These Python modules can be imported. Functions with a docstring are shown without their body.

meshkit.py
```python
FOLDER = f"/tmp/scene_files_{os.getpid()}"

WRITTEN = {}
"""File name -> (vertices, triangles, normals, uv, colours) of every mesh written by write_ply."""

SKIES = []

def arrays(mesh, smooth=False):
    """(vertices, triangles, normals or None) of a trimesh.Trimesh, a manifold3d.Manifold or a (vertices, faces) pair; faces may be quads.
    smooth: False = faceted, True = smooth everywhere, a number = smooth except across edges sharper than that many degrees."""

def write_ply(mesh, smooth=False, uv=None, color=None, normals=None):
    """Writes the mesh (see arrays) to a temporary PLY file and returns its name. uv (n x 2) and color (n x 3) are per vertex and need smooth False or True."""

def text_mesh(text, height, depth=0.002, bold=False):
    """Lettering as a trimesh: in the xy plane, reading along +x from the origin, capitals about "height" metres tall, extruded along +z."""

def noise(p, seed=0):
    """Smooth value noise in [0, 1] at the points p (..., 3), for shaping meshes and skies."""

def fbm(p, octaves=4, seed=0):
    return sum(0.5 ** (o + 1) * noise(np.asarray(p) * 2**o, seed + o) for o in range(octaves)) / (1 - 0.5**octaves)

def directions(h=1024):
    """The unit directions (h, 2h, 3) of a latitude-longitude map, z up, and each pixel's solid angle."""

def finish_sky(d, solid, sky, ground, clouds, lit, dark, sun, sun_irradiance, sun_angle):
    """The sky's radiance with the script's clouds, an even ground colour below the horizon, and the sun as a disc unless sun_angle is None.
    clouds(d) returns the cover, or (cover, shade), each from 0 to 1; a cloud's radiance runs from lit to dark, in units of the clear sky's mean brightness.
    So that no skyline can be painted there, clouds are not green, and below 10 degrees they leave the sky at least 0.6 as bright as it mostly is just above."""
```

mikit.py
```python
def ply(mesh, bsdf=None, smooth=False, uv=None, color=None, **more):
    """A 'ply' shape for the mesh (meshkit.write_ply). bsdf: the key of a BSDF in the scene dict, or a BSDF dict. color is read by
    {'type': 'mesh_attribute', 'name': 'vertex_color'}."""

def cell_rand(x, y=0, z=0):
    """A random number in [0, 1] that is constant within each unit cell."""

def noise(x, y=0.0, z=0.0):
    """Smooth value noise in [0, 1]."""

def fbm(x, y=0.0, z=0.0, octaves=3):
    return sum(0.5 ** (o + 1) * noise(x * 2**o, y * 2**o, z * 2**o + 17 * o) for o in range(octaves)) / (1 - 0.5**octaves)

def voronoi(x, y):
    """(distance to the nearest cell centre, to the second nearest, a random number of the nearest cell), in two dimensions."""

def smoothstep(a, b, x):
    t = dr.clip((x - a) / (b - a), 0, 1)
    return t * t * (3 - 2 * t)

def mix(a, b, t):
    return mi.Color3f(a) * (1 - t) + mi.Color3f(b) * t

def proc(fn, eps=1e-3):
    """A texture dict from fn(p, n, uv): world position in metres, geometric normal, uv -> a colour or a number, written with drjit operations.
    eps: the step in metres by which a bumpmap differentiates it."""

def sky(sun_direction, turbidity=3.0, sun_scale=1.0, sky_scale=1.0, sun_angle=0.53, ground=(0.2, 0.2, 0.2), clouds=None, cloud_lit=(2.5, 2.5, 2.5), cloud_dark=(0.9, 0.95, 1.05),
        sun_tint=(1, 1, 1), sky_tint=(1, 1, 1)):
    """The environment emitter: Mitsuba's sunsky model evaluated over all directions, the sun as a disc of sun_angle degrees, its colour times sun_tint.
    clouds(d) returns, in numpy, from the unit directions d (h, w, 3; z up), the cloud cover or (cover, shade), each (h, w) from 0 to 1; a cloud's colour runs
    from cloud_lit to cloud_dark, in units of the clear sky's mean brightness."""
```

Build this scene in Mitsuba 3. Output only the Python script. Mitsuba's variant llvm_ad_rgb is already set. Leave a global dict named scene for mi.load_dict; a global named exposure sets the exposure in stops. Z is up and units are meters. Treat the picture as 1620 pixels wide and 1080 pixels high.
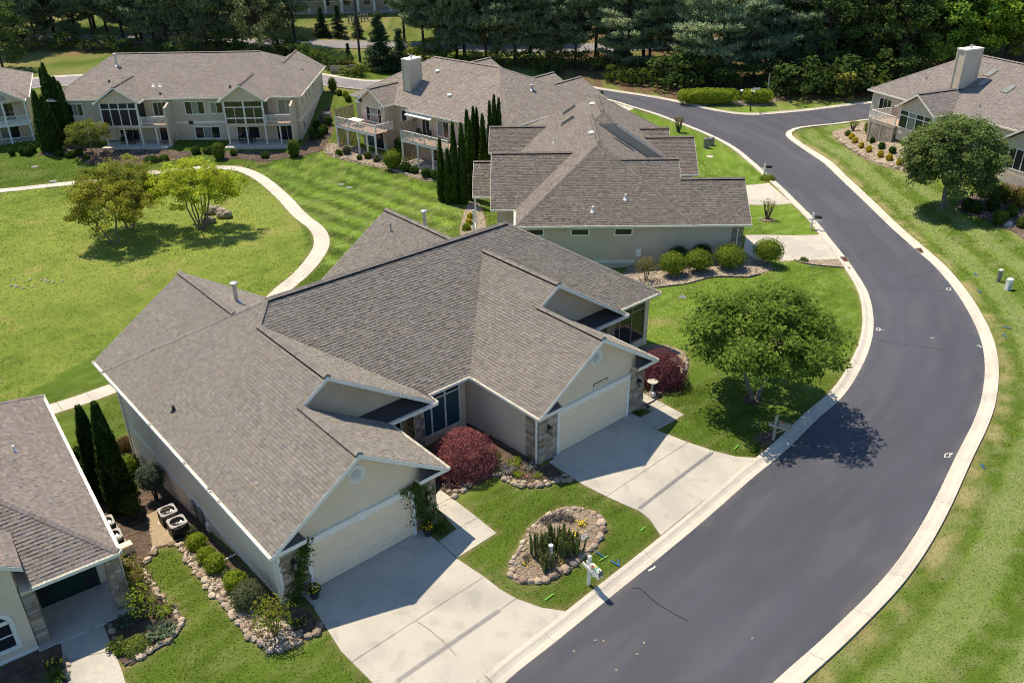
import math, random
import numpy as np, trimesh, shapely, mapbox_earcut
from shapely.geometry import Polygon, LineString, Point, MultiPolygon
from shapely.ops import unary_union
from scipy.interpolate import RBFInterpolator
from scipy.spatial import cKDTree
import mitsuba as mi, drjit as dr
import mikit, meshkit
from mikit import proc, noise, fbm, mix, smoothstep, voronoi, cell_rand

T4 = mi.ScalarTransform4f
scene, labels = {}, {}
# ---------------------------------------------------------------- camera, sky, exposure
CAM = np.array([0.0, 0.0, 25.5])
PITCH, ROLL = 0.499261, -0.012613
_fw = np.array([0, math.cos(PITCH), -math.sin(PITCH)])
_up = np.array([0, math.sin(PITCH), math.cos(PITCH)])
_up = math.cos(ROLL) * _up - math.sin(ROLL) * np.array([1.0, 0, 0])
scene['camera'] = {'type': 'perspective', 'fov': 60.94773, 'near_clip': 0.5, 'far_clip': 4000.0,
                   'to_world': T4().look_at(origin=CAM.tolist(), target=(CAM + _fw).tolist(), up=_up.tolist())}
scene['sky'] = mikit.sky([-0.307, 0.334, 0.891], turbidity=3.0, sun_scale=1.0, sky_scale=1.0)
exposure = 2.15

# ---------------------------------------------------------------- terrain
#TERRAIN
_TP = np.array([(-10,24,0),(-6,28,0),(-2,31,0),(2,34.5,0),(7,39,0),(11,43,-.3),(3,25.3,-.25),(8,29.4,-.3),(13.4,35.3,-.5),(18,40.5,-.8),(21.5,46,-1.1),
 (24,52,-1.5),(25,60,-2.0),(25.5,70,-2.7),(25.5,80,-3.3),(24,92,-3.9),(20,100,-4.1),(9,21,-.2),(17,28.7,-.35),(25,39,-.9),(29.5,50.3,-1.4),(31,62,-2.1),
 (31.5,72,-2.7),(31.5,84,-3.4),(36,97,-3.8),(45,106,-3.8),(30,30,-.3),(36,45,-.9),(40,60,-1.4),(38,75,-2.2),(41,92,-2.0),(50,80,-1.2),(60,60,-.8),(44,96,-1.4),
 (50,88,-1.3),(55,100,-1.3),(28,108,-4.2),(10,114,-4.2),(50,122,-4),(30,130,-3.4),(60,140,-2),(-13.7,28.6,-.6),(-17.6,33.1,-1.7),(-21.5,37.7,-2.6),(-16,26.6,-.4),
 (-15.4,25.2,-.15),(-17.7,23.4,-.1),(-21.2,32.7,-1.7),(-13,22.5,-.1),(-19.6,44.6,-2.9),(-12,51.1,-2.9),(-4.4,57.6,-2.6),(8.5,50.3,-.9),(3.3,56.3,-1.7),(18.5,62.7,-1.75),
 (18.5,75,-2.1),(18.3,85,-2.8),(14,60.6,-1.7),(8,60.3,-2.2),(0,61,-3.0),(-3,65,-3.5),(-3,85,-4),(-24,66,-3.1),(-15,62,-3.0),(-30,55,-3.4),(-40,60,-3.0),(-45,75,-3.4),
 (-28,80,-3.6),(-10,78,-3.8),(-50,95,-4),(-30,100,-4),(-12,97,-4),(-2,90,-4),(-65,95,-4),(-60,60,-3),(-35,40,-3),(-45,45,-2.9),(-23,112,-3),(-23,122,-1.5),
 (-35,128,-1.3),(-60,125,-1.3),(-18,108,-3.4),(-17,118,-2.2),(-20,125,-1.8),(-80,140,-1),(-40,150,-1),(0,140,-3),(0,160,-2),(-30,180,0),(-30,220,2),(60,180,0),
 (150,150,0),(-150,120,-1),(120,80,0),(100,40,0),(-120,50,-2),(40,0,.3),(-40,10,-.3),(-10,5,.2),(200,0,0),(-200,0,0),(0,300,2),(200,300,0),(-200,300,0)], float)
_RBF = RBFInterpolator(_TP[:, :2], _TP[:, 2], kernel='thin_plate_spline', smoothing=0.4)
def Tz(x, y):
    x, y = np.asarray(x, float), np.asarray(y, float)
    s = np.broadcast(x, y).shape
    p = np.stack([np.broadcast_to(x, s).ravel(), np.broadcast_to(y, s).ravel()], 1)
    z = _RBF(np.clip(p, [-200, -20], [200, 300]))
    return z.reshape(s)
#END
def tz(x, y):
    return float(Tz(x, y))

# ---------------------------------------------------------------- mesh helpers
class Frame:
    def __init__(self, x, y, yaw_deg, z=0.0):
        a = math.radians(yaw_deg); self.o = np.array([x, y, z]); self.yaw = a
        self.R = np.array([[math.cos(a), -math.sin(a), 0], [math.sin(a), math.cos(a), 0], [0, 0, 1]])
    def w(self, v):
        return np.asarray(v, float) @ self.R.T + self.o
WORLD = Frame(0, 0, 0)
BOXF = np.array([[0,2,1],[0,3,2],[4,5,6],[4,6,7],[0,1,5],[0,5,4],[1,2,6],[1,6,5],[2,3,7],[2,7,6],[3,0,4],[3,4,7]])

class M:
    def __init__(self): self.v, self.f, self.c, self.n = [], [], [], 0
    def add(self, v, f, c=None):
        v, f = np.asarray(v, float).reshape(-1, 3), np.asarray(f, int).reshape(-1, 3)
        self.v.append(v); self.f.append(f + self.n); self.n += len(v)
        if c is not None: self.c.append(np.broadcast_to(np.asarray(c, float), (len(v), 3)))
        return self
    def hexa(self, b, c=None):
        return self.add(b, BOXF, c)
    def box(self, x0, y0, z0, x1, y1, z1, c=None):
        return self.hexa([(x0,y0,z0),(x1,y0,z0),(x1,y1,z0),(x0,y1,z0),(x0,y0,z1),(x1,y0,z1),(x1,y1,z1),(x0,y1,z1)], c)
    def rbox(self, x0, y0, z0, x1, y1, z1, r=0.02):          # box with chamfered vertical edges and top
        X, Y = [x0+r,x1-r,x1,x1,x1-r,x0+r,x0,x0], [y0,y0,y0+r,y1-r,y1,y1,y1-r,y0+r]
        lo = np.c_[X, Y, [z0]*8]; hi = np.c_[X, Y, [z1-r]*8]
        cx, cy = (x0+x1)/2, (y0+y1)/2
        k = np.array([1-2*r/(x1-x0), 1-2*r/(y1-y0)])
        top = np.c_[cx+(np.array(X)-cx)*k[0], cy+(np.array(Y)-cy)*k[1], [z1]*8]
        v = np.vstack([lo, hi, top]); f = []
        for L in (0, 8):
            for i in range(8):
                j = (i+1) % 8; f += [(L+i, L+j, L+8+j), (L+i, L+8+j, L+8+i)]
        f += [(16, 16+i, 17+i) for i in range(1, 7)]
        return self.add(v, f)
    def obox(self, P, t, u0, u1, z0, z1, d0, d1, c=None):    # box against a wall: u along t, d outward
        t = np.array([t[0], t[1], 0.0]); n = np.array([t[1], -t[0], 0.0]); P = np.array([P[0], P[1], 0.0])
        q = lambda u, d, z: P + t*u + n*d + np.array([0, 0, z])
        return self.hexa([q(u0,d1,z0),q(u1,d1,z0),q(u1,d0,z0),q(u0,d0,z0),q(u0,d1,z1),q(u1,d1,z1),q(u1,d0,z1),q(u0,d0,z1)], c)
    def beam(self, p, q, w, h, c=None):                      # w across (level), h down from the line p-q
        p, q = np.array(p, float), np.array(q, float); d = q - p
        s = np.cross(d, [0, 0, 1.0])
        s = s/np.linalg.norm(s)*w/2 if np.linalg.norm(s) > 1e-6 else np.array([w/2, 0, 0])
        if abs(d[2]) > 0.999*np.linalg.norm(d):
            e = np.array([0, h/2, 0]); b = [p-s-e, p+s-e, p+s+e, p-s+e]; t = [q-s-e, q+s-e, q+s+e, q-s+e]
            return self.hexa(b + t, c)
        z = np.array([0, 0, h])
        return self.hexa([p-s-z, p+s-z, q+s-z, q-s-z, p-s, p+s, q+s, q-s], c)
    def tube(self, pts, r, n=6, cap=True, c=None):
        p = np.asarray(pts, float); k = len(p); r = np.broadcast_to(np.asarray(r, float), (k,))
        d = np.gradient(p, axis=0); d /= np.linalg.norm(d, axis=1, keepdims=True)+1e-12
        ref = np.array([0, 0, 1.0]) if abs(d[:, 2]).mean() < .8 else np.array([1.0, 0.3, 0])
        a = np.cross(d, ref); a /= np.linalg.norm(a, axis=1, keepdims=True)+1e-12
        b = np.cross(d, a); t = np.arange(n)*2*np.pi/n
        v = (p[:, None] + r[:, None, None]*(np.cos(t)[None, :, None]*a[:, None] - np.sin(t)[None, :, None]*b[:, None])).reshape(-1, 3)
        f = []
        for i in range(k-1):
            for j in range(n):
                m = (j+1) % n; f += [(i*n+j, (i+1)*n+m, i*n+m), (i*n+j, (i+1)*n+j, (i+1)*n+m)]
        if cap:
            f += [(0, j, j+1) for j in range(1, n-1)] + [((k-1)*n, (k-1)*n+j+1, (k-1)*n+j) for j in range(1, n-1)]
        return self.add(v, f, c)
    def poly(self, coords, zt, zb, c=None):                  # prism over a plan polygon; zt, zb numbers or functions of (x, y)
        P = coords if isinstance(coords, Polygon) else Polygon(coords)
        P = shapely.geometry.polygon.orient(P)
        rings = [np.array(P.exterior.coords)[:-1]] + [np.array(i.coords)[:-1] for i in P.interiors]
        xy = np.vstack(rings); ends = np.cumsum([len(r) for r in rings]).astype(np.uint32)
        tri = mapbox_earcut.triangulate_float64(xy, ends).reshape(-1, 3).astype(int)
        a, b = xy[tri[:, 1]]-xy[tri[:, 0]], xy[tri[:, 2]]-xy[tri[:, 0]]
        flip = (a[:, 0]*b[:, 1]-a[:, 1]*b[:, 0]) < 0; tri[flip] = tri[flip][:, ::-1]
        ev = lambda z: np.asarray(z(xy[:, 0], xy[:, 1]) if callable(z) else np.full(len(xy), float(z)))
        top, bot, n, f, at = ev(zt), ev(zb), len(xy), [], 0
        for r in rings:
            for i in range(len(r)):
                a, b = at+i, at+(i+1) % len(r); f += [(n+a, n+b, b), (n+a, b, a)]
            at += len(r)
        return self.add(np.vstack([np.c_[xy, top], np.c_[xy, bot]]), np.vstack([tri, tri[:, ::-1]+n, np.array(f)]), c)
    def done(self, F=WORLD):
        v = F.w(np.vstack(self.v)); return trimesh.Trimesh(v, np.vstack(self.f), process=False), (np.vstack(self.c) if self.c else None)

_count = {}
def num(key):
    k = _count.get(key, -1) + 1; _count[key] = k
    return key if k == 0 else f'{key}_{k:03d}'
def put(key, m, bsdf, F=WORLD, smooth=False):                # one entry of the scene; a repeat gets the next number
    key = key if (key in labels and key not in scene) else num(key)
    mesh, col = m.done(F) if isinstance(m, M) else m
    if col is not None and smooth not in (False, True): smooth = True
    scene[key] = mikit.ply(mesh, bsdf, smooth=smooth, color=col)
    return key
def thing(name, label, cat, group=None, kind=None):
    key = num(name)
    tag(key, label, cat, group, kind); return key
def tag(key, label=None, cat=None, group=None, kind=None):
    d = labels.setdefault(key, {})
    for k, v in (('label', label), ('category', cat), ('group', group), ('kind', kind)):
        if v: d[k] = v
def R3(seed): return np.random.default_rng(int(abs(seed)*1000) % 2147483647)
def leveled(F, z): F.o[2] = z; return F

def drape(poly, off, step=1.0):
    """A plan polygon laid on the terrain as one sheet; the cells of a square grid keep it on the ground."""
    polys = list(poly.geoms) if hasattr(poly, 'geoms') else [poly]
    V, Fc, at = [], [], 0
    for P in polys:
        x0, y0, x1, y1 = P.bounds
        gx, gy = np.arange(math.floor(x0/step), math.ceil(x1/step)), np.arange(math.floor(y0/step), math.ceil(y1/step))
        cx, cy = [g.ravel()*step for g in np.meshgrid(gx, gy)]
        for g in shapely.intersection(shapely.box(cx, cy, cx+step, cy+step), P):
            for q in (g.geoms if hasattr(g, 'geoms') else [g]):
                if q.geom_type != 'Polygon' or q.area < 1e-6: continue
                q = shapely.geometry.polygon.orient(q); rings = [np.array(q.exterior.coords)[:-1]] + [np.array(i.coords)[:-1] for i in q.interiors]
                xy = np.vstack(rings)
                t = mapbox_earcut.triangulate_float64(xy, np.cumsum([len(r) for r in rings]).astype(np.uint32)).reshape(-1, 3).astype(int)
                a, b = xy[t[:, 1]]-xy[t[:, 0]], xy[t[:, 2]]-xy[t[:, 0]]
                fl = (a[:, 0]*b[:, 1]-a[:, 1]*b[:, 0]) < 0; t[fl] = t[fl][:, ::-1]
                V.append(xy); Fc.append(t+at); at += len(xy)
    xy = np.vstack(V)
    return np.c_[xy, Tz(xy[:, 0], xy[:, 1])+off], np.vstack(Fc)
def resample(pts, step, smooth=True):
    p = np.asarray(pts, float)
    if smooth and len(p) > 2:                                # Catmull-Rom
        q = np.vstack([2*p[0]-p[1], p, 2*p[-1]-p[-2]]); out = []
        for i in range(1, len(q)-2):
            for t in np.linspace(0, 1, 12, endpoint=False):
                a, b, c, d = q[i-1:i+3]
                out.append(.5*(2*b+(c-a)*t+(2*a-5*b+4*c-d)*t*t+(3*b-a-3*c+d)*t**3))
        p = np.array(out+[p[-1]])
    s = np.r_[0, np.cumsum(np.linalg.norm(np.diff(p, axis=0), axis=1))]
    n = max(2, int(round(s[-1]/step))+1); u = np.linspace(0, s[-1], n)
    return np.stack([np.interp(u, s, p[:, k]) for k in range(p.shape[1])], 1)
def normals2(p):
    d = np.gradient(p, axis=0); d /= np.linalg.norm(d, axis=1, keepdims=True)+1e-12
    return np.stack([-d[:, 1], d[:, 0]], 1)                  # to the left of the way
def closed_curve(pts, step):
    p = np.asarray(pts, float)
    q = resample(np.vstack([p[-2:], p, p[:2]]), step*.3); n = len(q)
    a = np.argmin(np.linalg.norm(q[:n//2]-p[0], axis=1)); b = n//2+np.argmin(np.linalg.norm(q[n//2:]-p[0], axis=1))
    return Polygon(resample(q[a:b+1], step, False)[:-1]).buffer(0)

# ---------------------------------------------------------------- materials
VC = {'type': 'mesh_attribute', 'name': 'vertex_color'}
def mat(name, col, rough=.8, spec=.3, bump=None, bscale=.002, metallic=0.0, eps=1e-3, two=True, **more):
    c = {'type': 'rgb', 'value': list(col)} if isinstance(col, (tuple, list)) else col
    b = {'type': 'principled', 'base_color': c, 'roughness': rough, 'specular': spec, 'metallic': metallic, **more}
    if bump is not None: b = {'type': 'bumpmap', 'scale': bscale, 'tex': proc(bump, eps), 'bsdf': b}
    scene[name] = {'type': 'twosided', 'bsdf': b} if two else b
    return name
def leafmat(name, trans=.7, rough=.55):
    scene[name] = {'type': 'principledthin', 'base_color': VC, 'roughness': rough, 'diff_trans': trans, 'eta': 1.35}
    return name
mat('shingle_mat', VC, .92, .15)
mat('stucco', proc(lambda p, n, uv: mi.Color3f(.72, .60, .44)*(.90+.20*fbm(p.x*1.3, p.y*1.3, p.z*1.1, 4))*(.97+.06*noise(p.x*23, p.y*23, p.z*23))), .9, .2,
    lambda p, n, uv: noise(p.x*60, p.y*60, p.z*60), .004, eps=.004)
mat('stucco_tan', proc(lambda p, n, uv: mi.Color3f(.57, .485, .365)*(.92+.16*fbm(p.x*.8, p.y*.8, p.z*.7, 4))), .9, .2)
mat('stucco_grey', proc(lambda p, n, uv: mi.Color3f(.56, .49, .375)*(.92+.16*fbm(p.x*.9, p.y*.9, p.z*.8, 4))), .9, .2)
mat('trim_white', (.76, .74, .67), .55, .4)
mat('gutter_white', (.78, .76, .68), .45, .5)
mat('soffit', (.60, .55, .46), .8, .2)
mat('door_cream', proc(lambda p, n, uv: mi.Color3f(.80, .655, .46)*(.95+.1*fbm(p.x*2, p.y*2, p.z*9, 3))), .6, .4)
mat('concrete', proc(lambda p, n, uv: mix((.43, .418, .362), (.355, .35, .31), smoothstep(.38, .72, fbm(p.x*.55, p.y*.55, p.z, 5)))*(.93+.14*noise(p.x*31, p.y*31, p.z*31))*(1-.13*smoothstep(.58, .80, fbm(p.x*1.9+7, p.y*1.9, 3.1, 4)))), .9, .2,
    lambda p, n, uv: noise(p.x*45, p.y*45, p.z*45), .003, eps=.006)
mat('kerb_concrete', proc(lambda p, n, uv: mix((.50, .472, .40), (.42, .40, .345), smoothstep(.35, .75, fbm(p.x*.8, p.y*.8, p.z, 5)))*(.92+.16*noise(p.x*27, p.y*27, p.z*27))), .9, .2,
    lambda p, n, uv: noise(p.x*40, p.y*40, p.z*40), .004, eps=.006)
def _asph(p, n, uv):
    a = fbm(p.x*.22, p.y*.22, 1.7, 4); b = fbm(p.x*1.7+3, p.y*.9, 5.1, 4); g = noise(p.x*38, p.y*38, p.z*38)
    c = mix((.051, .056, .070), (.060, .065, .081), smoothstep(.3, .7, a))
    c = mix(c, (.082, .083, .090), .38*smoothstep(.52, .80, b))
    lit = smoothstep(.80, .86, fbm(p.x*5+9, p.y*2.3, 2.2, 3))
    return mix(c*(.86+.28*g), (.10, .10, .105), .35*lit)
mat('asphalt', VC, .78, .35, lambda p, n, uv: noise(p.x*55, p.y*55, p.z*55), .006, eps=.006)
mat('old_asphalt', proc(lambda p, n, uv: mi.Color3f(.19, .188, .195)*(.85+.3*fbm(p.x*.4, p.y*.4, 2, 4))), .9, .2)
mat('tar', (.018, .018, .021), .6, .3)
mat('soil', VC, .95, .1)
mat('ground_mat', VC, .95, .1, lambda p, n, uv: fbm(p.x*14, p.y*14, p.z*14, 3), .035, eps=.02)
mat('stone_mat', VC, .88, .2, lambda p, n, uv: fbm(p.x*22, p.y*22, p.z*22, 3), .02, eps=.006)
mat('grass_mat', VC, .8, .15)
mat('bark', proc(lambda p, n, uv: mix((.13, .105, .085), (.06, .05, .042), fbm(p.x*9, p.y*9, p.z*2.2, 4))), .95, .1)
mat('bark_grey', proc(lambda p, n, uv: mix((.24, .21, .18), (.12, .10, .085), fbm(p.x*11, p.y*11, p.z*3, 4))), .95, .1)
mat('pine_bark', proc(lambda p, n, uv: mix((.085, .068, .056), (.042, .035, .032), fbm(p.x*6, p.y*6, p.z*1.6, 4))), .95, .1)
mat('wood_grey', proc(lambda p, n, uv: mix((.42, .38, .31), (.29, .26, .21), fbm(p.x*7, p.y*7, p.z*1.5, 4))), .9, .2)
mat('wood_tan', proc(lambda p, n, uv: mix((.36, .30, .20), (.26, .21, .14), fbm(p.x*8, p.y*8, p.z*1.2, 4))), .9, .2)
mat('deck_wood', proc(lambda p, n, uv: mix((.44, .30, .22), (.36, .25, .19), fbm(p.x*4, p.y*4, p.z*4, 3))), .9, .2)
mat('glass_dark', (.020, .024, .028), .04, .5, eta=None) if False else mat('glass_dark', (.018, .022, .026), .05, .6)
mat('glass_teal', (.035, .085, .095), .08, .6)
mat('glass_curtain', (.20, .22, .20), .12, .6)
mat('screen_dark', (.022, .022, .024), .5, .3)
mat('door_green', (.008, .035, .026), .3, .5)
mat('black_metal', (.02, .02, .022), .4, .5)
mat('grey_metal', (.22, .225, .225), .45, .5, metallic=.4)
mat('galvanised', (.52, .54, .55), .35, .5, metallic=.7)
mat('grate_grey', (.17, .175, .19), .5, .4)
mat('white_plastic', (.70, .70, .66), .5, .5)
mat('light_plastic', (.78, .79, .76), .35, .5)
mat('coloured', VC, .7, .3)
mat('paint_white', (.58, .57, .53), .8, .2); mat('paint_blue', (.03, .11, .30), .8, .2); mat('paint_green', (.12, .38, .06), .8, .2)
leafmat('leaf', 1.0, .45); leafmat('needle', 1.1, .5); leafmat('petal', .5)

# ---------------------------------------------------------------- paving lines (plan coordinates)
K_IN = [(-2.47, 18.88), (-0.42, 21.45), (1.53, 23.42), (3.74, 25.64), (5.72, 27.55), (8.63, 30.46), (11.51, 33.51), (13.67, 35.76), (16.26, 38.79), (18.55, 41.36), (20.55, 44.3), (22.56, 47.85), (24.28, 51.81), (25.77, 56.76), (26.63, 62.49), (27.31, 69.42), (27.63, 73.24), (27.89, 80.43), (27.84, 88.9), (27.7, 96.43), (27.02, 102.49), (25.05, 108.05), (22.64, 113.25), (20.06, 118.01), (17.13, 121.89), (14.15, 125.51), (8.79, 129.24), (1.42, 131.61)]
K_OUT = [(6.37, 18.86), (9.16, 21.41), (12.17, 23.93), (15.57, 27.07), (18.65, 30.67), (22.27, 35.54), (24.72, 38.81), (26.43, 41.41), (28.33, 44.91), (29.78, 48.32), (30.9, 51.9), (31.94, 56.32), (32.72, 61.43), (32.99, 66.32), (33.25, 71.97), (33.86, 80.5), (34.23, 87.86), (34.84, 96.23), (34.6, 102.53), (34.48, 106.56), (34.77, 108.42), (35.55, 110.02), (37.08, 111.65), (39.47, 112.76), (41.97, 113.35), (44.85, 114.08), (47.9, 114.34), (52.97, 113.06), (62.72, 108.82)]
K_FAR = [(1.51, 138.73), (9.08, 133.87), (14.41, 129.93), (17.85, 127.68), (21.16, 125.32), (24.29, 122.64), (27.25, 119.71), (30.3, 117.85), (32.77, 117.42), (35.51, 118.07), (38.34, 118.94), (41.2, 119.84), (44.37, 120.82), (47.42, 121.59), (50.84, 121.94), (56.54, 121.75), (68.44, 119.96)]
ki, ko, kf = resample(K_IN, .5), resample(K_OUT, .5), resample(K_FAR, .5)
road_poly = Polygon(np.vstack([ki, kf[:1], kf, ko[::-1]])).buffer(0)
if hasattr(road_poly, 'geoms'): road_poly = max(road_poly.geoms, key=lambda g: g.area)
D1 = [(-7.89, 24.99), (-6.47, 22.84), (-5.11, 21.42), (-3.85, 20.1), (-1.71, 20.89), (-1.44, 21.44), (1.98, 24.93), (1.01, 25.11), (0.05, 25.53), (-0.64, 26.05), (-1.23, 26.67), (-2.45, 27.75), (-3.29, 28.78), (-4.23, 29.14)]
D2 = [(1.71, 34.42), (3.27, 32.65), (4.37, 31.77), (5.63, 30.9), (6.05, 30.41), (6.39, 29.32), (12.14, 35.09), (11.03, 35.14), (10.04, 35.5), (8.82, 36.14), (7.41, 37.06), (6.58, 38.08), (6.02, 38.36)]
W1 = [(-3.61, 31.3), (-3.71, 32.19), (-3.44, 32.51), (-0.79, 29.33), (-2.41, 27.78), (-3.27, 28.8), (-2.54, 29.59)]
W2 = [(6.81, 39.28), (7.12, 40.77), (9.07, 38.59), (7.43, 37.09), (6.6, 38.12), (7.42, 38.83)]
W3 = [(-17.22, 23.55), (-16.04, 24.56), (-14.38, 22.21), (-13.67, 21.09), (-15.74, 21.09)]
D3 = [(19.94, 68.95), (26.95, 70.46), (26.63, 63.97), (22.49, 63.24), (21.16, 62.82), (21.31, 65.14), (19.36, 62.64), (18.7, 64.79)]
D4 = [(23.08, 85.37), (26.88, 87.11), (27.22, 80.02), (22.25, 78.2), (21.35, 78.24)]
D5 = [(10.62, 123.06), (14.05, 124.56), (17.23, 120.65), (15.4, 118.35), (12.69, 121.5)]
PATH_A = [(-25.32, 47.23), (-26.76, 45.92), (-28.2, 44.78), (-29.8, 43.37), (-31.8, 41.59)]
PATH_B = [(-18.09, 59.23), (-17.76, 60.93), (-16.89, 64.03), (-16.47, 67.85), (-16.6, 71.32), (-17.73, 75.09), (-20.27, 79.41), (-23.43, 85.7), (-27.26, 92.16), (-30.37, 95.51), (-32.68, 96.11), (-36.11, 95.68), (-39.61, 94.49), (-42.3, 93.24), (-45.82, 91.65), (-49.39, 90.44), (-54.04, 88.9), (-57.48, 87.83)]
FAR_ROAD = [(-107.39, 162.48), (-83.42, 161.81), (-68.03, 159.69), (-51.89, 157.45), (-36.5, 156.93), (-26.67, 156.78), (-11.43, 157.24), (2.83, 156.84), (17.08, 156.77), (30.3, 157.26), (49.3, 158.69), (76.57, 158.28)]
LEFT_ROAD = [(-78.2, 127.01), (-72.28, 127.92), (-68.21, 129.03), (-64.7, 129.43), (-60.42, 130.23), (-55.77, 132.64), (-48.36, 135.87), (-38.52, 134.74), (-30.16, 131.01), (-24.07, 127.76), (-18.6, 127.38), (-9.87, 132.36), (1.46, 135.5)]
pave = [road_poly]
def ribbon(p, half): return LineString(p).buffer(half, cap_style=2)

# ---------------------------------------------------------------- kerbs, road, drives, walks
def strip_mesh(line, offs, zs, c=None):
    """A profile swept along a line in plan: offs to the left, zs above the terrain of the line."""
    nl = normals2(line); k = len(offs)
    P = line[:, None] + nl[:, None]*np.asarray(offs)[None, :, None]
    z = Tz(P[..., 0], P[..., 1]) + np.asarray(zs)
    v = np.concatenate([P, z[..., None]], -1).reshape(-1, 3); n = len(line)
    i, j = [g.ravel() for g in np.meshgrid(np.arange(n-1), np.arange(k-1), indexing='ij')]
    a, b, cc, d = i*k+j, (i+1)*k+j, (i+1)*k+j+1, i*k+j+1
    f = np.vstack([np.c_[a, cc, b], np.c_[a, d, cc]])
    e = np.array([[0, t, t+1] for t in range(1, k-1)]); f = np.vstack([f, e[:, ::-1], e+(n-1)*k])
    m = M().add(v, f, c); mm, cc2 = m.done(); 
    if mm.face_normals[:, 2].mean() < 0: mm.invert()
    return mm, cc2
def kerb(name, line, side, width=.66):
    line = line if side > 0 else line
    key = thing(name, 'pale concrete kerb and gutter', 'kerb', kind='structure')
    s = np.linalg.norm(np.diff(line, axis=0), axis=1).sum(); n = max(1, int(s/3.05)); fine = resample(line, .25, False); cuts = np.linspace(0, len(fine)-1, n+1).astype(int)
    o = side*np.array([0, 0, .30, .42, .52, width, width])*1.0; z = [-.15, .022, .012, .05, .10, .105, -.15]
    for a, b in zip(cuts[:-1], cuts[1:]):
        g = fine[a:b+1].copy()
        if len(g) < 2: continue
        d0, d1 = g[1]-g[0], g[-1]-g[-2]
        g[0] += d0/np.linalg.norm(d0)*.008; g[-1] -= d1/np.linalg.norm(d1)*.008
        put(key+'__segment', strip_mesh(g, o, z), 'kerb_concrete')
    pave.append(Polygon(np.vstack([line, (line+normals2(line)*side*width)[::-1]])).buffer(0))
    return key
v, f = drape(road_poly, .012, .35)
_d1, _i1 = cKDTree(ki).query(v[:, :2]); _d2 = cKDTree(np.vstack([ko, kf])).query(v[:, :2])[0]; _s = _i1*.5
_w = lambda a, b, o, sd: meshkit.fbm(np.stack([_s*a, _d1*b, _s*0], -1), o, sd)
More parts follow.
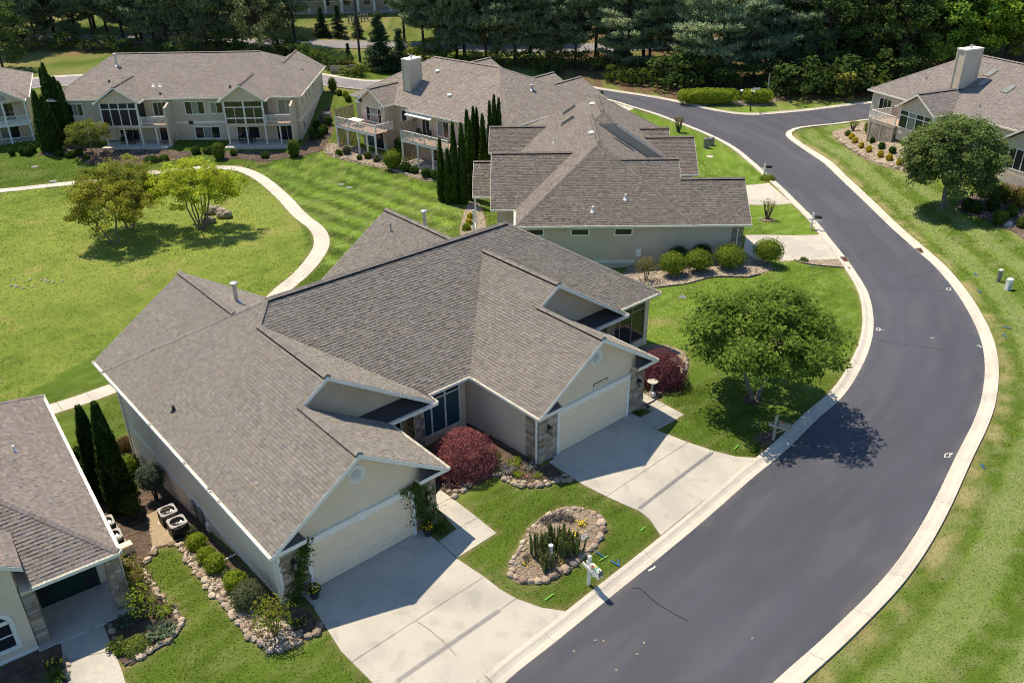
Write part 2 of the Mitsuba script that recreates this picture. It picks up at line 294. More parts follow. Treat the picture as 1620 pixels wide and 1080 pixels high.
_c = np.array([.0545, .0605, .0775])*(1+.34*(_w(.05, .9, 3, 4)-.5)+.22*(_w(.35, 1.6, 3, 6)-.5)+.16*(meshkit.fbm(v*[.25, .25, 0], 3, 9)-.5))[:, None]
_lane = np.exp(-((_d1-1.7)/.5)**2)+np.exp(-((_d1-3.4)/.5)**2)+np.exp(-((_d1-5.1)/.5)**2); _c = _c*(1+.07*_lane*(_w(.04, .2, 2, 8)*1.6-.3))[:, None]
_e = np.exp(-np.minimum(_d1, _d2)/.22)*np.clip((_w(.6, 2, 3, 3)-.40)*4, 0, 1); _c = _c*(1-.55*_e[:, None])+np.array([.16, .15, .13])*.55*_e[:, None]
_p = np.clip((_w(.16, 1.1, 4, 21)-.60)*6, 0, .5)[:, None]; _c = _c*(1-_p)+np.array([.078, .082, .094])*_p
put('road', M().add(v, f, _c), 'asphalt', smooth=True); tag('road', 'freshly sealed dark asphalt road curving between the lawns', 'road', kind='structure')
labels[kerb('kerb', ki, 1, .70)]['label'] = 'concrete kerb on the inner side of the curved road, below the duplex lawns'
labels[kerb('kerb', ko, -1, .72)]['label'] = 'concrete kerb on the outer side of the curved road, along the right hand lawn'
labels[kerb('kerb', kf, 1, .60)]['label'] = 'concrete kerb across the road junction, in front of the clipped hedges'

def slabs(name, poly, cuts, label, gap=.012, matname='concrete', off=.02, step=1.0, thick=True):
    """A paved polygon cut by lines into slabs; every slab is a piece with a real gap to the next."""
    poly = Polygon(poly).buffer(0) if not isinstance(poly, Polygon) else poly
    key = thing(name, label, 'pavement', kind='structure')
    if cuts: poly2 = poly.difference(unary_union([LineString(c).buffer(gap, cap_style=2) for c in cuts]))
    else: poly2 = poly
    for g in (poly2.geoms if hasattr(poly2, 'geoms') else [poly2]):
        if g.area < .05: continue
        v, f = drape(g, off, step); edge = M().add(v, f)
        r = np.array(g.exterior.coords); r = resample(r, .8, False); zt = Tz(r[:, 0], r[:, 1])+off
        k = len(r); i = np.arange(k-1)
        edge.add(np.vstack([np.c_[r, zt], np.c_[r, zt-.12]]), np.vstack([np.c_[k+i, k+i+1, i+1], np.c_[k+i, i+1, i]]))
        put(key+'__slab', edge, matname, smooth=25)
    pave.append(poly)
    return key
def hp(*pts): return Polygon(HOME.w(np.array([[a, b, 0] for a, b in pts]))[:, :2])    # a patch of ground given in the near duplex's own measures
HOME = Frame(-9.047, 24.657, 40.613)
def ext(a, b, k=.5):                                          # a cut line, lengthened past both ends
    a, b = np.array(a), np.array(b); return [a-(b-a)*k, b+(b-a)*k]
slabs('driveway', Polygon(D1).union(hp((1.15,-.75),(7.05,-.75),(7.05,.62),(1.15,.62))), [ext(*[(-5.93, 22.4), (-1.29, 26.67)], .3), ext(*[(-4.32, 21.41), (-0.0, 25.5)], .3)], 'concrete driveway of the left garage, half in the shadow of its gable')
slabs('driveway', Polygon(D2).union(hp((14.95,-.9),(20.75,-.9),(20.75,.78),(14.95,.78))), [ext(*[(4.29, 31.86), (8.82, 36.12)], .2), ext(*[(5.61, 30.98), (10.04, 35.48)], .2)], 'concrete driveway of the right garage of the near duplex')
slabs('driveway', D3, [ext(*[(22.84, 69.62), (22.44, 63.24)], .3)], 'concrete driveway of the middle house beside the round clipped shrub')
slabs('driveway', D4, [], 'concrete driveway of the middle house further up the road')
slabs('driveway', D5, [], 'sunny concrete drive at the far corner of the middle house')
slabs('walkway', W1, [ext(*[(-3.64, 31.25), (-2.92, 31.82)], .2), ext(*[(-2.54, 29.59), (-1.68, 30.3)], .3)], 'short concrete walk from the left garage to the maple bed')
slabs('walkway', W2, [ext(*[(7.42, 38.83), (8.2, 39.46)], .3)], 'short concrete walk on the right of the right garage')
slabs('walkway', W3, [ext(*[(-16.46, 22.71), (-15.02, 23.15)], .2)], 'concrete walk leading to the porch of the lower left house')
for nm, line, hw, lab in (('footpath', PATH_B, .68, 'pale concrete footpath curving across the back lawn'), ('footpath', PATH_A, .72, 'pale concrete footpath behind the lower left house')):
    L = resample(line, .3); P = ribbon(L, hw); nl = normals2(L)
    slabs(nm, P, [[L[i]-nl[i]*2*hw, L[i]+nl[i]*2*hw] for i in range(5, len(L)-3, 6)], lab, .012, 'kerb_concrete', .025, .6)
for nm, line, hw, lab in (('far_road', FAR_ROAD, 3.0, 'pale worn road behind the row of pines'), ('rear_road', LEFT_ROAD, 2.6, 'pale road behind the rear houses')):
    P = ribbon(resample(line, 2.0), hw); v, f = drape(P, .02, 3.0)
    put(nm, M().add(v, f), 'old_asphalt', smooth=True); tag(nm, lab, 'road', kind='structure'); pave.append(P)
L = resample(LEFT_ROAD, 2.0)
for s in (-1, 1):
    k = put('rear_kerb', strip_mesh(L, s*np.array([2.6, 2.6, 2.9, 3.2, 3.2]), [-.1, .03, .03, .12, -.1]), 'kerb_concrete')
    tag(k, 'pale kerb on the %s side of the road behind the rear houses' % ('near' if s < 0 else 'far'), 'kerb', kind='structure')
# strip drains across the two near drives: a channel frame and its grates
for n_, (a, b) in enumerate(([(-4.26, 21.47), (0.02, 25.51)], [(5.68, 31.05), (10.0, 35.45)])):
    key = thing('strip_drain', ('grey strip drain across the left driveway', 'grey strip drain across the right driveway')[n_], 'drain', 'strip drains across the driveways')
    a, b = np.array(a), np.array(b); d = (b-a)/np.linalg.norm(b-a); L = np.linalg.norm(b-a); nn = np.array([-d[1], d[0]])
    for i in range(int(L)):
        p, q_ = a+d*(i+.015), a+d*(i+.985)
        m = M(); zz = lambda r: tz(*r)+.030
        for w in (-.075, .075): m.beam([*(p+nn*w), zz(p)+.004], [*(q_+nn*w), zz(q_)+.004], .02, .03)
        for t in np.linspace(.02, .98, 16): r = p+(q_-p)*t; m.beam([*(r-nn*.07), zz(r)], [*(r+nn*.07), zz(r)], .03, .02)
        put(key+'__grate', m, 'grate_grey')

# ---------------------------------------------------------------- beds (plan outlines)
BEDS = {
 'side_bed': ([(-8.13, 24.93), (-7.41, 23.99), (-8.13, 23.27), (-8.98, 22.88), (-10.03, 23.65), (-11.33, 25.04), (-12.41, 26.36), (-13.91, 28.19), (-14.87, 29.76), (-15.43, 29.89), (-15.93, 29.64), (-15.92, 28.21), (-16.66, 28.86), (-17.54, 29.6), (-20.98, 34.57), (-22.86, 38.71), (-22.36, 41.34), (-20.88, 39.52), (-13.93, 30.72), (-9.23, 25.26)], 'mulch'),
 'porch_bed': ([(-15.9, 28.11), (-15.7, 27.67), (-14.42, 26.19), (-13.06, 24.78), (-12.91, 24.18), (-13.21, 23.49), (-13.8, 22.95), (-14.37, 22.44), (-16.04, 24.56), (-15.51, 25.33), (-16.86, 27.92), (-17.24, 28.91)], 'mulch'),
 'corner_bed': ([(-18.88, 22.31), (-17.9, 23.17), (-17.15, 23.45), (-15.96, 21.5), (-16.77, 20.83), (-18.12, 20.86)], 'mulch'),
 'maple_bed': ([(-2.87, 31.91), (-2.25, 32.51), (-1.77, 33.23), (-0.78, 33.42), (-0.29, 32.87), (0.61, 32.48), (1.52, 32.61), (2.64, 32.98), (1.77, 34.32), (1.33, 33.93), (1.16, 34.34), (-1.03, 36.81), (-2.4, 39.93), (-4.36, 37.6), (-3.65, 32.53), (-3.34, 32.45)], 'mulch'),
 'island_bed': ([(-0.33, 26.91), (0.0, 26.39), (0.49, 26.3), (1.19, 26.43), (2.07, 26.98), (2.9, 27.8), (3.57, 28.6), (3.94, 29.47), (3.92, 30.13), (3.55, 30.68), (2.95, 31.07), (2.31, 31.08), (1.65, 30.69), (1.0, 30.13), (0.49, 29.27), (0.07, 28.23), (-0.25, 27.38)], 'soil'),
 'red_maple_bed': ([(7.36, 45.74), (9.0, 47.16), (10.38, 46.12), (10.44, 44.85), (10.0, 43.32), (8.94, 41.82), (7.74, 40.02), (6.88, 39.28), (6.88, 40.84)], 'soil'),
 'house_side_bed': ([(7.77, 58.39), (10.02, 58.81), (10.39, 57.84), (12.81, 58.22), (15.14, 59.36), (17.63, 59.28), (18.85, 59.96), (20.14, 60.97), (20.09, 62.59), (19.0, 65.57), (14.82, 64.69), (9.84, 65.31)], 'gravel'),
 'gravel_strip': ([(22.38, 63.37), (24.33, 64.1), (26.63, 64.28), (26.34, 61.91), (25.08, 62.13), (23.31, 62.51)], 'gravel'),
 'rear_house_bed': ([(-55.61, 100.93), (-52.13, 100.61), (-50.74, 99.95), (-48.53, 98.0), (-44.93, 96.38), (-40.98, 97.81), (-38.65, 98.66), (-37.59, 100.41), (-35.34, 101.09), (-33.7, 98.71), (-31.49, 99.17), (-28.25, 98.21), (-25.82, 99.46), (-24.31, 100.05), (-23.36, 100.89), (-22.17, 102.16), (-22.18, 106.15), (-22.21, 109.22), (-23.74, 116.26), (-24.68, 113.35), (-25.33, 102.12), (-29.02, 101.8), (-37.98, 101.69), (-45.78, 102.55), (-53.75, 103.56)], 'mulch'),
 'deck_house_bed': ([(-22.01, 101.7), (-20.83, 99.6), (-18.31, 97.62), (-15.9, 95.92), (-13.58, 94.48), (-11.33, 92.44), (-9.11, 90.65), (-7.43, 89.94), (-5.7, 89.21), (-3.1, 87.29), (-3.26, 93.75), (-12.06, 97.52), (-18.68, 103.03), (-21.91, 104.15)], 'gravel'),
 'right_house_bed': ([(40.6, 108.27), (39.07, 100.88), (38.39, 94.23), (38.73, 89.35), (39.91, 86.38), (40.76, 84.28), (43.23, 89.7), (42.73, 94.35), (45.67, 105.67), (46.78, 112.63), (42.79, 110.46)], 'gravel'),
 'right_shrub_bed': ([(41.06, 69.18), (41.06, 70.49), (40.87, 71.55), (40.1, 73.17), (41.25, 76.05), (43.8, 77.62), (47.12, 79.44), (49.59, 78.76), (42.25, 64.0), (41.74, 67.73)], 'mulch'),
 'deck_strip': ([(-4.59, 74.11), (-4.37, 81.3), (-3.77, 83.67), (-2.81, 81.09), (-2.28, 73.55), (-3.55, 72.44)], 'gravel'),
 'hedge_bed': ([(24.35, 122.94), (25.42, 121.08), (27.64, 121.66), (29.97, 122.29), (33.34, 121.57), (35.89, 121.87), (37.13, 123.23), (37.57, 125.28), (25.82, 126.24)], 'gravel'),
 'mailbox_bed': ([(12.49, 36.86), (13.3, 37.44), (13.8, 37.08), (13.8, 36.36), (13.28, 35.9), (12.62, 36.33)], 'mulch'),
 'tree_ring': ([(12.74, 40.65), (13.34, 41.05), (13.76, 40.77), (13.59, 40.23), (13.05, 39.91), (12.65, 40.12)], 'mulch'),
 'stump_ring': ([(22.32, 73.45), (23.24, 74.3), (23.9, 73.96), (23.02, 73.07)], 'mulch'),
}
BEDS = {k: (closed_curve(p, .4) if k not in ('maple_bed', 'side_bed', 'house_side_bed') else Polygon(p).buffer(0), s) for k, (p, s) in BEDS.items()}
BEDLAB = {'side_bed': 'mulched side yard bed between the near duplex and the lower left house', 'porch_bed': 'dark mulch bed with stone edging beside the lower left porch', 'corner_bed': 'dark mulch bed at the bottom left corner',
 'maple_bed': 'stone edged mulch bed under the large red maple', 'island_bed': 'oval soil bed ringed with river stones on the front lawn', 'red_maple_bed': 'edged bed under the smaller red maple', 'house_side_bed': 'gravel bed along the side wall of the middle house',
 'gravel_strip': 'patch of pale river gravel beside the middle driveway', 'rear_house_bed': 'mulch bed along the back of the left rear house', 'deck_house_bed': 'pale gravel bed below the two decks of the centre rear house',
 'right_house_bed': 'tan gravel bed with yellow shrubs at the right house', 'right_shrub_bed': 'mulch bed with clipped shrubs below the right house porch', 'deck_strip': 'narrow gravel bed beside the middle house deck',
 'hedge_bed': 'gravel bed around the clipped hedges at the junction', 'mailbox_bed': 'small mulch patch around the second mailbox post', 'tree_ring': 'dark mulch ring under the street tree', 'stump_ring': 'small mulch ring under the pruned shrub'}
SOILC = {'mulch': ((.120, .092, .070), (.060, .045, .036)), 'soil': ((.25, .205, .150), (.18, .145, .105)), 'gravel': ((.33, .285, .22), (.24, .205, .155))}
pave_u = unary_union([p.buffer(0) for p in pave])
for k, (P, s) in BEDS.items():
    P = P.difference(pave_u)
    P = max(P.geoms, key=lambda g: g.area) if hasattr(P, 'geoms') else P
    BEDS[k] = (P, s)
    near = P.distance(Point(0, 30)) < 30
    v, f = drape(P, .035, .22 if near else .6)
    nz = meshkit.fbm(np.c_[v[:, :2]*3.1, v[:, :1]*0], 4, 3); v[:, 2] += (nz-.5)*.06
    t = np.clip((meshkit.fbm(np.c_[v[:, :2]*7, v[:, :1]*0], 3, 8)-.3)/.4, 0, 1)[:, None]
    a, b = [np.array(c) for c in SOILC[s]]
    put(k, M().add(v, f, a*t+b*(1-t)), 'soil', smooth=True); tag(k, BEDLAB[k], 'bed', kind='structure')
bed_u = unary_union([p for p, _ in BEDS.values()])

# ---------------------------------------------------------------- ground sheet and lawn
OPEN_LAWN = Polygon([(-34.02, 37.26), (-30.36, 47.65), (-28.52, 51.97), (-25.16, 60.36), (-18.29, 60.09), (-16.9, 68.91), (-20.3, 78.42), (-27.08, 91.46), (-32.51, 95.54), (-53.93, 88.68), (-70.35, 83.6)])
STRIPED = Polygon([(-29.66, 96.88), (-24.93, 96.67), (-21.44, 101.44), (-7.74, 87.66), (-4.18, 81.28), (-6.09, 72.56), (-11.8, 77.65), (-14.75, 64.55), (-16.82, 71.32), (-20.51, 79.4)])
NE_LAWN = Polygon(np.vstack([ko, [(90, 112), (140, 100), (140, -10), (16, 0)]])).buffer(0)
WOODS = Polygon([(5.26, 133.83), (14.46, 130.44), (24.89, 123.53), (26.27, 126.21), (37.84, 125.29), (43.81, 122.65), (55.02, 124.51), (82.71, 115.88), (129.19, 170.94), (24.86, 184.22), (6.41, 164.56)]).buffer(0)
PINESTRAW = Polygon([(-79.49, 153.32), (-68.53, 147.54), (-52.2, 148.04), (-35.94, 149.21), (-37.45, 161.55), (-83.94, 162.93)]).buffer(0)
stripe_lines = [(np.array(a), np.array(b)) for a, b in (([(-28.52, 93.83), (-15.38, 81.48)]), ([(37.09, 101.67), (33.63, 64.61)]))]
def cov(poly, x, y, soft=0.0):
    return shapely.contains_xy(poly, x, y).astype(float)
_edge = np.vstack([resample(np.array(g.exterior.coords), .12, False) for g in (pave_u.geoms if hasattr(pave_u, 'geoms') else [pave_u])] + [resample(np.array(P.exterior.coords), .12, False) for P, _ in BEDS.values()])
_kd_pave, _kd_ko = cKDTree(_edge), cKDTree(ko)
def lawn_col(x, y):
    p = np.stack([x, y, x*0], -1)
    n1, n2, n3 = meshkit.fbm(p*.12, 4, 1), meshkit.fbm(p*.9, 4, 2), meshkit.fbm(p*.35, 3, 5)
    c = np.array([.061, .107, .012])*(0.72+.5*n2)[:, None]
    def to(col, w):
        nonlocal c; w = np.clip(w, 0, 1)[:, None]; c = c*(1-w)+np.array(col)*w
    to((.090, .138, .020), (n1-.42)*2.2)
    op = cov(OPEN_LAWN, x, y)
    q1, q2 = x*.76+y*.65, y*.76-x*.65; c = c*(.72+.56*meshkit.fbm(np.stack([q1*.55, q2*2.6, x*0], -1), 3, 12))[:, None]; to((.125, .165, .045), np.clip((meshkit.fbm(np.stack([q1*.9, q2*3.3, x*0], -1), 3, 15)-.56)*4, 0, .55)*(1-op))
    c = c*(1+.35*op+.40*cov(NE_LAWN, x, y)+.35*cov(STRIPED, x, y)+.45*np.clip((y-43)/6, 0, 1)*(x > 5)*(1-cov(NE_LAWN, x, y)))[:, None]
    to((.180, .228, .045), op*(.55+.8*(n1-.4)+.9*(n2-.5)))
    to((.25, .22, .09), op*np.clip((n3*.6+n2*.4-.62)*5, 0, .4))
    def stripes(poly, a, b, w, amp, bend=0):
        d = (b-a)/np.linalg.norm(b-a); q = (x-a[0])*(-d[1])+(y-a[1])*d[0]; r = (x-a[0])*d[0]+(y-a[1])*d[1]
        s = np.sin((q+bend*r*r+.18*np.sin(r*.7))*np.pi/w)
        m = cov(poly, x, y)
        return m*np.clip(s*2.5, -1, 1)*amp*(.5+n3)
    st = stripes(STRIPED, *stripe_lines[0], 1.35, .34)
    c = c*(1+st)[:, None]
    to((.165, .205, .07), cov(STRIPED, x, y)*np.clip((n2-.5)*2.5, 0, .5))
    dl = _kd_ko.query(np.c_[x, y])[0]
    ne = cov(NE_LAWN, x, y)
    sn = np.clip(np.sin((dl+.3*n1-.35)*np.pi/1.5+2.2)*2.6+(n3-.5)*1.2, -1, 1)*np.clip(dl/1.6, 0, 1)*np.clip(1.25-dl/30, .25, 1)
    to((.070, .118, .014), ne*np.clip(-sn, 0, 1)*.9); to((.150, .200, .062), ne*np.clip(sn, 0, 1)*.8)
    to((.30, .26, .13), ne*np.exp(-((dl-1.1)/.45)**2)*np.clip((n2-.38)*3, 0, .85))
    to((.22, .24, .11), ne*np.clip((meshkit.fbm(p*1.7, 3, 9)-.54)*3.0, 0, .35))
    to((.27, .235, .105), np.exp(-((x-17.5)**2+(y-47.8)**2)/.5)*.8+np.exp(-((x-9.5)**2+((y-51)*2)**2)/1.6)*.7)
    far = np.clip((y-118)/8, 0, 1)
    to((.20, .175, .075), far*np.clip((n2*.5+n1*.5-.40)*3, 0, .8))
    to((.19, .105, .066), cov(PINESTRAW, x, y)*np.clip((n2-.36)*6, 0, .95))
    to((.105, .068, .045), cov(WOODS, x, y)*np.clip((n2-.25)*5, .3, .95))
    e = _kd_pave.query(np.c_[x, y], distance_upper_bound=1.0)[0]
    to((.20, .155, .08), np.clip(1-e/.22, 0, 1)*.75)
    return c
def axis(lo, hi, step, far, grow=1.18):
    core = np.arange(lo, hi+.01, step); out = [core]; a, s = lo, step
    left, right = [], []
    while a > far[0]: s *= grow; a -= s; left.append(a)
    a, s = hi, step
    while a < far[1]: s *= grow; a += s; right.append(a)
    return np.r_[left[::-1], core, right]
gx, gy = axis(-42, 44, .4, (-1500, 1500), 1.12), axis(15, 75, .4, (-60, 2500), 1.06)
X, Y = np.meshgrid(gx, gy); x, y = X.ravel(), Y.ravel()
inner = unary_union([p.buffer(-.30) for p in pave])
z = Tz(x, y) - .09*shapely.contains_xy(inner, x, y)
nx, ny = len(gx), len(gy); i, j = [g.ravel() for g in np.meshgrid(np.arange(ny-1), np.arange(nx-1), indexing='ij')]
a = i*nx+j; f = np.vstack([np.c_[a, a+1, a+nx+1], np.c_[a, a+nx+1, a+nx]])
put('ground', M().add(np.c_[x, y, z], f, lawn_col(x, y)), 'ground_mat', smooth=True)
tag('ground', 'gently sloping ground with mown lawns', 'ground', kind='structure')
# real grass blades on the lawns that lie near enough to show them
def grass(poly, dens, h, seed):
    r = R3(seed); x0, y0, x1, y1 = poly.bounds; n = int((x1-x0)*(y1-y0)*dens)
    x, y = r.uniform(x0, x1, n), r.uniform(y0, y1, n)
    ok = shapely.contains_xy(poly, x, y); x, y = x[ok], y[ok]; n = len(x)
    a = r.uniform(0, 2*np.pi, n); hh = h*r.uniform(.6, 1.2, n); w = r.uniform(.012, .03, n); lean = r.normal(0, .03, (n, 2))
    z = Tz(x, y); d = np.c_[np.cos(a), np.sin(a)]*w[:, None]
    v = np.stack([np.c_[x-d[:, 0], y-d[:, 1], z-.005], np.c_[x+d[:, 0], y+d[:, 1], z-.005], np.c_[x+lean[:, 0], y+lean[:, 1], z+hh]], 1).reshape(-1, 3)
    c = lawn_col(x, y)*r.uniform(.85, 1.35, (n, 1))*np.array([1.02, 1, .95])
    return v, np.arange(3*n).reshape(-1, 3), np.repeat(c, 3, 0)

# ---------------------------------------------------------------- roofs
class Comp:
    """One roof body: faces (corner lists, local x y z), ridges and hips, eaves (gutters) and rakes (white boards)."""
    def __init__(self, faces, ridges=(), eaves=(), rakes=()):
        self.faces, self.ridges, self.eaves, self.rakes = [np.array(f, float) for f in faces], list(ridges), list(eaves), list(rakes)
def hip(a0, a1, b0, b1, zE, zR, ra0, ra1, rb, far=True):
    A, B_, C, D = (a0,b0,zE), (a1,b0,zE), (a1,b1,zE), (a0,b1,zE); R0, R1 = (ra0,rb,zR), (ra1,rb,zR)
    faces = [[A,B_,R1,R0], [C,D,R0,R1]]; ridges = [(R0,R1)]; eaves = [(A,B_), (C,D)]; rakes = []
    if ra0 > a0+.01: faces.append([D,A,R0]); ridges += [(A,R0),(D,R0)]; eaves.append((D,A))
    else: rakes += [(A,R0),(D,R0)]
    if ra1 < a1-.01: faces.append([B_,C,R1]); ridges += [(B_,R1),(C,R1)]; eaves.append((B_,C))
    else: rakes += [(B_,R1),(C,R1)]
    return Comp(faces, ridges, eaves, rakes)
def gable(lo, hi, b0, b1, zE, s, front=True, back=False, axis='b', zR=None, r0=None, r1=None):
    """Ridge along b (or along a); gable ends at b0 and b1."""
    m = (lo+hi)/2; zR = zR or zE+s*(hi-lo)/2
    P = (lambda u, v, z: (u, v, z)) if axis == 'b' else (lambda u, v, z: (v, -u, z))
    L0,L1,R0,R1,T0,T1 = P(lo,b0,zE),P(lo,b1,zE),P(hi,b0,zE),P(hi,b1,zE),P(m,b0,zR),P(m,b1,zR)
    rk = ([(L0,T0),(R0,T0)] if front else [])+([(L1,T1),(R1,T1)] if back else [])
    return Comp([[L1,L0,T0,T1],[R0,R1,T1,T0]], [(P(m, b0 if r0 is None else r0, zR), P(m, b1 if r1 is None else r1, zR))], [(L1,L0),(R0,R1)], rk)
def plane(f):
    n = np.cross(f[1]-f[0], f[2]-f[0]); return -n[0]/n[2], -n[1]/n[2], (n @ f[0])/n[2]
def clip_half(poly, g):                                      # convex plan polygon where g[0]x+g[1]y+g[2] > 0
    out = []
    for p, q_ in zip(poly, np.roll(poly, -1, 0)):
        a, b = g[0]*p[0]+g[1]*p[1]+g[2], g[0]*q_[0]+g[1]*q_[1]+g[2]
        if a > 0: out.append(p)
        if (a > 0) != (b > 0): out.append(p+(q_-p)*a/(a-b))
    return Polygon(out).buffer(0) if len(out) > 2 else Polygon()
def visible_faces(comps):
    out = []
    for i, c in enumerate(comps):
        for f in c.faces:
            pl = np.array(plane(f)); P = Polygon(f[:, :2]).buffer(0); hide = []
            for j, o in enumerate(comps):
                if i == j: continue
                for g in o.faces:
                    d = np.array(plane(g))-pl; d[2] += .001*(i-j)
                    hide.append(clip_half(g[:, :2], d))
            V = P.difference(unary_union(hide).buffer(1e-4)) if hide else P
            for q_ in (V.geoms if hasattr(V, 'geoms') else [V]):
                if q_.area > .03: out.append((q_, pl))
    return out
def roof_z(comps, x, y, skip=None):
    z = -1e9
    for i, c in enumerate(comps):
        if i == skip: continue
        for f in c.faces:
            if Polygon(f[:, :2]).buffer(1e-6).contains(Point(x, y)): pl = plane(f); z = max(z, pl[0]*x+pl[1]*y+pl[2])
    return z
def visible_runs(comps, i, p, q_, shift=(0, 0), inside=False):
    """The stretches of the edge p-q of body i that no other roof body covers."""
    p, q_ = np.array(p, float), np.array(q_, float); L = np.linalg.norm(q_-p); n = max(3, int(L/.12)); t = np.linspace(0, 1, n+1)
    ok = []
    for k in t:
        r = p+(q_-p)*min(max(k, .004), .996); z = roof_z(comps, r[0]+shift[0], r[1]+shift[1], i)
        ok.append(z < (-1e8 if inside else r[2]+.01))
    runs, k = [], 0
    while k <= n:
        if ok[k]:
            e = k
            while e < n and ok[e+1]: e += 1
            if e > k: runs.append((p+(q_-p)*t[k], p+(q_-p)*t[e]))
            k = e+1
        else: k += 1
    return runs

def shingle(V, pl, F, tab, expo, col, r, var, thick=(.012, .030), patch=.25):
    """Courses of separate shingles over one visible roof face: (quads v, f, c, centres, whole?) in world space."""
    g = np.hypot(pl[0], pl[1]); L = math.hypot(1, g); e2 = np.array([pl[0], pl[1]])/g; e1 = np.array([e2[1], -e2[0]])
    rot = lambda xy: np.c_[xy @ e1, xy @ e2]
    Q = shapely.transform(V, rot); x0, y0, x1, y1 = Q.bounds; h = expo/L
    rows = np.arange(y0, y1, h); X0, Y0, W = [], [], []
    for yy in rows:
        w = tab*r.choice([.55, .8, 1, 1.2], int((x1-x0)/tab*1.5)+4); xs = x0-r.uniform(0, tab)+np.r_[0, np.cumsum(w)]
        k = xs[:-1] < x1; X0.append(xs[:-1][k]); W.append(w[k]); Y0.append(np.full(k.sum(), yy))
    X0, Y0, W = map(np.concatenate, (X0, Y0, W))
    bx = shapely.box(X0+.004, Y0, X0+W-.004, Y0+h); shapely.prepare(Q)
    hit = shapely.intersects(Q, bx); bx, X0, Y0, W = bx[hit], X0[hit], Y0[hit], W[hit]
    full = shapely.contains(Q, bx); n = len(bx)
    t = r.uniform(*thick, n)
    cen = np.c_[X0+W/2, Y0+h/2] @ np.array([e1, e2])
    pz = meshkit.fbm(np.c_[cen*.45, cen[:, :1]*0+F.o[0]], 4, 7)
    tone = np.clip(r.normal(1, var, n), 1-2.1*var, 1+2.4*var)*(1+patch*(pz-.5)*2)
    c = np.array(col)*tone[:, None]*(1+np.c_[r.normal(0, .03, n), np.zeros(n), r.normal(0, .04, n)])
    V3, F3, C3, at = [], [], [], 0
    def up(xy, tt, yy):                                       # rotated plan -> local 3D above the roof plane
        p = xy @ np.array([e1, e2]); z = pl[0]*p[..., 0]+pl[1]*p[..., 1]+pl[2]
        return np.concatenate([p, (z+.004+tt*np.clip(1-(xy[..., 1]-yy)/h, 0, 1))[..., None]], -1)
    k = full; a0, a1, b0, b1 = X0[k]+.004, X0[k]+W[k]-.004, Y0[k], Y0[k]+h
    q = np.stack([np.c_[a0, b0], np.c_[a1, b0], np.c_[a1, b1], np.c_[a0, b1]], 1)
    top = up(q, t[k][:, None], b0[:, None]); low = top[:, :2].copy(); low[..., 2] -= t[k][:, None]+.006
    v = np.concatenate([top, low], 1)                         # 0 1 2 3 top, 4 5 butt foot
    whole = dict(v=F.w(v.reshape(-1, 3)).reshape(-1, 6, 3), c=c[k], f=np.array([[0,1,2],[0,2,3],[4,5,1],[4,1,0],[5,2,1],[4,0,3]]))
    for b, tt, yy, cc in zip(shapely.intersection(Q, bx[~full]), t[~full], Y0[~full], c[~full]):
        for g_ in (b.geoms if hasattr(b, 'geoms') else [b]):
            if g_.geom_type != 'Polygon' or g_.area < 1e-4: continue
            xy = np.array(shapely.geometry.polygon.orient(g_).exterior.coords)[:-1]
            tv = up(xy, tt, yy); lv = tv.copy(); lv[:, 2] -= tt+.006; m = len(xy)
            f = [(0, i, i+1) for i in range(1, m-1)]
            for i in range(m):
                j = (i+1) % m
                if abs(xy[i, 1]-yy) < 1e-3 and abs(xy[j, 1]-yy) < 1e-3: f += [(m+i, m+j, j), (m+i, j, i)]
            V3.append(np.vstack([tv, lv])); F3.append(np.array(f)+at); C3.append(np.repeat(cc[None], 2*m, 0)); at += 2*m
    part = (F.w(np.vstack(V3)), np.vstack(F3), np.vstack(C3)) if V3 else None
    return whole, part
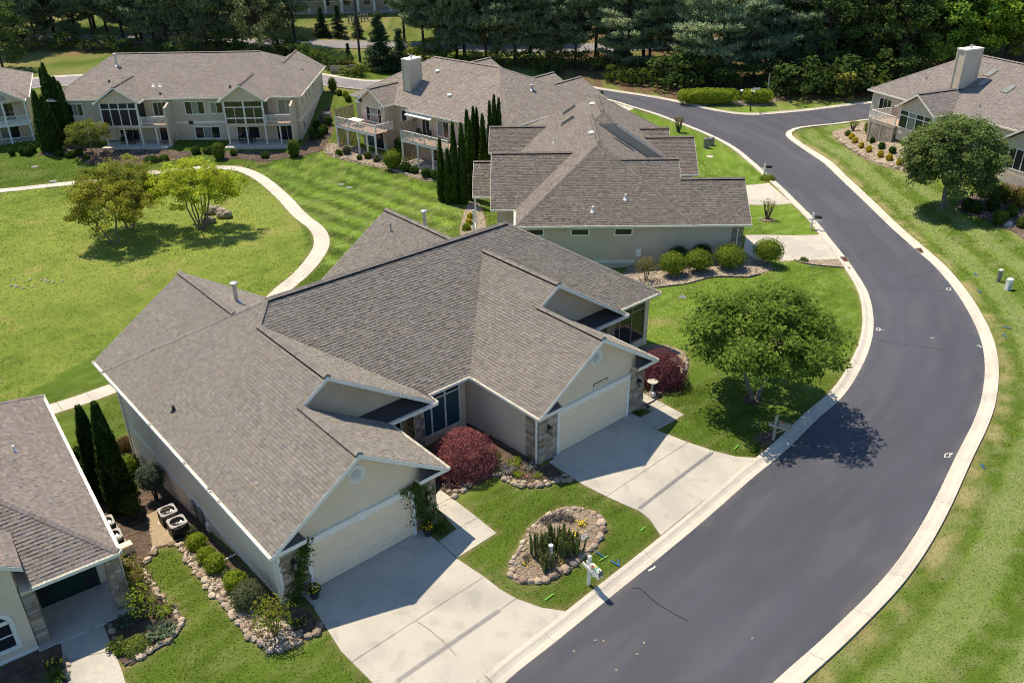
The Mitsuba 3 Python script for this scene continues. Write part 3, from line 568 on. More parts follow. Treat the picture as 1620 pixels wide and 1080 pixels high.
def build_roof(key, F, comps, col, tab=.21, expo=.155, var=.09, pieces=0, seed=1, caps=True, gutter=True, fascia='trim_white', thick=(.014, .042), hangers=False, vent=None, patch=.06):
    r = R3(seed); vis = visible_faces(comps); deck, rk = M(), key+'__roof'
    for V, pl in vis:
        fz = lambda d: (lambda x, y: pl[0]*x+pl[1]*y+pl[2]+d)
        deck.poly(V, fz(-.004), fz(-.13))
    put(rk, deck, 'soffit', F)
    W, P = [], []
    for V, pl in vis:
        w, p = shingle(V, pl, F, tab, expo, col, r, var, thick, patch); W.append(w)
        if p: P.append(p)
    wv, wc = np.concatenate([w['v'] for w in W]), np.concatenate([w['c'] for w in W]); wf = W[0]['f']
    d = np.linalg.norm(wv.mean(1)-CAM, axis=1); ordr = np.argsort(d); ins = ordr[:pieces]; rest = ordr[pieces:]
    for i in ins: put(rk+'__shingle', M().add(wv[i], wf, wc[i]), 'shingle_mat', smooth=False)
    m = M().add(wv[rest].reshape(-1, 3), (wf[None]+6*np.arange(len(rest))[:, None, None]).reshape(-1, 3), np.repeat(wc[rest], 6, 0))
    for v, f, c in P: m.add(v, f, c)
    k = put(rk+'__shingle_field', m, 'shingle_mat', smooth=False); tag(k, kind='stuff')
    cap, gut, hang, rake = M(), M(), M(), M()
    for i, c in enumerate(comps):
        for n_, (p, q_) in enumerate(c.ridges if caps else ()):
            for a, b in visible_runs(comps, i, p, q_):
                d = b-a; L = np.linalg.norm(d)
                if L < .3: continue
                u = d/L; s = np.cross(u, [0, 0, 1.0]); s /= np.linalg.norm(s); level = abs(u[2]) < .02
                lift, wd = (.105, .17) if (level and vent) else (.038, .15)
                k = max(1, int(L/.22))
                pls = []
                for sg in (-1, 1):                            # the slope on either side of this ridge
                    mid = (a+b)/2+s*sg*.25; pls.append(roof_z(comps, mid[0], mid[1])-(a[2]+b[2])/2)
                for t in range(k):
                    x0, x1 = a+u*L*t/k, a+u*L*(t+1)/k
                    if x0[2] > x1[2]: x0, x1 = x1, x0
                    up0, up1 = np.array([0, 0, lift+.012]), np.array([0, 0, lift-.004])
                    cc = np.array(col)*1.04*np.clip(r.normal(1, .09), .8, 1.25)
                    for sg, dz in zip((-1, 1), pls):
                        dz = min(dz, -.02)*wd/.25 if dz > -3 else -.1
                        e = s*sg*wd+np.array([0, 0, dz])
                        q4 = [x0+up0, x1+up1, x1+up1+e, x0+up0+e]; dn = np.array([0, 0, -lift-.02])
                        v = q4+[q4[2]+dn, q4[3]+dn, q4[0]+dn]
                        f = [(0,1,2),(0,2,3),(0,3,5),(0,5,6)]; g = [(1,0,2),(1,2,3)]
                        if sg < 0: f, g = [t_[::-1] for t_ in f], [t_[::-1] for t_ in g]
                        cap.add(v, f, cc); cap.add([v[2], v[3], v[4], v[5]], g, (.016, .015, .015) if level and vent else cc)
        for p, q_ in (c.eaves if gutter else ()):
            p, q_ = np.array(p, float), np.array(q_, float); d = (q_-p)[:2]/np.linalg.norm((q_-p)[:2]); n = np.array([d[1], -d[0]])
            for a, b in visible_runs(comps, i, p, q_, (n[0]*.04, n[1]*.04), True):
                if np.linalg.norm(b-a) < .3: continue
                L = np.linalg.norm(b-a)
                gut = M(); gut.obox(a[:2], d, -.03, L+.03, a[2]-.15, a[2]-.138, .012, .13); gut.obox(a[:2], d, -.03, L+.03, a[2]-.138, a[2]-.012, .118, .13)
                gut.obox(a[:2], d, -.03, L+.03, a[2]-.19, a[2]-.02, -.02, .012)
                gut.obox(a[:2], d, -.03, -.02, a[2]-.138, a[2]-.012, .012, .118); gut.obox(a[:2], d, L+.02, L+.03, a[2]-.138, a[2]-.012, .012, .118)
                put(key+'__gutter', gut, 'gutter_white', F)
                if hangers:
                    for t in np.arange(.4, L, .9): hang.obox(a[:2], d, t-.015, t+.015, a[2]-.02, a[2]-.005, .0, .12)
        for p, q_ in c.rakes:
            for a, b in visible_runs(comps, i, p, q_):
                if np.linalg.norm(b-a) < .3: continue
                put(key+'__fascia', M().beam(a+[0, 0, -.005], b+[0, 0, -.005], .05, .20), fascia, F)
    if cap.n: tag(put(rk+'__ridge_cap', cap, 'shingle_mat', F, False), kind='stuff')
    if hang.n: tag(put(key+'__gutter__hanger', hang, 'gutter_white', F), kind='stuff')

# ---------------------------------------------------------------- walls, openings and fittings
def wall(key, F, coords, z0, z1, m='stucco', name='wall'):
    return put(key+'__'+name, M().poly(coords, z1, z0), m, F)
def gable_wall(key, F, tri, t, depth=.12, m='stucco', name='gable_wall'):
    """An upright polygon of points (u, z) along t from P: tri = (P, [(u, z)...])."""
    P, pts = tri; t = np.array([t[0], t[1]]); n = np.array([t[1], -t[0]]); k = len(pts)
    v = [[*(np.array(P)+t*u+n*d), z] for d in (0, -depth) for u, z in pts]
    f = [(0, i, i+1) for i in range(1, k-1)]+[(k, k+i+1, k+i) for i in range(1, k-1)]
    for i in range(k): j = (i+1) % k; f += [(i, k+i, k+j), (i, k+j, j)]
    return put(key+'__'+name, M().add(v, f), m, F)
def window(key, F, P, t, u, z, w, h, cols=1, rows=1, glass='glass_dark', frame='trim_white', bar=.05, border=.09, mixg=None, name='window', sub=True, out=0.0):
    """A framed window: the frame stands proud of the wall, each pane is a sheet of its own set back in it."""
    m = M(); o = out
    m.obox(P, t, u-border, u+w+border, z-border, z, o, o+.06); m.obox(P, t, u-border, u+w+border, z+h, z+h+border, o, o+.06)
    m.obox(P, t, u-border, u, z, z+h, o, o+.06); m.obox(P, t, u+w, u+w+border, z, z+h, o, o+.06)
    cs = list(np.linspace(u, u+w, cols+1)) if np.isscalar(cols) else [u+w*c for c in cols]
    rs = list(np.linspace(z, z+h, rows+1)) if np.isscalar(rows) else [z+h*c for c in rows]
    for c in cs[1:-1]: m.obox(P, t, c-bar/2, c+bar/2, z, z+h, o, o+.045)
    for c in rs[1:-1]: m.obox(P, t, u, u+w, c-bar/2, c+bar/2, o, o+.040)
    k = put(key+'__'+name, m, frame, F)
    n = 0
    for i in range(len(rs)-1):
        for j in range(len(cs)-1):
            g = glass if mixg is None else mixg[n % len(mixg)]; n += 1
            a0, a1 = cs[j]+(bar/2 if j else 0), cs[j+1]-(bar/2 if j < len(cs)-2 else 0)
            b0, b1 = rs[i]+(bar/2 if i else 0), rs[i+1]-(bar/2 if i < len(rs)-2 else 0)
            put(k+'__pane', M().obox(P, t, a0, a1, b0, b1, o+.004, o+.016), g, F)
    return k
STONE = [(.36,.285,.20),(.29,.22,.155),(.44,.36,.27),(.24,.185,.14),(.34,.30,.25),(.40,.31,.21),(.28,.25,.22)]
def stone_face(key, F, P, t, u0, u1, z0, z1, r, d=.05, rows=(.13, .24), name='wall__stone', widths=(.28, .62)):
    """Ledge stones, each its own block, laid in uneven courses."""
    z = z0
    while z < z1-.03:
        h = min(r.uniform(*rows), z1-z); h = z1-z if z1-z-h < .08 else h; u = u0
        while u < u1-.02:
            w = r.uniform(*widths); w = u1-u if u1-u-w < .15 else w
            c = np.array(STONE[r.integers(len(STONE))])*r.uniform(.75, 1.2); dd = d*r.uniform(.6, 1.3); g = .008
            m = M().obox(P, t, u+g, u+w-g, z+g, z+h-g, -.02, dd, c)
            v = m.v[0]; cen = v.mean(0); v[:] = cen+(v-cen)*(1+r.normal(0, .012, v.shape))
            put(key+'__'+name, m, 'stone_mat', F, smooth=False); u += w
        z += h
def downspout(key, F, p, z0, z1, kick=None):
    m = M(); m.box(p[0]-.045, p[1]-.035, z0+.1, p[0]+.045, p[1]+.035, z1)
    for z in np.arange(z0+.8, z1, 1.3): m.box(p[0]-.055, p[1]-.045, z, p[0]+.055, p[1]+.045, z+.04)
    if kick: m.beam([p[0], p[1], z0+.16], [p[0]+kick[0], p[1]+kick[1], z0+.1], .09, .08)
    put(key+'__downspout', m, 'gutter_white', F)
def garage_door(key, F, P, t, u, z0, w, h, rows=4, cols=8):
    k = None
    for i in range(rows):
        m = M(); a, b = z0+h*i/rows+.006, z0+h*(i+1)/rows-.006
        m.obox(P, t, u, u+w, a, b, -.03, .012)
        for j in range(cols):
            x0, x1 = u+w*j/cols+.07, u+w*(j+1)/cols-.07
            m.obox(P, t, x0, x1, a+.09, b-.09, .012, .020); m.obox(P, t, x0+.05, x1-.05, a+.14, b-.14, .020, .026)
        k = k or key+'__garage_door'
        put(key+'__garage_door__panel' if i else key+'__garage_door', m, 'door_cream', F)
def lantern(key, F, P, t, u, z):
    m = M(); m.obox(P, t, u-.06, u+.06, z-.05, z+.22, .05, .075); m.obox(P, t, u-.02, u+.02, z+.16, z+.19, .075, .2)
    m.obox(P, t, u-.085, u+.085, z+.10, z+.13, .115, .285); m.obox(P, t, u-.03, u+.03, z+.13, z+.20, .17, .23); m.obox(P, t, u-.06, u+.06, z-.24, z-.21, .14, .26)
    for a in (-.06, .05):
        for b in (.14, .25): m.obox(P, t, u+a, u+a+.01, z-.21, z+.10, b, b+.01)
    k = put(key+'__wall_lamp', m, 'black_metal', F); put(k+'__pane', M().obox(P, t, u-.045, u+.045, z-.20, z+.09, .155, .245), 'glass_curtain', F)
def pipe_vent(key, F, comps, x, y, h=.45, r=.04, cap=False, m='grey_metal', name='roof_vent', dome=False, lab=None):
    z = roof_z(comps, x, y); g = M()
    if dome:
        th = np.linspace(0, np.pi/2, 5); pts = []
        g.tube([(x, y, z-.1), (x, y, z+.10)], .22, 12)
        g.tube([(x, y, z+.10), (x, y, z+.14), (x, y, z+.20), (x, y, z+.24)], [.30, .29, .19, .03], 12)
    else:
        g.tube([(x, y, z-.15), (x, y, z+h)], r, 10); g.tube([(x, y, z-.08), (x, y, z+.07)], [r*2.6, r*1.2], 10)
        if cap: g.tube([(x, y, z+h-.02), (x, y, z+h+.05), (x, y, z+h+.12), (x, y, z+h+.16)], [r*1.25, r*1.9, r*1.9, r*.9], 12)
    return put(key+'__'+name, g, m, F, smooth=40)
def skylight(key, F, comps, x, y, w=.7, l=1.3, glass='glass_dark'):
    e = .05; z = roof_z(comps, x, y); gx, gy = (roof_z(comps, x+e, y)-roof_z(comps, x-e, y))/(2*e), (roof_z(comps, x, y+e)-roof_z(comps, x, y-e))/(2*e)
    g = np.array([gx, gy]); u = g/np.linalg.norm(g); s = np.array([-u[1], u[0]]); k = 1/math.hypot(1, np.linalg.norm(g))
    pt = lambda a, b, d: [*(np.array([x, y])+s*a+u*b*k), z+np.linalg.norm(g)*b*k+d]
    def slab(a0, a1, b0, b1, d0, d1): return [pt(a0,b0,d0), pt(a1,b0,d0), pt(a1,b1,d0), pt(a0,b1,d0), pt(a0,b0,d1), pt(a1,b0,d1), pt(a1,b1,d1), pt(a0,b1,d1)]
    m = M(); W, H = w/2, l/2
    for q in ((-W, -W+.06, -H, H), (W-.06, W, -H, H), (-W, W, -H, -H+.06), (-W, W, H-.06, H)): m.hexa(slab(*q, -.06, .13))
    k_ = put(key+'__skylight', m, 'grey_metal', F); put(k_+'__pane', M().hexa(slab(-W+.06, W-.06, -H+.06, H-.06, .05, .11)), glass, F)
def chimney(key, F, x, y, w, d, z0, z1, m='stucco_grey'):
    g = M().box(x-w/2, y-d/2, z0, x+w/2, y+d/2, z1)
    for a in (-1, 1):
        for b in (-1, 1): g.box(x+a*w/2-.07, y+b*d/2-.07, z0, x+a*w/2+.07, y+b*d/2+.07, z1-.001)
    k = put(key+'__chimney', g, m, F)
    put(k+'__cap', M().box(x-w/2-.1, y-d/2-.1, z1, x+w/2+.1, y+d/2+.1, z1+.14), 'trim_white', F)
    put(k+'__flue', M().tube([(x, y, z1+.1), (x, y, z1+.35), (x, y, z1+.36), (x, y, z1+.45)], [.12, .12, .19, .17], 10), 'galvanised', F, smooth=40)
def return_roof(key, F, a0, a1, b, zE, s, left):
    """The small hipped roof that closes the foot of a gable."""
    w = a1-a0; sg = 1 if left else -1; A = a0 if left else a1
    pts = [(A, b, zE), (A+sg*w, b, zE), (A+sg*w*.78, b+.46, zE+s*w*.74-.10), (A+sg*.32, b+.46, zE+.10)]
    low = [(p[0], p[1], zE-.13) for p in pts]
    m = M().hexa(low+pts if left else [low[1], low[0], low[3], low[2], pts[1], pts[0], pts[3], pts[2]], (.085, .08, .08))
    put(key+'__roof__return', m, 'shingle_mat', F, smooth=False)
    put(key+'__fascia', M().box(min(A, A+sg*w), b-.025, zE-.14, max(A, A+sg*w), b+.0, zE+.012), 'trim_white', F)
def railing(key, F, p, q_, z, h=1.0, step=.12, m='trim_white', post=1.8, bal=True, name='railing'):
    p, q_ = np.array(p, float), np.array(q_, float); L = np.linalg.norm(q_-p); d = (q_-p)/L; g = M()
    g.beam([*p, z+h], [*q_, z+h], .09, .05); g.beam([*p, z+.14], [*q_, z+.14], .05, .05)
    for t in np.linspace(0, L, max(2, int(L/post)+1)): r = p+d*t; g.box(r[0]-.05, r[1]-.05, z, r[0]+.05, r[1]+.05, z+h+.03)
    k = put(key+'__'+name, g, m, F); b = M()
    if bal:
        for t in np.arange(step/2, L, step): r = p+d*t; b.box(r[0]-.018, r[1]-.018, z+.12, r[0]+.018, r[1]+.018, z+h-.04)
        tag(put(k+'__baluster', b, m, F), kind='stuff')

# ================================================================ the near duplex
SH1 = (.190, .179, .160)
s = .655
H1 = Frame(-9.047, 24.657, 40.613)
zE = 3.06
comps1 = [hip(0, 28.26, 5.38, 18.35, zE, zE+s*6.485, 6.485, 21.775, 11.865),
          gable(0, 10.97, 4.55, 12, zE, s, r1=10.8), gable(0, 8.21, 0, 8, zE, s, r1=4.6),
          gable(13.69, 24.63, 4.68, 12, zE, s), gable(13.69, 21.93, .15, 8, zE, s, r1=4.75),
          gable(0, 10.6, 12, 19.72, zE, s, front=False, back=True, r0=13.05), gable(13.7, 24.3, 12, 20.4, zE, s, front=False, back=True)]
duplex = thing('near_duplex', 'nearest and largest duplex, tan stucco with two garage gables facing the road', 'house')
build_roof(duplex, H1, comps1, SH1, pieces=300, seed=11, hangers=True, vent=True, var=.095)
zb = -4.2
wall(duplex, H1, [(.38,.5),(7.83,.5),(7.83,5.2),(7.83,6.6),(10.55,6.6),(10.55,6.05),(13.85,6.05),(13.85,17.9),(.38,17.9)], zb, zE-.10)
wall(duplex, H1, [(14.07,.65),(21.55,.65),(21.55,6.7),(24.3,6.7),(24.3,5.85),(27.9,5.85),(27.9,17.9),(13.852,17.9),(13.852,6.3),(14.07,6.3)], zb, zE-.10)
wall(duplex, H1, [(.5,17.9),(10.1,17.9),(10.1,19.0),(.5,19.0)], zb, zE-.1); wall(duplex, H1, [(14.2,17.9),(23.8,17.9),(23.8,19.7),(14.2,19.7)], zb, zE-.1)
for a0, w, bf, ew in ((0, 8.21, .5, 10.97), (13.69, 8.24, .65, 10.94)):
    hw = w/2; e = .38
    gable_wall(duplex, H1, ((a0+e, bf), [(0, zE-.1), (w-2*e, zE-.1), (w-2*e, zE+s*e-.16), (hw-e, zE+s*hw-.16), (0, zE+s*e-.16)]), (1, 0), .2)
    bE_ = 4.55 if a0 == 0 else 4.68
    hw = ew/2; d = 1.05
    gable_wall(duplex, H1, ((a0, bE_+d), [(.4, zE-.1), (ew-.45, zE-.1), (ew-.45, zE+s*.45-.16), (hw, zE+s*hw-.16), (.4, zE+.10)]), (1, 0), .2)
    # the low slab roof over the entry, in front of the upper gable
    x0, x1 = a0+w-1.25, a0+ew
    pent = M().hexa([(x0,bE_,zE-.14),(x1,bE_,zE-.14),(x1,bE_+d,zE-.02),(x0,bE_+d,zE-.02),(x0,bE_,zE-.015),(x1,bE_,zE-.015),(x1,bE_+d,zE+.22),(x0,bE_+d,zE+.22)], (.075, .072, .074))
    put(duplex+'__roof__pent', pent, 'shingle_mat', H1, smooth=False)
    g = M(); g.obox((a0+w+.02, bE_), (1, 0), 0, ew-w+.03, zE-.16, zE-.148, .0, .13); g.obox((a0+w+.02, bE_), (1, 0), 0, ew-w+.03, zE-.148, zE-.01, .118, .13); g.obox((a0+w+.02, bE_), (1, 0), 0, ew-w+.03, zE-.2, zE-.012, -.02, .012)
    put(duplex+'__gutter', g, 'gutter_white', H1)
    put(duplex+'__entry_soffit', M().box(a0+w-.4, bE_+.02, zE-.24, a0+ew-.05, 6.75, zE-.15), 'soffit', H1)
    for L_ in (True, False):
        aa = (a0, a0+1.45) if L_ else (a0+w-1.45, a0+w)
        return_roof(duplex, H1, *aa, bf-.5, zE, s, L_)
        put(duplex+'__soffit', M().box(aa[0]+.05, bf-.48, zE-.22, aa[1]-.03, bf, zE-.14), 'soffit', H1)
    # round gable vent: ring and louvres
    zc, ac = zE+s*w/2-1.22, a0+w/2
    m = M(); th = np.linspace(0, 2*np.pi, 25)
    ring = [(ac+.36*math.cos(t), bf-.03, zc+.36*math.sin(t)) for t in th]; m.tube(ring, .055, 6, False)
    ring = [(ac+.27*math.cos(t), bf-.02, zc+.27*math.sin(t)) for t in th]; m.tube(ring, .03, 6, False)
    k = put(duplex+'__gable_vent', m, 'trim_white', H1, smooth=40)
    m = M(); m.add([(ac+.26*math.cos(t), bf-.006, zc+.26*math.sin(t)) for t in th[:-1]], [(0, i, i+1) for i in range(1, 23)])
    put(k+'__backing', m, 'grey_metal', H1)
    m = M()
    for zz in np.arange(-.22, .23, .055):
        c_ = math.sqrt(max(.26**2-zz**2, .001)); m.box(ac-c_, bf-.03, zc+zz-.014, ac+c_, bf-.01, zc+zz+.014)
    put(k+'__louvre', m, 'white_plastic', H1)
    # garage door, its head and jambs
    u0 = a0+1.70; dw = 4.84
    garage_door(duplex, H1, (u0, bf), (1, 0), 0, .02, dw, 2.28)
    m = M(); m.obox((u0, bf), (1, 0), -.15, dw+.15, 2.30, 2.58, 0, .09); m.obox((u0, bf), (1, 0), -.15, 0, .0, 2.30, 0, .085); m.obox((u0, bf), (1, 0), dw, dw+.15, .0, 2.30, 0, .085)
    m.obox((u0, bf), (1, 0), dw/2-.2, dw/2+.2, 2.26, 2.66, .0, .12); m.obox((u0, bf), (1, 0), -.18, dw+.18, 2.58, 2.62, 0, .12)
    put(duplex+'__garage_trim', m, 'trim_white', H1)
    m = M().obox((u0, bf), (1, 0), 0, dw, 0.0, .024, -.02, .02); put(duplex+'__garage_door__seal', m, 'black_metal', H1)
    r = R3(int(40+a0))
    for t0, t1 in ((a0+.36, u0-.16), (u0+dw+.16, a0+w-.36)):
        stone_face(duplex, H1, (t0, bf), (1, 0), 0, t1-t0, -.25, 2.83, r, name='wall__stone')
    # the stone returns round the outer corners
    for aa, t in ((a0+.38 if a0 == 0 else a0+.38, (0, -1)), (a0+w-.38, (0, 1))):
        P = (aa, bf+.9) if t[1] < 0 else (aa, bf)
        if a0 == 0 and t[1] < 0: continue
        stone_face(duplex, H1, P, t, 0, .9, -.3, 2.83, r, d=.04, name='wall__stone')
    lantern(duplex, H1, (a0+.95, bf), (1, 0), 0, 1.85); lantern(duplex, H1, (a0+w-.9, bf), (1, 0), 0, 1.85)
    # entry: stone post, column and door in the recess
    ex = a0+ew-.55
    stone_face(duplex, H1, (ex-.1, 5.55), (1, 0), 0, .55, -.3, 2.8, r, name='wall__stone', widths=(.2, .4)); stone_face(duplex, H1, (ex-.1, 6.1), (0, -1), 0, .55, -.3, 2.8, r, name='wall__stone', widths=(.2, .4))
    put(duplex+'__entry_post', M().box(ex-.12, 5.53, -.3, ex+.47, 6.12, 2.86), 'stucco', H1)
    P = (a0+w+.3, 6.6 if a0 == 0 else 6.7)
    window(duplex, H1, P, (1, 0), 0, .05, 1.6, 2.15, [0, .28, 1], 1, mixg=['glass_teal', 'door_green'], name='front_door')
    # tall window wall beside the entry
    a_l, a_r = (10.72, 13.45) if a0 == 0 else (24.5, 27.45)
    P = (a_l, 6.05 if a0 == 0 else 5.85)
    window(duplex, H1, P, (1, 0), .08, .12, a_r-a_l-.12, 2.62, 3 if a0 == 0 else [0, .25, .62, 1], [0, .76, 1], mixg=['glass_teal']*3+['glass_dark']*3 if a0 == 0 else ['glass_dark']*6, frame='grey_metal' if a0 else 'trim_white', bar=.09, border=.1, name='window_wall')
# fittings on walls
put(duplex+'__trim_band', M().obox((.38, 17.92), (0, -1), 0, 17.42, -.26, .0, 0, .03), 'trim_white', H1)
put(duplex+'__corner_board', M().box(.33, .45, -.4, .44, .56, 2.86), 'trim_white', H1)
downspout(duplex, H1, (.30, .62), -.35, 2.9); downspout(duplex, H1, (.30, 17.75), -2.9, 2.9); downspout(duplex, H1, (13.98, .72), -.2, 2.9); downspout(duplex, H1, (27.97, 6.1), -.8, 2.85)
# house number plate over the right garage door
k = put(duplex+'__number_plate', M().obox((13.69, .65), (1, 0), 4.28-.25, 4.28+.75, 2.86, 3.03, 0, .03), 'black_metal', H1)
put(k+'__face', M().obox((13.69, .65), (1, 0), 4.28-.21, 4.28+.71, 2.895, 2.995, .03, .036), 'door_cream', H1)
# meters, conduits and panels on the left side wall
for u, z, w, h, mm in ((9.3, -.35, .32, .5, 'grey_metal'), (8.5, -.45, .38, .75, 'grey_metal'), (7.8, -.7, .3, .4, 'light_plastic')):
    k = put(duplex+'__meter_box', M().obox((.38, u), (0, -1), -w/2, w/2, z-h/2, z+h/2, 0, .16), mm, H1)
    put(k+'__conduit', M().obox((.38, u), (0, -1), -.03, .03, z-h/2-.9, z-h/2, .01, .07), mm, H1)
put(duplex+'__access_panel', M().obox((.38, 7.3), (0, -1), -.55, .55, -1.15, -.35, 0, .03), 'stucco_grey', H1)
put(duplex+'__drain_pipe', M().tube([H1.o*0+[.3, 4.9, -.32], [-.55, 4.9, -.36]], .04, 8), 'light_plastic', H1, smooth=40)
for x_, y_, kw in ((6.75, 16.2, dict(h=.95, r=.11, cap=True, m='galvanised', name='flue_vent')), (20.4, 18.2, dict(h=.95, r=.11, cap=True, m='galvanised', name='flue_vent')), (18.0, 18.4, dict(h=.5, r=.04)), (.95, 11.2, dict(h=.28, r=.07, m='black_metal'))):
    pipe_vent(duplex, H1, comps1, x_, y_, **kw)

# ================================================================ the middle house
H2 = Frame(18.46, 62.6, 89.3); z2 = 1.3; s2 = .655
U2 = Comp([[(13.7,2.9,1.3),(28,2.9,1.3),(21.5,10.3,6.3),(15,10.3,6.3),(13.7,9.15,5.5)], [(28,17.7,1.3),(13.7,17.7,1.3),(13.7,11.45,5.5),(15,10.3,6.3),(21.5,10.3,6.3)], [(13.7,9.15,5.53),(15,10.3,6.3),(13.7,11.45,5.53)], [(28,2.9,1.3),(28,17.7,1.3),(21.5,10.3,6.3)]],
          [((15,10.3,6.3),(21.5,10.3,6.3)), ((13.7,9.15,5.5),(15,10.3,6.3)), ((13.7,11.45,5.5),(15,10.3,6.3)), ((28,2.9,1.3),(21.5,10.3,6.3))], [((13.7,2.9,1.3),(28,2.9,1.3)), ((28,17.7,1.3),(13.7,17.7,1.3))], [((13.7,2.9,1.3),(13.7,9.15,5.5)), ((13.7,17.7,1.3),(13.7,11.45,5.5))])
comps2 = [hip(0, 16, 4.4, 18.1, z2, z2+s2*6.85, 6.85, 16, 11.25), U2,
          gable(0, 7.4, 0, 9, z2, s2, r1=5.05), gable(0, 10.8, 5.0, 11, z2, s2, r1=9.8), gable(12.4, 19.6, 1.8, 9, z2, s2), gable(14.8, 22.4, 3.7, 9, z2, s2),
          gable(3.75, 13.45, 12.5, 20.1, z2, s2, front=False, back=True), gable(19.6, 25, 14, 20.7, z2, s2, front=False, back=True), gable(7.05, 13.3, 17, 21.7, z2-.05, s2, front=False, back=True)]
mid = thing('middle_house', 'tan house with speckled grey brown shingle roof, just behind the near duplex beside the road', 'house')
SH2 = (.156, .142, .126)
build_roof(mid, H2, comps2, SH2, tab=.24, expo=.165, seed=12, var=.15, patch=.06, vent=True)
zb2 = -6
wall(mid, H2, [(.4,.5),(6.9,.5),(6.9,5.4),(10.4,5.6),(14.2,5.6),(14.2,17.7),(.4,17.7)], zb2, z2-.1, 'stucco_grey')
wall(mid, H2, [(12.8,2.3),(19.2,2.3),(19.2,4.2),(22,4.2),(22,3.3),(27.6,3.3),(27.6,17.3),(14.202,17.3),(14.202,5.6),(12.8,5.6)], zb2, z2-.1, 'stucco_grey')
wall(mid, H2, [(4.15,17.7),(13.05,17.7),(13.05,19.6),(4.15,19.6)], zb2, z2-.1, 'stucco_grey'); wall(mid, H2, [(20,17.3),(24.6,17.3),(24.6,20.2),(20,20.2)], zb2, z2-.1, 'stucco_grey')
gable_wall(mid, H2, ((13.95, 17.3), [(0, z2-.1), (14.0, z2-.1), (8.15, 5.35), (5.85, 5.35)]), (0, -1), .15, 'stucco_grey')
gable_wall(mid, H2, ((.4, .5), [(0, z2-.1), (6.5, z2-.1), (6.5, z2+.1), (3.25, z2+s2*3.6-.16), (0, z2+.1)]), (1, 0), .2, 'stucco_grey')
gable_wall(mid, H2, ((12.8, 2.3), [(0, z2-.1), (6.4, z2-.1), (6.4, z2+.1), (3.2, z2+s2*3.6-.16), (0, z2+.1)]), (1, 0), .2, 'stucco_grey')
for b_ in (13.1, 9.75, 16.6): window(mid, H2, (.4, b_), (0, -1), -.62, .42, 1.25, .42, 1, 1, glass='glass_dark', border=.10)
put(mid+'__trim_band', M().obox((.4, 17.7), (0, -1), 0, 9.0, -1.98, -1.75, 0, .03), 'trim_white', H2)
r = R3(5); stone_face(mid, H2, (.4, 1.35), (0, -1), 0, .85, -2.2, 1.1, r, rows=(.16, .24)); stone_face(mid, H2, (.4, .5), (1, 0), 0, .9, -2.2, 1.1, r, rows=(.16, .24))
downspout(mid, H2, (.33, .92), -2.2, 1.15)
garage_door(mid, H2, (1.5, .5), (1, 0), 0, -1.75, 4.5, 2.2)
k = put(mid+'__meter_box', M().obox((.4, 8.5), (0, -1), -.2, .2, -1.4, -.8, 0, .18), 'light_plastic', H2)
for x_, y_, kw in ((10.4, 11.6, dict(dome=True, m='light_plastic', name='dome_vent')), (19.3, 10.9, dict(dome=True, m='light_plastic', name='dome_vent')), (14.9, 14.6, dict(h=.4, r=.06, m='light_plastic')), (2.1, 9.5, dict(h=.38, r=.09, m='light_plastic')), (1.15, 12.1, dict(h=.38, r=.09, m='light_plastic'))):
    pipe_vent(mid, H2, comps2, x_, y_, **kw)
skylight(mid, H2, comps2, 22.6, 12.9, .7, 1.5); skylight(mid, H2, comps2, 19.3, 13.2, .7, 1.5); skylight(mid, H2, comps2, 12.2, 8.6, .25, 2.2)
# rear deck of the middle house
dk = put(mid+'__deck', M().box(3.9, 19.6, -2.3, 7.4, 21.6, -2.15), 'wood_grey', H2)
for a, b in ((4.0, 21.5), (7.2, 21.5)): put(mid+'__deck__post', M().box(a-.07, b-.07, -6, a+.07, b+.07, 1.2), 'trim_white', H2)
railing(mid, H2, (3.95, 21.55), (7.35, 21.55), -2.15, 1.0); railing(mid, H2, (3.95, 19.7), (3.95, 21.5), -2.15, 1.0)

# ================================================================ the lower left house
H3 = Frame(-15.10, 25.37, 36.0); z3 = 2.8
comps3 = [hip(-26, 0, 0, 14.0, z3, z3+.655*7, -19, -7, 7), Comp([[(-3.1,6,4.0),(-3.1,-.35,4.0),(-6.1,-.35,5.95),(-6.1,6,5.95)], [(-9.1,-.35,4.0),(-9.1,6,4.0),(-6.1,6,5.95),(-6.1,-.35,5.95)]], [((-6.1,-.35,5.95),(-6.1,4.8,5.95))], [((-3.1,1.8,4.0),(-3.1,-.35,4.0))], [((-3.1,-.35,4.0),(-6.1,-.35,5.95)), ((-9.1,-.35,4.0),(-6.1,-.35,5.95))])]
lh = thing('corner_house', 'house cut by the lower left corner, with a dark green door under its porch', 'house')
build_roof(lh, H3, comps3, (.198, .178, .164), pieces=200, seed=13, hangers=True, var=.11)
wall(lh, H3, [(-3.5,2.1),(-.45,2.1),(-.45,13.5),(-25,13.5),(-25,2.1)], -4, z3-.1)
wall(lh, H3, [(-8.8,.02),(-3.5,.02),(-3.5,2.1),(-8.8,2.1)], -2, 3.86)
gable_wall(lh, H3, ((-8.8, .02), [(0, 3.86), (5.3, 3.86), (5.3, 3.95), (2.7, 5.6), (0, 3.95)]), (1, 0), .2)
put(lh+'__porch_floor', M().rbox(-3.52, -.25, -.5, -.06, 2.15, -.02), 'concrete', H3)
window(lh, H3, (-3.05, 2.1), (1, 0), .2, .06, 1.95, 2.2, [0, .2, .8, 1], 1, mixg=['glass_dark', 'door_green', 'glass_dark'], border=.14, frame='door_green', name='front_door')
k = lh+'__front_door'
for zz in (.35, 1.0, 1.6): put(k+'__door_panel', M().obox((-3.05, 2.1), (1, 0), .72, 1.62, zz, zz+.42, .016, .03), 'door_green', H3)
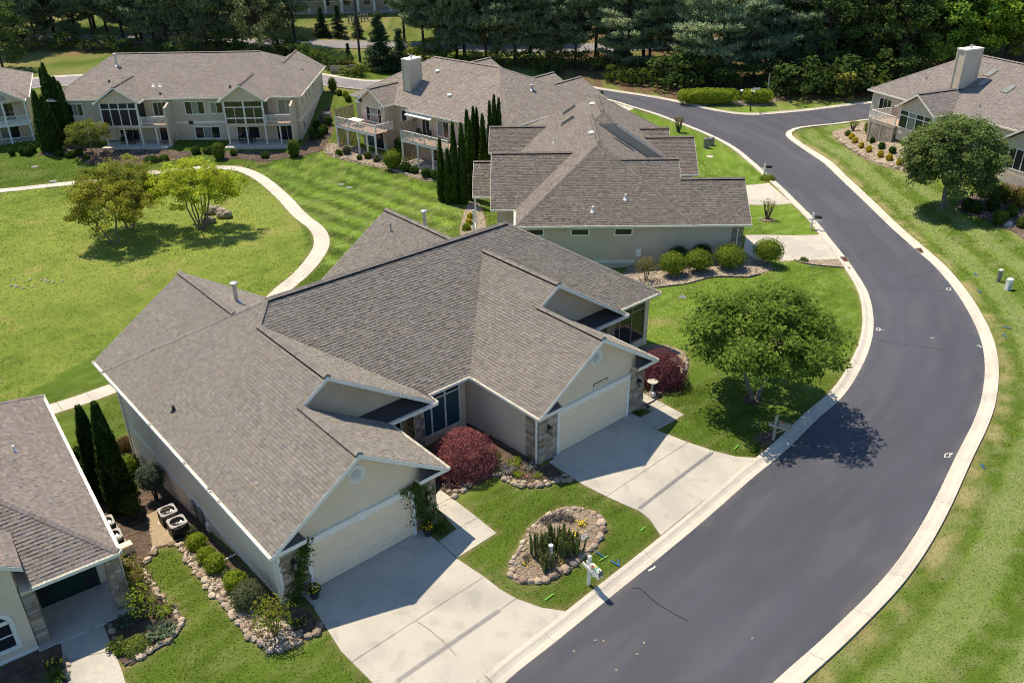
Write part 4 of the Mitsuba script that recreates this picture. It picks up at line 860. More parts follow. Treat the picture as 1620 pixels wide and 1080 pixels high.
put(lh+'__porch_soffit', M().box(-3.45, .02, z3-.28, -.1, 2.1, z3-.16), 'soffit', H3)
r = R3(77)
for a0 in (-.55, -3.46):
    w_ = .48 if a0 > -1 else .40
    put(lh+'__porch_column', M().box(a0+.03, .13, -.05, a0+w_-.03, .13+w_-.06, z3-.2), 'stucco', H3)
    for P, t in (((a0, .1), (1, 0)), ((a0+w_, .1), (0, 1)), ((a0, .1+w_), (0, -1))):
        stone_face(lh, H3, P, t, 0, w_, -.02, z3-.22, r, d=.03, name='porch_column__stone', widths=(.2, .4), rows=(.12, .2))
m = M(); th = np.linspace(0, np.pi, 11)
window(lh, H3, (-5.3, .02), (1, 0), -1.2, .5, 2.4, 1.1, 4, 2, border=.16, name='window')
arc = [(-5.3+1.28*math.cos(t), -.03, 1.65+.75*math.sin(t)) for t in th]; m.tube(arc, .09, 6); put(lh+'__window__arch', m, 'trim_white', H3, smooth=40)
m = M(); m.add([(-5.3, .0, 1.68)]+[(-5.3+1.2*math.cos(t), .0, 1.68+.68*math.sin(t)) for t in th], [(0, i, i+1) for i in range(1, 11)]); put(lh+'__window__pane', m, 'glass_dark', H3)
put(lh+'__trim_band', M().obox((-8.8, .02), (1, 0), 0, 5.32, -.35, .0, 0, .05), 'trim_white', H3)
downspout(lh, H3, (-.02, .35), -.3, z3-.1, (.05, -.5))
pipe_vent(lh, H3, comps3, -2.0, 7.3, h=.3, r=.05, m='light_plastic')

# ================================================================ the rear houses
SH4 = (.210, .190, .172)
H4 = Frame(-24.91, 105.36, 1.0); z4 = 1.75
comps4 = [hip(-30, 0, 0, 18, z4, 5.35, -24.6, -6.2, 9), gable(-23.75, -18.5, -2.05, 6, z4, .68), gable(-9.25, -3.75, -2.05, 6, z4, .66), gable(-7.4, 0, 9, 17.8, z4, .58, front=False, back=True)]
bl = thing('left_rear_house', 'two storey tan house at the upper left with two gabled screened porches facing the lawn', 'house')
build_roof(bl, H4, comps4, SH4, tab=.5, expo=.22, seed=14, var=.07, thick=(.012, .024), vent=True, patch=.12)
wall(bl, H4, [(-29.55,.45),(-.45,.45),(-.45,17.4),(-29.55,17.4)], -4.6, z4-.1, 'stucco_tan')
for zz, nm in ((-1.15, 'upper'), (-3.75, 'lower')):
    put(bl+'__trim_band', M().box(-29.57, .41, zz-.25, -.43, .45, zz), 'trim_white', H4)
    put(bl+'__trim_band', M().obox((-.45, .45), (0, 1), 0, 16.9, zz-.25, zz, 0, .04), 'trim_white', H4)
P4 = (0, .45); G2_ = ['glass_dark', 'glass_curtain', 'glass_dark']
for u, z, w, h, c, g in ((-28.0, -.25, 1.7, 1.35, 3, G2_), (-28.0, -3.25, 1.7, 1.35, 3, ['glass_dark', 'glass_curtain', 'glass_curtain']), (-14.0, -.25, 2.2, 1.4, 3, G2_), (-11.0, -.2, 1.4, 1.2, 2, ['glass_curtain', 'glass_dark']), (-13.3, -3.2, 2.9, 1.3, 3, G2_),
                          (-17.8, -.35, 1.6, 1.5, 3, ['glass_dark']), (-2.9, -.35, 1.9, 1.6, 2, ['glass_curtain']), (-22.4, -3.3, 2.2, 1.25, 3, ['glass_dark']), (-17.6, -3.75, 1.9, 1.9, 2, ['glass_dark']), (-8.2, -3.3, 2.6, 1.35, 2, ['glass_dark']), (-3.4, -3.6, 2.4, 1.75, 2, ['glass_dark'])):
    window(bl, H4, P4, (1, 0), u, z, w, h, c, 1, mixg=g, border=.11)
for u, z, h in ((2.0, -.2, 1.5), (4.6, .1, .9), (6.6, .1, .9), (9.6, .0, 1.1), (1.4, -3.0, 1.3), (5.6, -3.1, 1.3), (8.0, -2.6, .8)):
    window(bl, H4, (-.45, .45), (0, 1), u, z, .55, h, 1, 1, border=.07)
for a0, a1, scr in ((-23.35, -18.9, True), (-8.85, -4.15, False)):
    hw = (a1-a0)/2; b0 = -1.65; ze = z4-.12; s_ = .67
    gable_wall(bl, H4, ((a0, b0), [(0, ze-.05), (.18, ze-.05), (hw, ze+s_*hw-.75), (2*hw-.18, ze-.05), (2*hw, ze-.05), (2*hw, ze+.12), (hw, ze+s_*hw+.1), (0, ze+.12)]), (1, 0), .12, 'stucco_tan')
    put(bl+'__porch_beam', M().box(a0, b0, -1.35, a1, .45, -1.0), 'stucco_tan', H4); put(bl+'__porch_beam', M().box(a1, b0, -1.35, a1+3.0, .45, -1.08), 'stucco_tan', H4)
    m = M()
    for x_ in (a0, a1-.14): m.box(x_, b0, -1.0, x_+.14, b0+.12, ze)
    k = put(bl+'__porch_frame', m, 'trim_white', H4); m = M()
    n = 4
    for i in range(n+1):
        x_ = a0+.07+(a1-a0-.14)*i/n; top = ze+s_*(hw-abs(x_-a0-hw))-.72
        if 0 < i < n and not (not scr and i % 2): m.box(x_-(.05 if scr else .09), b0+.02, -1.0, x_+(.05 if scr else .09), b0+.10, max(top, ze-.05))
        elif 0 < i < n: m.box(x_-.03, b0+.02, -1.0, x_+.03, b0+.10, .9)
    m.box(a0, b0+.025, .86, a1, b0+.095, .97)
    if not scr: m.box(a0, b0+.025, -.45, a1, b0+.095, -.30)
    put(bl+'__porch_frame', m, 'trim_white', H4)
    for i in range(n):
        x0, x1 = a0+.14+(a1-a0-.28)*i/n, a0+.14+(a1-a0-.28)*(i+1)/n; t0, t1 = [max(ze+s_*(hw-abs(x_-a0-hw))-.74, ze-.04) for x_ in (x0, x1)]
        mm = 'screen_dark' if scr else 'glass_dark'
        put(bl+'__porch_screen', M().box(x0+.04, b0+.055, -1.0, x1-.04, b0+.065, .86), mm, H4)
        q = [(x0+.04, b0+.055, .97), (x1-.04, b0+.055, .97), (x1-.04, b0+.065, .97), (x0+.04, b0+.065, .97)]
        put(bl+'__porch_screen', M().hexa(q+[(x0+.04, b0+.055, t0), (x1-.04, b0+.055, t1), (x1-.04, b0+.065, t1), (x0+.04, b0+.065, t0)]), mm, H4)
    for x_ in (a0, a1): put(bl+'__porch_screen', M().box(x_-.006, b0+.14, -1.0, x_+.006, .44, ze-.05), 'screen_dark' if scr else 'glass_dark', H4)
    # balcony to the right, its rail, the tall privacy fin, patio and posts
    put(bl+'__balcony_floor', M().box(a1+.02, b0, -1.08, a1+3.0, .45, -1.0), 'deck_wood', H4)
    railing(bl, H4, (a1+.1, b0+.06), (a1+3.0, b0+.06), -1.0, .95)
    f0 = a1+3.02
    put(bl+'__privacy_wall', M().hexa([(f0,b0-.4,-4.4),(f0+.22,b0-.4,-4.4),(f0+.22,.45,-4.4),(f0,.45,-4.4),(f0,b0-.1,1.0),(f0+.22,b0-.1,1.0),(f0+.22,.45,1.45),(f0,.45,1.45)]), 'stucco_tan', H4)
    zf = max(tz(*H4.w(np.array([[xx, yy, 0]]))[0, :2]) for xx in (a0-.3, f0, (a0+f0)/2) for yy in (b0-1.1, -1))+.10
    put(bl+'__patio', M().rbox(a0-.3, b0-1.1, -4.9, f0, .5, zf), 'concrete', H4)
    for x_ in (a0+.1, a0+2.3, a1-.1, a1+1.6):
        b_ = b0+.1 if x_ < a1-1 or x_ > a1 else b0-.05
        m = M().box(x_-.07, b_-.07, -4.0, x_+.07, b_+.07, -1.3); put(bl+'__post', m, 'trim_white', H4)
    downspout(bl, H4, (a1-.1, b0-.22), -4.1, z4-.2)
    # patio table and chairs
    if scr:
        t = thing('patio_chaise', 'dark reclining patio chair under the left rear house porch', 'chair')
        m = M().beam([-16.9,-.9,(zf+0.30)], [-15.6,-.9,(zf+0.30)], .5, .06); m.beam([-15.6,-.9,(zf+0.30)], [-15.1,-.9,(zf+0.82)], .5, .06); put(t+'__seat', m, 'deck_wood', H4)
        m = M(); [m.box(x_-.03, y_-.03, (zf+0.00), x_+.03, y_+.03, (zf+0.30)) for x_ in (-16.8, -15.6) for y_ in (-1.1, -.7)]; put(t+'__leg', m, 'black_metal', H4)
    cx = a0+2.3 if scr else a0+1.9
    t = thing('patio_table', 'round dark patio table under the %s porch of the left rear house' % ('left' if scr else 'right'), 'table')
    put(t+'__table_top', M().tube([(cx, -.6, (zf+0.68)), (cx, -.6, (zf+0.72))], .55, 14), 'black_metal', H4); put(t+'__leg', M().tube([(cx, -.6, (zf+0.00)), (cx, -.6, (zf+0.68))], .06, 8), 'black_metal', H4)
    for n_, a in enumerate((.5, 2.2, 4.0, 5.4)):
        t = thing('patio_chair', 'dark patio chair, %s of four at the table under the %s porch' % (('right rear', 'left rear', 'left front', 'right front')[n_], 'left' if scr else 'right'), 'chair', 'patio chairs of the left rear house')
        x_, y_ = cx+.85*math.cos(a), -.6+.7*math.sin(a); d = np.array([math.cos(a), math.sin(a)])
        put(t+'__seat', M().box(x_-.22, y_-.22, (zf+0.42), x_+.22, y_+.22, (zf+0.47)), 'black_metal', H4); e = d*.2
        put(t+'__backrest', M().beam([x_+e[0]-d[1]*.2, y_+e[1]+d[0]*.2, (zf+0.92)], [x_+e[0]+d[1]*.2, y_+e[1]-d[0]*.2, (zf+0.92)], .04, .45), 'black_metal', H4)
        m = M(); [m.box(x_+i*.18-.02, y_+j*.18-.02, (zf+0.00), x_+i*.18+.02, y_+j*.18+.02, (zf+0.42)) for i in (-1, 1) for j in (-1, 1)]; put(t+'__leg', m, 'black_metal', H4)
for x_, y_, kw in ((-23.6, 6.6, dict(h=1.3, r=.13, cap=True, m='galvanised', name='flue_vent')), (-23.6, 3.3, dict(h=.25, r=.09, m='black_metal')), (-18.0, 2.4, dict(h=.2, r=.12, m='light_plastic')), (-17.2, 2.4, dict(h=.2, r=.12, m='light_plastic')), (-16.8, -.0+.8, dict(h=.2, r=.1, m='black_metal')), (-8.7, 1.9, dict(h=.25, r=.1, m='black_metal')), (-1.6, 10.5, dict(h=.25, r=.08))):
    pipe_vent(bl, H4, comps4, x_, y_, **kw)
put(bl+'__wall_vent', M().obox(P4, (1, 0), -13.9, -13.4, -1.5, -1.1, .02, .09), 'black_metal', H4)

H5 = Frame(-11.7, 99, -40.5); z5 = 1.5
comps5 = [hip(-10.8, 14.4, 1.2, 17.4, z5, 5.6, -3.6, 6.6, 8.6), hip(0, 14.4, 0, 15, z5-.01, 5.55, 6.2, 6.6, 8.6), gable(-7.95, -3.15, -.55, 5, z5, .70), gable(3.6, 14.4, 8, 15.6, z5, .50, front=False, back=True), gable(6.9, 14.4, 8, 18.8, z5, .50, front=False, back=True), gable(-3, 4, 9, 14, z5+1.9, .5, front=False, back=True)]
bc = thing('centre_rear_house', 'tan house at the top centre with a chimney, two raised decks and a small flag', 'house')
build_roof(bc, H5, comps5, (.225, .203, .178), tab=.5, expo=.2, seed=15, var=.08, thick=(.012, .024), vent=True)
wall(bc, H5, [(-10.4,1.6),(-.1,1.6),(-.1,.4),(14.0,.4),(14.0,17),(-10.4,17)], -4.6, z5-.1, 'stucco_tan')
wall(bc, H5, [(-7.6,-.1),(-3.5,-.1),(-3.5,1.6),(-7.6,1.6)], -4.6, z5-.1, 'stucco_tan')
gable_wall(bc, H5, ((-7.6, -.1), [(0, z5-.1), (4.1, z5-.1), (4.1, z5+.08), (2.05, z5+1.42), (0, z5+.08)]), (1, 0), .15, 'stucco_tan')
for L_ in (True, False): return_roof(bc, H5, *((-7.95, -7.15) if L_ else (-3.95, -3.15)), -.55, z5, .7, L_)
window(bc, H5, (-7.6, -.1), (1, 0), 1.0, -.65, 2.5, 1.6, [0, .25, .78, 1], 1, mixg=['glass_dark', 'glass_curtain', 'glass_dark'])
window(bc, H5, (-7.6, -.1), (1, 0), .7, -3.75, 2.9, 1.9, [0, .5, 1], 1, mixg=['glass_teal', 'glass_dark'])
window(bc, H5, (0, .4), (1, 0), 4.6, -.75, 1.7, 1.7, 2, 1, mixg=['glass_curtain', 'glass_dark']); window(bc, H5, (0, .4), (1, 0), 2.2, -1.0, 1.1, 2.1, 2, 1, glass='glass_dark', name='patio_door'); window(bc, H5, (-2.6, 1.6), (1, 0), .2, -.6, .8, 1.4, 1, 1)
window(bc, H5, (0, .4), (1, 0), 3.6, -3.7, 1.2, 1.5, 1, 1); window(bc, H5, (14.0, .4), (0, 1), 7.4, .25, 1.5, .5, 1, 1, glass='glass_dark', border=.1)
put(bc+'__trim_band', M().obox((-7.6, -.1), (1, 0), 0, 4.1, -3.98, -3.7, 0, .04), 'trim_white', H5)
put(bc+'__awning', M().hexa([(.1,-.35,.95),(4.2,-.35,.95),(4.2,.4,1.2),(.1,.4,1.2),(.1,-.35,1.05),(4.2,-.35,1.05),(4.2,.4,1.35),(.1,.4,1.35)]), 'trim_white', H5)
chimney(bc, H5, -2.9, 4.1, 1.1, 1.9, 1.5, 6.1)
for x_, y_, kw in ((-1.2, 6.6, dict(dome=True, m='light_plastic', name='dome_vent')), (3.9, 3.2, dict(dome=True, m='light_plastic', name='dome_vent')), (10.6, 9.6, dict(h=.4, r=.14, cap=True, m='galvanised')), (11.2, 3.4, dict(h=.25, r=.08)), (2.2, 3.8, dict(h=.2, r=.07))):
    pipe_vent(bc, H5, comps5, x_, y_, **kw)
for n_, (x0, x1, b0, b1, posts) in enumerate(((-9.3, -2.3, -2.75, -.1, (-9.2, -7.3, -5.4, -3.9, -2.45)), (1.3, 8.6, -2.2, .4, (1.45, 3.9, 6.2, 8.4)))):
    m = M()
    for b in np.arange(b0, b1-.1, .145): m.box(x0, b, -1.14, x1, b+.135, -1.10)
    put(bc+'__deck', m, 'deck_wood', H5); put(bc+'__deck__beam', M().box(x0, b0-.05, -1.40, x1, b0+.05, -1.145), 'trim_white', H5)
    for x_ in posts: put(bc+'__deck__post', M().box(x_-.08, b0-.07, -4.4, x_+.08, b0+.09, -1.4), 'trim_white', H5)
    railing(bc, H5, (x0+.05, b0+.02), (x1, b0+.02), -1.10, 1.0, step=.14, m='trim_white')
    if n_ == 0: railing(bc, H5, (x1, b0+.1), (x1, b1), -1.1, 1.0, step=.14)
    put(bc+'__patio', M().rbox(x0-.2, b0-.2, -4.6, x1+.3, b1, -3.95), 'concrete', H5)
    for z0, z1 in ((-3.9, -1.5), (-1.08, .75)):
        for t in np.arange(0, b1-b0+.2, .20):
            put(bc+'__privacy_fence__slat', M().box(x0-.02, b0+t, z0, x0+.02, b0+t+.13, z1), 'wood_tan', H5)
        put(bc+'__privacy_fence__rail', M().box(x0+.02, b0, z1-.25, x0+.07, b1, z1-.15), 'wood_tan', H5); put(bc+'__privacy_fence__rail', M().box(x0+.02, b0, z0+.2, x0+.07, b1, z0+.3), 'wood_tan', H5)
t = thing('deck_table', 'grey glass topped table on the left deck of the centre rear house', 'table')
put(t+'__table_top', M().box(-7.9, -2.0, -.42, -6.1, -1.0, -.37), 'light_plastic', H5); m = M(); [m.box(x_-.04, y_-.04, -1.1, x_+.04, y_+.04, -.42) for x_ in (-7.7, -6.3) for y_ in (-1.9, -1.1)]; put(t+'__leg', m, 'grey_metal', H5)
for n_, (x_, y_) in enumerate(((2.3, -.6), (3.2, -1.2), (3.9, -.4))):
    t = thing('deck_chair', ('dark metal chair nearest the rail', 'dark metal chair in the middle', 'dark metal chair by the glass door')[n_]+' of the right deck', 'chair', 'chairs on the right deck of the centre rear house')
    put(t+'__seat', M().box(x_-.24, y_-.24, -.68, x_+.24, y_+.24, -.63), 'black_metal', H5); put(t+'__backrest', M().box(x_-.24, y_+.2, -.63, x_+.24, y_+.25, -.15), 'black_metal', H5)
    m = M(); [m.box(x_+i*.2-.02, y_+j*.2-.02, -1.1, x_+i*.2+.02, y_+j*.2+.02, -.68) for i in (-1, 1) for j in (-1, 1)]; put(t+'__leg', m, 'black_metal', H5)
# flag on a slanted pole at the deck corner
t = thing('flag', 'small striped flag hanging on a slanted pole by the left deck', 'flag')
put(t+'__pole', M().tube([(-3.3, -.2, -.6), (-2.6, -.9, .5)], .03, 6), 'wood_grey', H5)
def cloth(u0, u1, w0, w1, c, m):
    U, Wv = np.linspace(u0, u1, 5), np.linspace(w0, w1, 7); v = []
    for u in U:
        for w in Wv: v.append((-2.62-.30*w, -.88+.32*w+.05*math.sin(7*u+5*w), .45-1.25*u-.35*w+.03*math.sin(9*u)))
    f = [];
    for i in range(4):
        for j in range(6): a = i*7+j; f += [(a, a+7, a+8), (a, a+8, a+1)]
    m.add(v, f, c)
m = M()
for i in range(7): cloth(i/7, (i+1)/7, 0, 1, (.50, .03, .045) if i % 2 == 0 else (.75, .74, .70), m)
put(t+'__stripes', m, 'coloured', H5, smooth=True)
m = M(); U = np.linspace(0, .5, 4)
v = [(-2.62-.30*w-.01, -.9+.32*w+.05*math.sin(7*u+5*w), .47-1.25*u-.35*w+.03*math.sin(9*u)) for u in U for w in (0, .25, .5)]
m.add(v, [t_ for i in range(3) for j in range(2) for a in [i*3+j] for t_ in ((a, a+3, a+4), (a, a+4, a+1))], (.03, .05, .18)); put(t+'__canton', m, 'coloured', H5, smooth=True)

H6 = Frame(41.72, 102.37, -67); z6 = 2.4
comps6 = [hip(0, 34, 0, 18, z6, z6+4.1, 5.6, 28, 9), gable(7.0, 12.3, -2.75, 5, z6-.1, .66), gable(21.2, 27.0, -4.3, 5, z6-.1, .66)]
rh = thing('right_house', 'tan house cut off by the right edge, with a tall chimney and skylights', 'house')
build_roof(rh, H6, comps6, (.200, .183, .172), tab=.45, expo=.2, seed=16, var=.08, thick=(.012, .024), vent=True)
wall(rh, H6, [(.5,.5),(33,.5),(33,17.5),(.5,17.5)], -.75, z6-.1, 'stucco_grey'); wall(rh, H6, [(.47,.47),(33.03,.47),(33.03,17.53),(.47,17.53)], -3, -.75, 'concrete', name='foundation')
put(rh+'__trim_band', M().box(.44, .42, -.78, 33.05, 17.56, -.55), 'trim_white', H6)
window(rh, H6, (0, .5), (1, 0), 1.6, .35, 1.75, 1.35, 3, 1, glass='glass_dark')
for a0, a1, b0 in ((7.35, 11.95, -2.3), (21.6, 26.6, -3.9)):
    hw = (a1-a0)/2; ze = z6-.2
    gable_wall(rh, H6, ((a0, b0), [(0, ze-.2), (2*hw, ze-.2), (2*hw, ze+.06), (hw, ze+.66*hw+.02), (0, ze+.06)]), (1, 0), .12, 'stucco_grey')
    wall(rh, H6, [(a0,b0+.05),(a1,b0+.05),(a1,.5),(a0,.5)], -1.3 if a0 < 10 else -1.6, .0, 'stucco_grey', 'porch_base')
    if a0 < 10:
        window(rh, H6, (a0, b0+.05), (1, 0), .15, .12, 2*hw-.3, ze-.45, 4, [0, .72, 1], mixg=['glass_dark', 'glass_curtain', 'glass_dark', 'glass_dark'], bar=.10, name='porch_window')
    else:
        window(rh, H6, (a0, b0+.05), (1, 0), .15, .05, 2*hw-.3, ze-.35, 6, 1, glass='screen_dark', bar=.09, name='porch_screen')
        for i in range(26):                                   # the lattice skirt
            x_ = a0+.1+i*.19; m = M().beam([x_, b0-.02, -1.55], [min(x_+.9, a1), b0-.02, -.1], .02, .05); m.beam([min(x_+.9, a1), b0-.04, -1.55], [x_, b0-.04, -.1], .02, .05); put(rh+'__lattice__slat', m, 'trim_white', H6)
    wall(rh, H6, [(a0,b0),(a0+.12,b0),(a0+.12,.5),(a0,.5)], -.0, ze, 'trim_white', 'porch_side'); wall(rh, H6, [(a1-.12,b0),(a1,b0),(a1,.5),(a1-.12,.5)], 0, ze, 'trim_white', 'porch_side')
m = M()
for b in np.arange(-2.6, .4, .145): m.box(3.7, b, .02, 7.3, b+.135, .06)
put(rh+'__deck', m, 'deck_wood', H6); put(rh+'__deck__beam', M().box(3.65, -2.65, -.25, 7.3, -2.55, .02), 'wood_grey', H6)
for x_, y_ in ((3.75, -2.6), (5.5, -2.6), (7.2, -2.6), (3.75, .2)): put(rh+'__deck__post', M().box(x_-.07, y_-.07, -2.6, x_+.07, y_+.07, .02), 'wood_grey', H6)
railing(rh, H6, (3.75, -2.6), (7.3, -2.6), .06, 1.05, m='trim_white'); railing(rh, H6, (3.75, .3), (3.75, -2.55), .06, 1.05, m='trim_white')
for i in range(19): put(rh+'__deck_skirt__slat', M().box(3.72+i*.19, -2.62, -2.4, 3.72+i*.19+.13, -2.6, -.27), 'wood_grey', H6)
chimney(rh, H6, 9.3, 3.9, 1.0, 2.4, 3.0, 8.0)
for x_, y_ in ((10.9, 5.0), (14.1, 4.9), (10.2, 6.6)): skylight(rh, H6, comps6, x_, y_, .75, 1.35, 'glass_curtain')
pipe_vent(rh, H6, comps6, 4.6, 3.6, h=.3, r=.07); pipe_vent(rh, H6, comps6, 13.9, 1.6, h=.3, r=.07)
downspout(rh, H6, (.42, .5), -1.6, z6-.2)

H7 = Frame(-58.3, 107.2, 24); z7 = 1.6
comps7 = [hip(-26, 0, 0, 16, z7, z7+3.6, -19, -7, 8), gable(-5.6, -.35, -1.7, 5, z7, .62)]
fl = thing('far_left_house', 'sliver of a tan house with two levels of white balconies at the left edge', 'house')
build_roof(fl, H7, comps7, SH4, tab=.5, expo=.22, seed=17, var=.11, thick=(.012, .024))
wall(fl, H7, [(-25.5,.5),(-.45,.5),(-.45,15.5),(-25.5,15.5)], -4.6, z7-.1, 'stucco_tan')
gable_wall(fl, H7, ((-5.25, -1.35), [(0, z7-.1), (4.55, z7-.1), (4.55, z7+.05), (2.3, z7+1.45), (0, z7+.05)]), (1, 0), .15)
m = M(); th = np.linspace(0, np.pi, 11); m.add([(-3.0, -1.40, z7+.15)]+[(-3.0+.75*math.cos(t), -1.40, z7+.15+.75*math.sin(t)) for t in th], [(0, i, i+1) for i in range(1, 11)]); k = put(fl+'__fan_window', m, 'glass_curtain', H7)
m = M().tube([(-3.0+.8*math.cos(t), -1.42, z7+.15+.8*math.sin(t)) for t in th], .06, 6); [m.tube([(-3, -1.42, z7+.15), (-3.0+.75*math.cos(t), -1.42, z7+.15+.75*math.sin(t))], .03, 4) for t in th[1:-1:2]]; put(k+'__frame', m, 'trim_white', H7)
for zf in (-1.1, -3.7):
    put(fl+'__balcony_floor', M().box(-5.3, -1.5, zf-.25, -.4, .5, zf), 'trim_white', H7)
    railing(fl, H7, (-5.2, -1.42), (-.5, -1.42), zf, 1.0, m='light_plastic', step=.13)
for x_ in (-5.2, -2.9, -.5): put(fl+'__post', M().box(x_-.09, -1.5, -4.5, x_+.09, -1.32, z7-.05), 'light_plastic', H7)
for u, z, w, h in ((-4.0, -1.0, 2.0, 2.0), (-4.0, -3.2, 2.0, 1.5)): window(fl, H7, (0, .5), (1, 0), u, z, w, h, 2, 1, mixg=['glass_curtain', 'glass_dark'])

# pale house far up behind the pines, its white porch columns and brick end
H8 = Frame(*(-41.34, 181.35), 9)
fh = thing('hillside_house', 'pale house with tall white porch columns at the top edge behind the pines', 'house')
wall(fh, H8, [(-2,3),(22,3),(22,14),(-2,14)], -1, 6, 'stucco_grey'); wall(fh, H8, [(22,1),(36,1),(36,14),(22,14)], -1, 6, 'old_asphalt', 'brick_end')
put(fh+'__porch_floor', M().box(-2, 0, -.5, 20, 3, .5), 'concrete', H8); put(fh+'__roof', M().poly([(-3,-1),(37,-1),(37,15),(-3,15)], 6.5, 6.0), 'old_asphalt', H8)
for x_ in np.arange(-1, 20, 3.2): put(fh+'__column', M().tube([(x_, .4, .5), (x_, .4, 6)], .28, 10), 'light_plastic', H8, smooth=40)
for x_ in (1, 5, 9, 13, 17): window(fh, H8, (x_, 3), (1, 0), 0, 1.4, 1.3, 2.4, 1, 2)

# ================================================================ plants
def unit(v): return v/(np.linalg.norm(v, axis=-1, keepdims=True)+1e-12)
def leaves(C, N, size, col, r, asp=.6, fold=.25, m=None):
    """Each leaf is a bent rhomb of four corners at C facing roughly N."""
    n = len(C); N = unit(N); t = unit(np.cross(N, r.normal(size=(n, 3)))); b = np.cross(N, t); s = np.broadcast_to(size, (n,))[:, None]
    v = np.stack([C-t*s*.5, C-b*s*asp*.5+N*s*fold*.3, C+t*s*.5, C+b*s*asp*.5+N*s*fold*.3], 1).reshape(-1, 3)
    k = np.arange(n)[:, None]*4; f = np.concatenate([k+[0, 1, 2], k+[0, 2, 3]], 1).reshape(-1, 3)
    m = m or M(); return m.add(v, f, np.repeat(col, 4, 0))
def pal(cols, n, r, var=.16):
    c = np.array(cols); i = r.integers(len(c), size=n); j = r.integers(len(c), size=n); t = r.random((n, 1))
    return (c[i]*t+c[j]*(1-t))*np.clip(r.normal(1, var, (n, 1)), .5, 1.6)
def sphere_dirs(n, r, up=-1.0):
    z = r.uniform(up, 1, n); a = r.uniform(0, 2*np.pi, n); q = np.sqrt(1-z*z); return np.c_[q*np.cos(a), q*np.sin(a), z]
GREEN = [(.105,.165,.030),(.075,.130,.024),(.150,.205,.040)]
DARKG = [(.058,.115,.026),(.080,.145,.034),(.042,.088,.021)]
LIME = [(.25,.35,.035),(.31,.39,.045),(.19,.28,.03)]
YELLOW = [(.62,.50,.03),(.52,.44,.04),(.38,.37,.04)]
RED = [(.26,.085,.095),(.33,.13,.135),(.16,.052,.062),(.38,.18,.17)]
PURPLE = [(.185,.066,.085),(.24,.10,.115),(.115,.042,.055)]
GREYG = [(.13,.165,.085),(.17,.20,.11),(.10,.135,.065)]
BLUEG = [(.11,.17,.12),(.085,.14,.10),(.15,.20,.14)]
OLIVE = [(.20,.20,.045),(.15,.17,.035),(.26,.22,.06)]
def P3(xy, dz=0): return np.array([xy[0], xy[1], tz(*xy)+dz])
def shrub(key, label, cat, xy, w, h, cols, n, ls, seed, group=None, shape='ball', lift=.0, stems=0, sink=.05, rag=.15, flowers=None, d=None):
    """A shrub: short stems and a crown of leaves standing off an uneven surface and through its outer third."""
    r = R3(seed); b = P3(xy); k = thing(key, label, cat, group); d = d or w
    s = M(); ns = stems or 4; spread = w*.22
    for i in range(ns):
        a = 2*np.pi*i/ns+r.uniform(0, .6); top = b+[math.cos(a)*spread, math.sin(a)*spread, lift+h*.45]
        s.tube([b+[math.cos(a)*.04, math.sin(a)*.04, -.1], (b+top)/2+[0, 0, .03], top], [.028, .022, .012], 5)
    put(k+'__stem', s, 'bark', smooth=40)
    dr_ = sphere_dirs(n, r, -.75 if shape != 'box' else -.5)
    if shape == 'box': dr_ = dr_/np.maximum(np.abs(dr_).max(1, keepdims=True), .01)**.72
    if shape == 'mound': dr_[:, 2] = np.abs(dr_[:, 2])
    nz = meshkit.fbm(dr_*2.2+seed, 3, 2)-.5
    rad = (1+2.2*rag*nz)*np.where(r.random(n) < .72, r.uniform(.92, 1.05, n), r.uniform(.55, .95, n)); rad = rad*np.where((r.random(n) < .07) & (shape == 'ball'), r.uniform(1.05, 1.2, n), 1)
    hz = h/2 if shape != 'mound' else h; cz = lift+(h/2 if shape != 'mound' else 0)
    C = b+[0, 0, cz-sink]+dr_*rad[:, None]*[w/2, d/2, hz]
    m = leaves(C, unit(dr_)+r.normal(0, .45, (n, 3)), ls*r.uniform(.7, 1.3, n), pal(cols, n, r)*(1+.35*nz)[:, None], r)
    core = trimesh.creation.icosphere(2, 1.0); cv = core.vertices.copy()*(1 if rag < .35 else .3)
    if shape == 'box': cv = cv/np.abs(cv).max(1, keepdims=True)**.72
    if shape == 'mound': cv[:, 2] = np.abs(cv[:, 2])
    cn = meshkit.fbm(cv*2.2+seed, 3, 2)-.5
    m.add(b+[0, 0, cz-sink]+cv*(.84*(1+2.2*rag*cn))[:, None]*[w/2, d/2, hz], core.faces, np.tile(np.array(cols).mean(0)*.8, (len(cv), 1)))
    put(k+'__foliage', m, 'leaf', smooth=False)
    if flowers:
        nf, fc, fs = flowers; q = sphere_dirs(nf, r, .1); C = b+[0, 0, cz-sink]+q*[w/2, d/2, hz]*1.03
        put(k+'__flower', leaves(C, q+r.normal(0, .3, (nf, 3)), fs, pal(fc, nf, r), r, .9), 'petal', smooth=False)
    return k
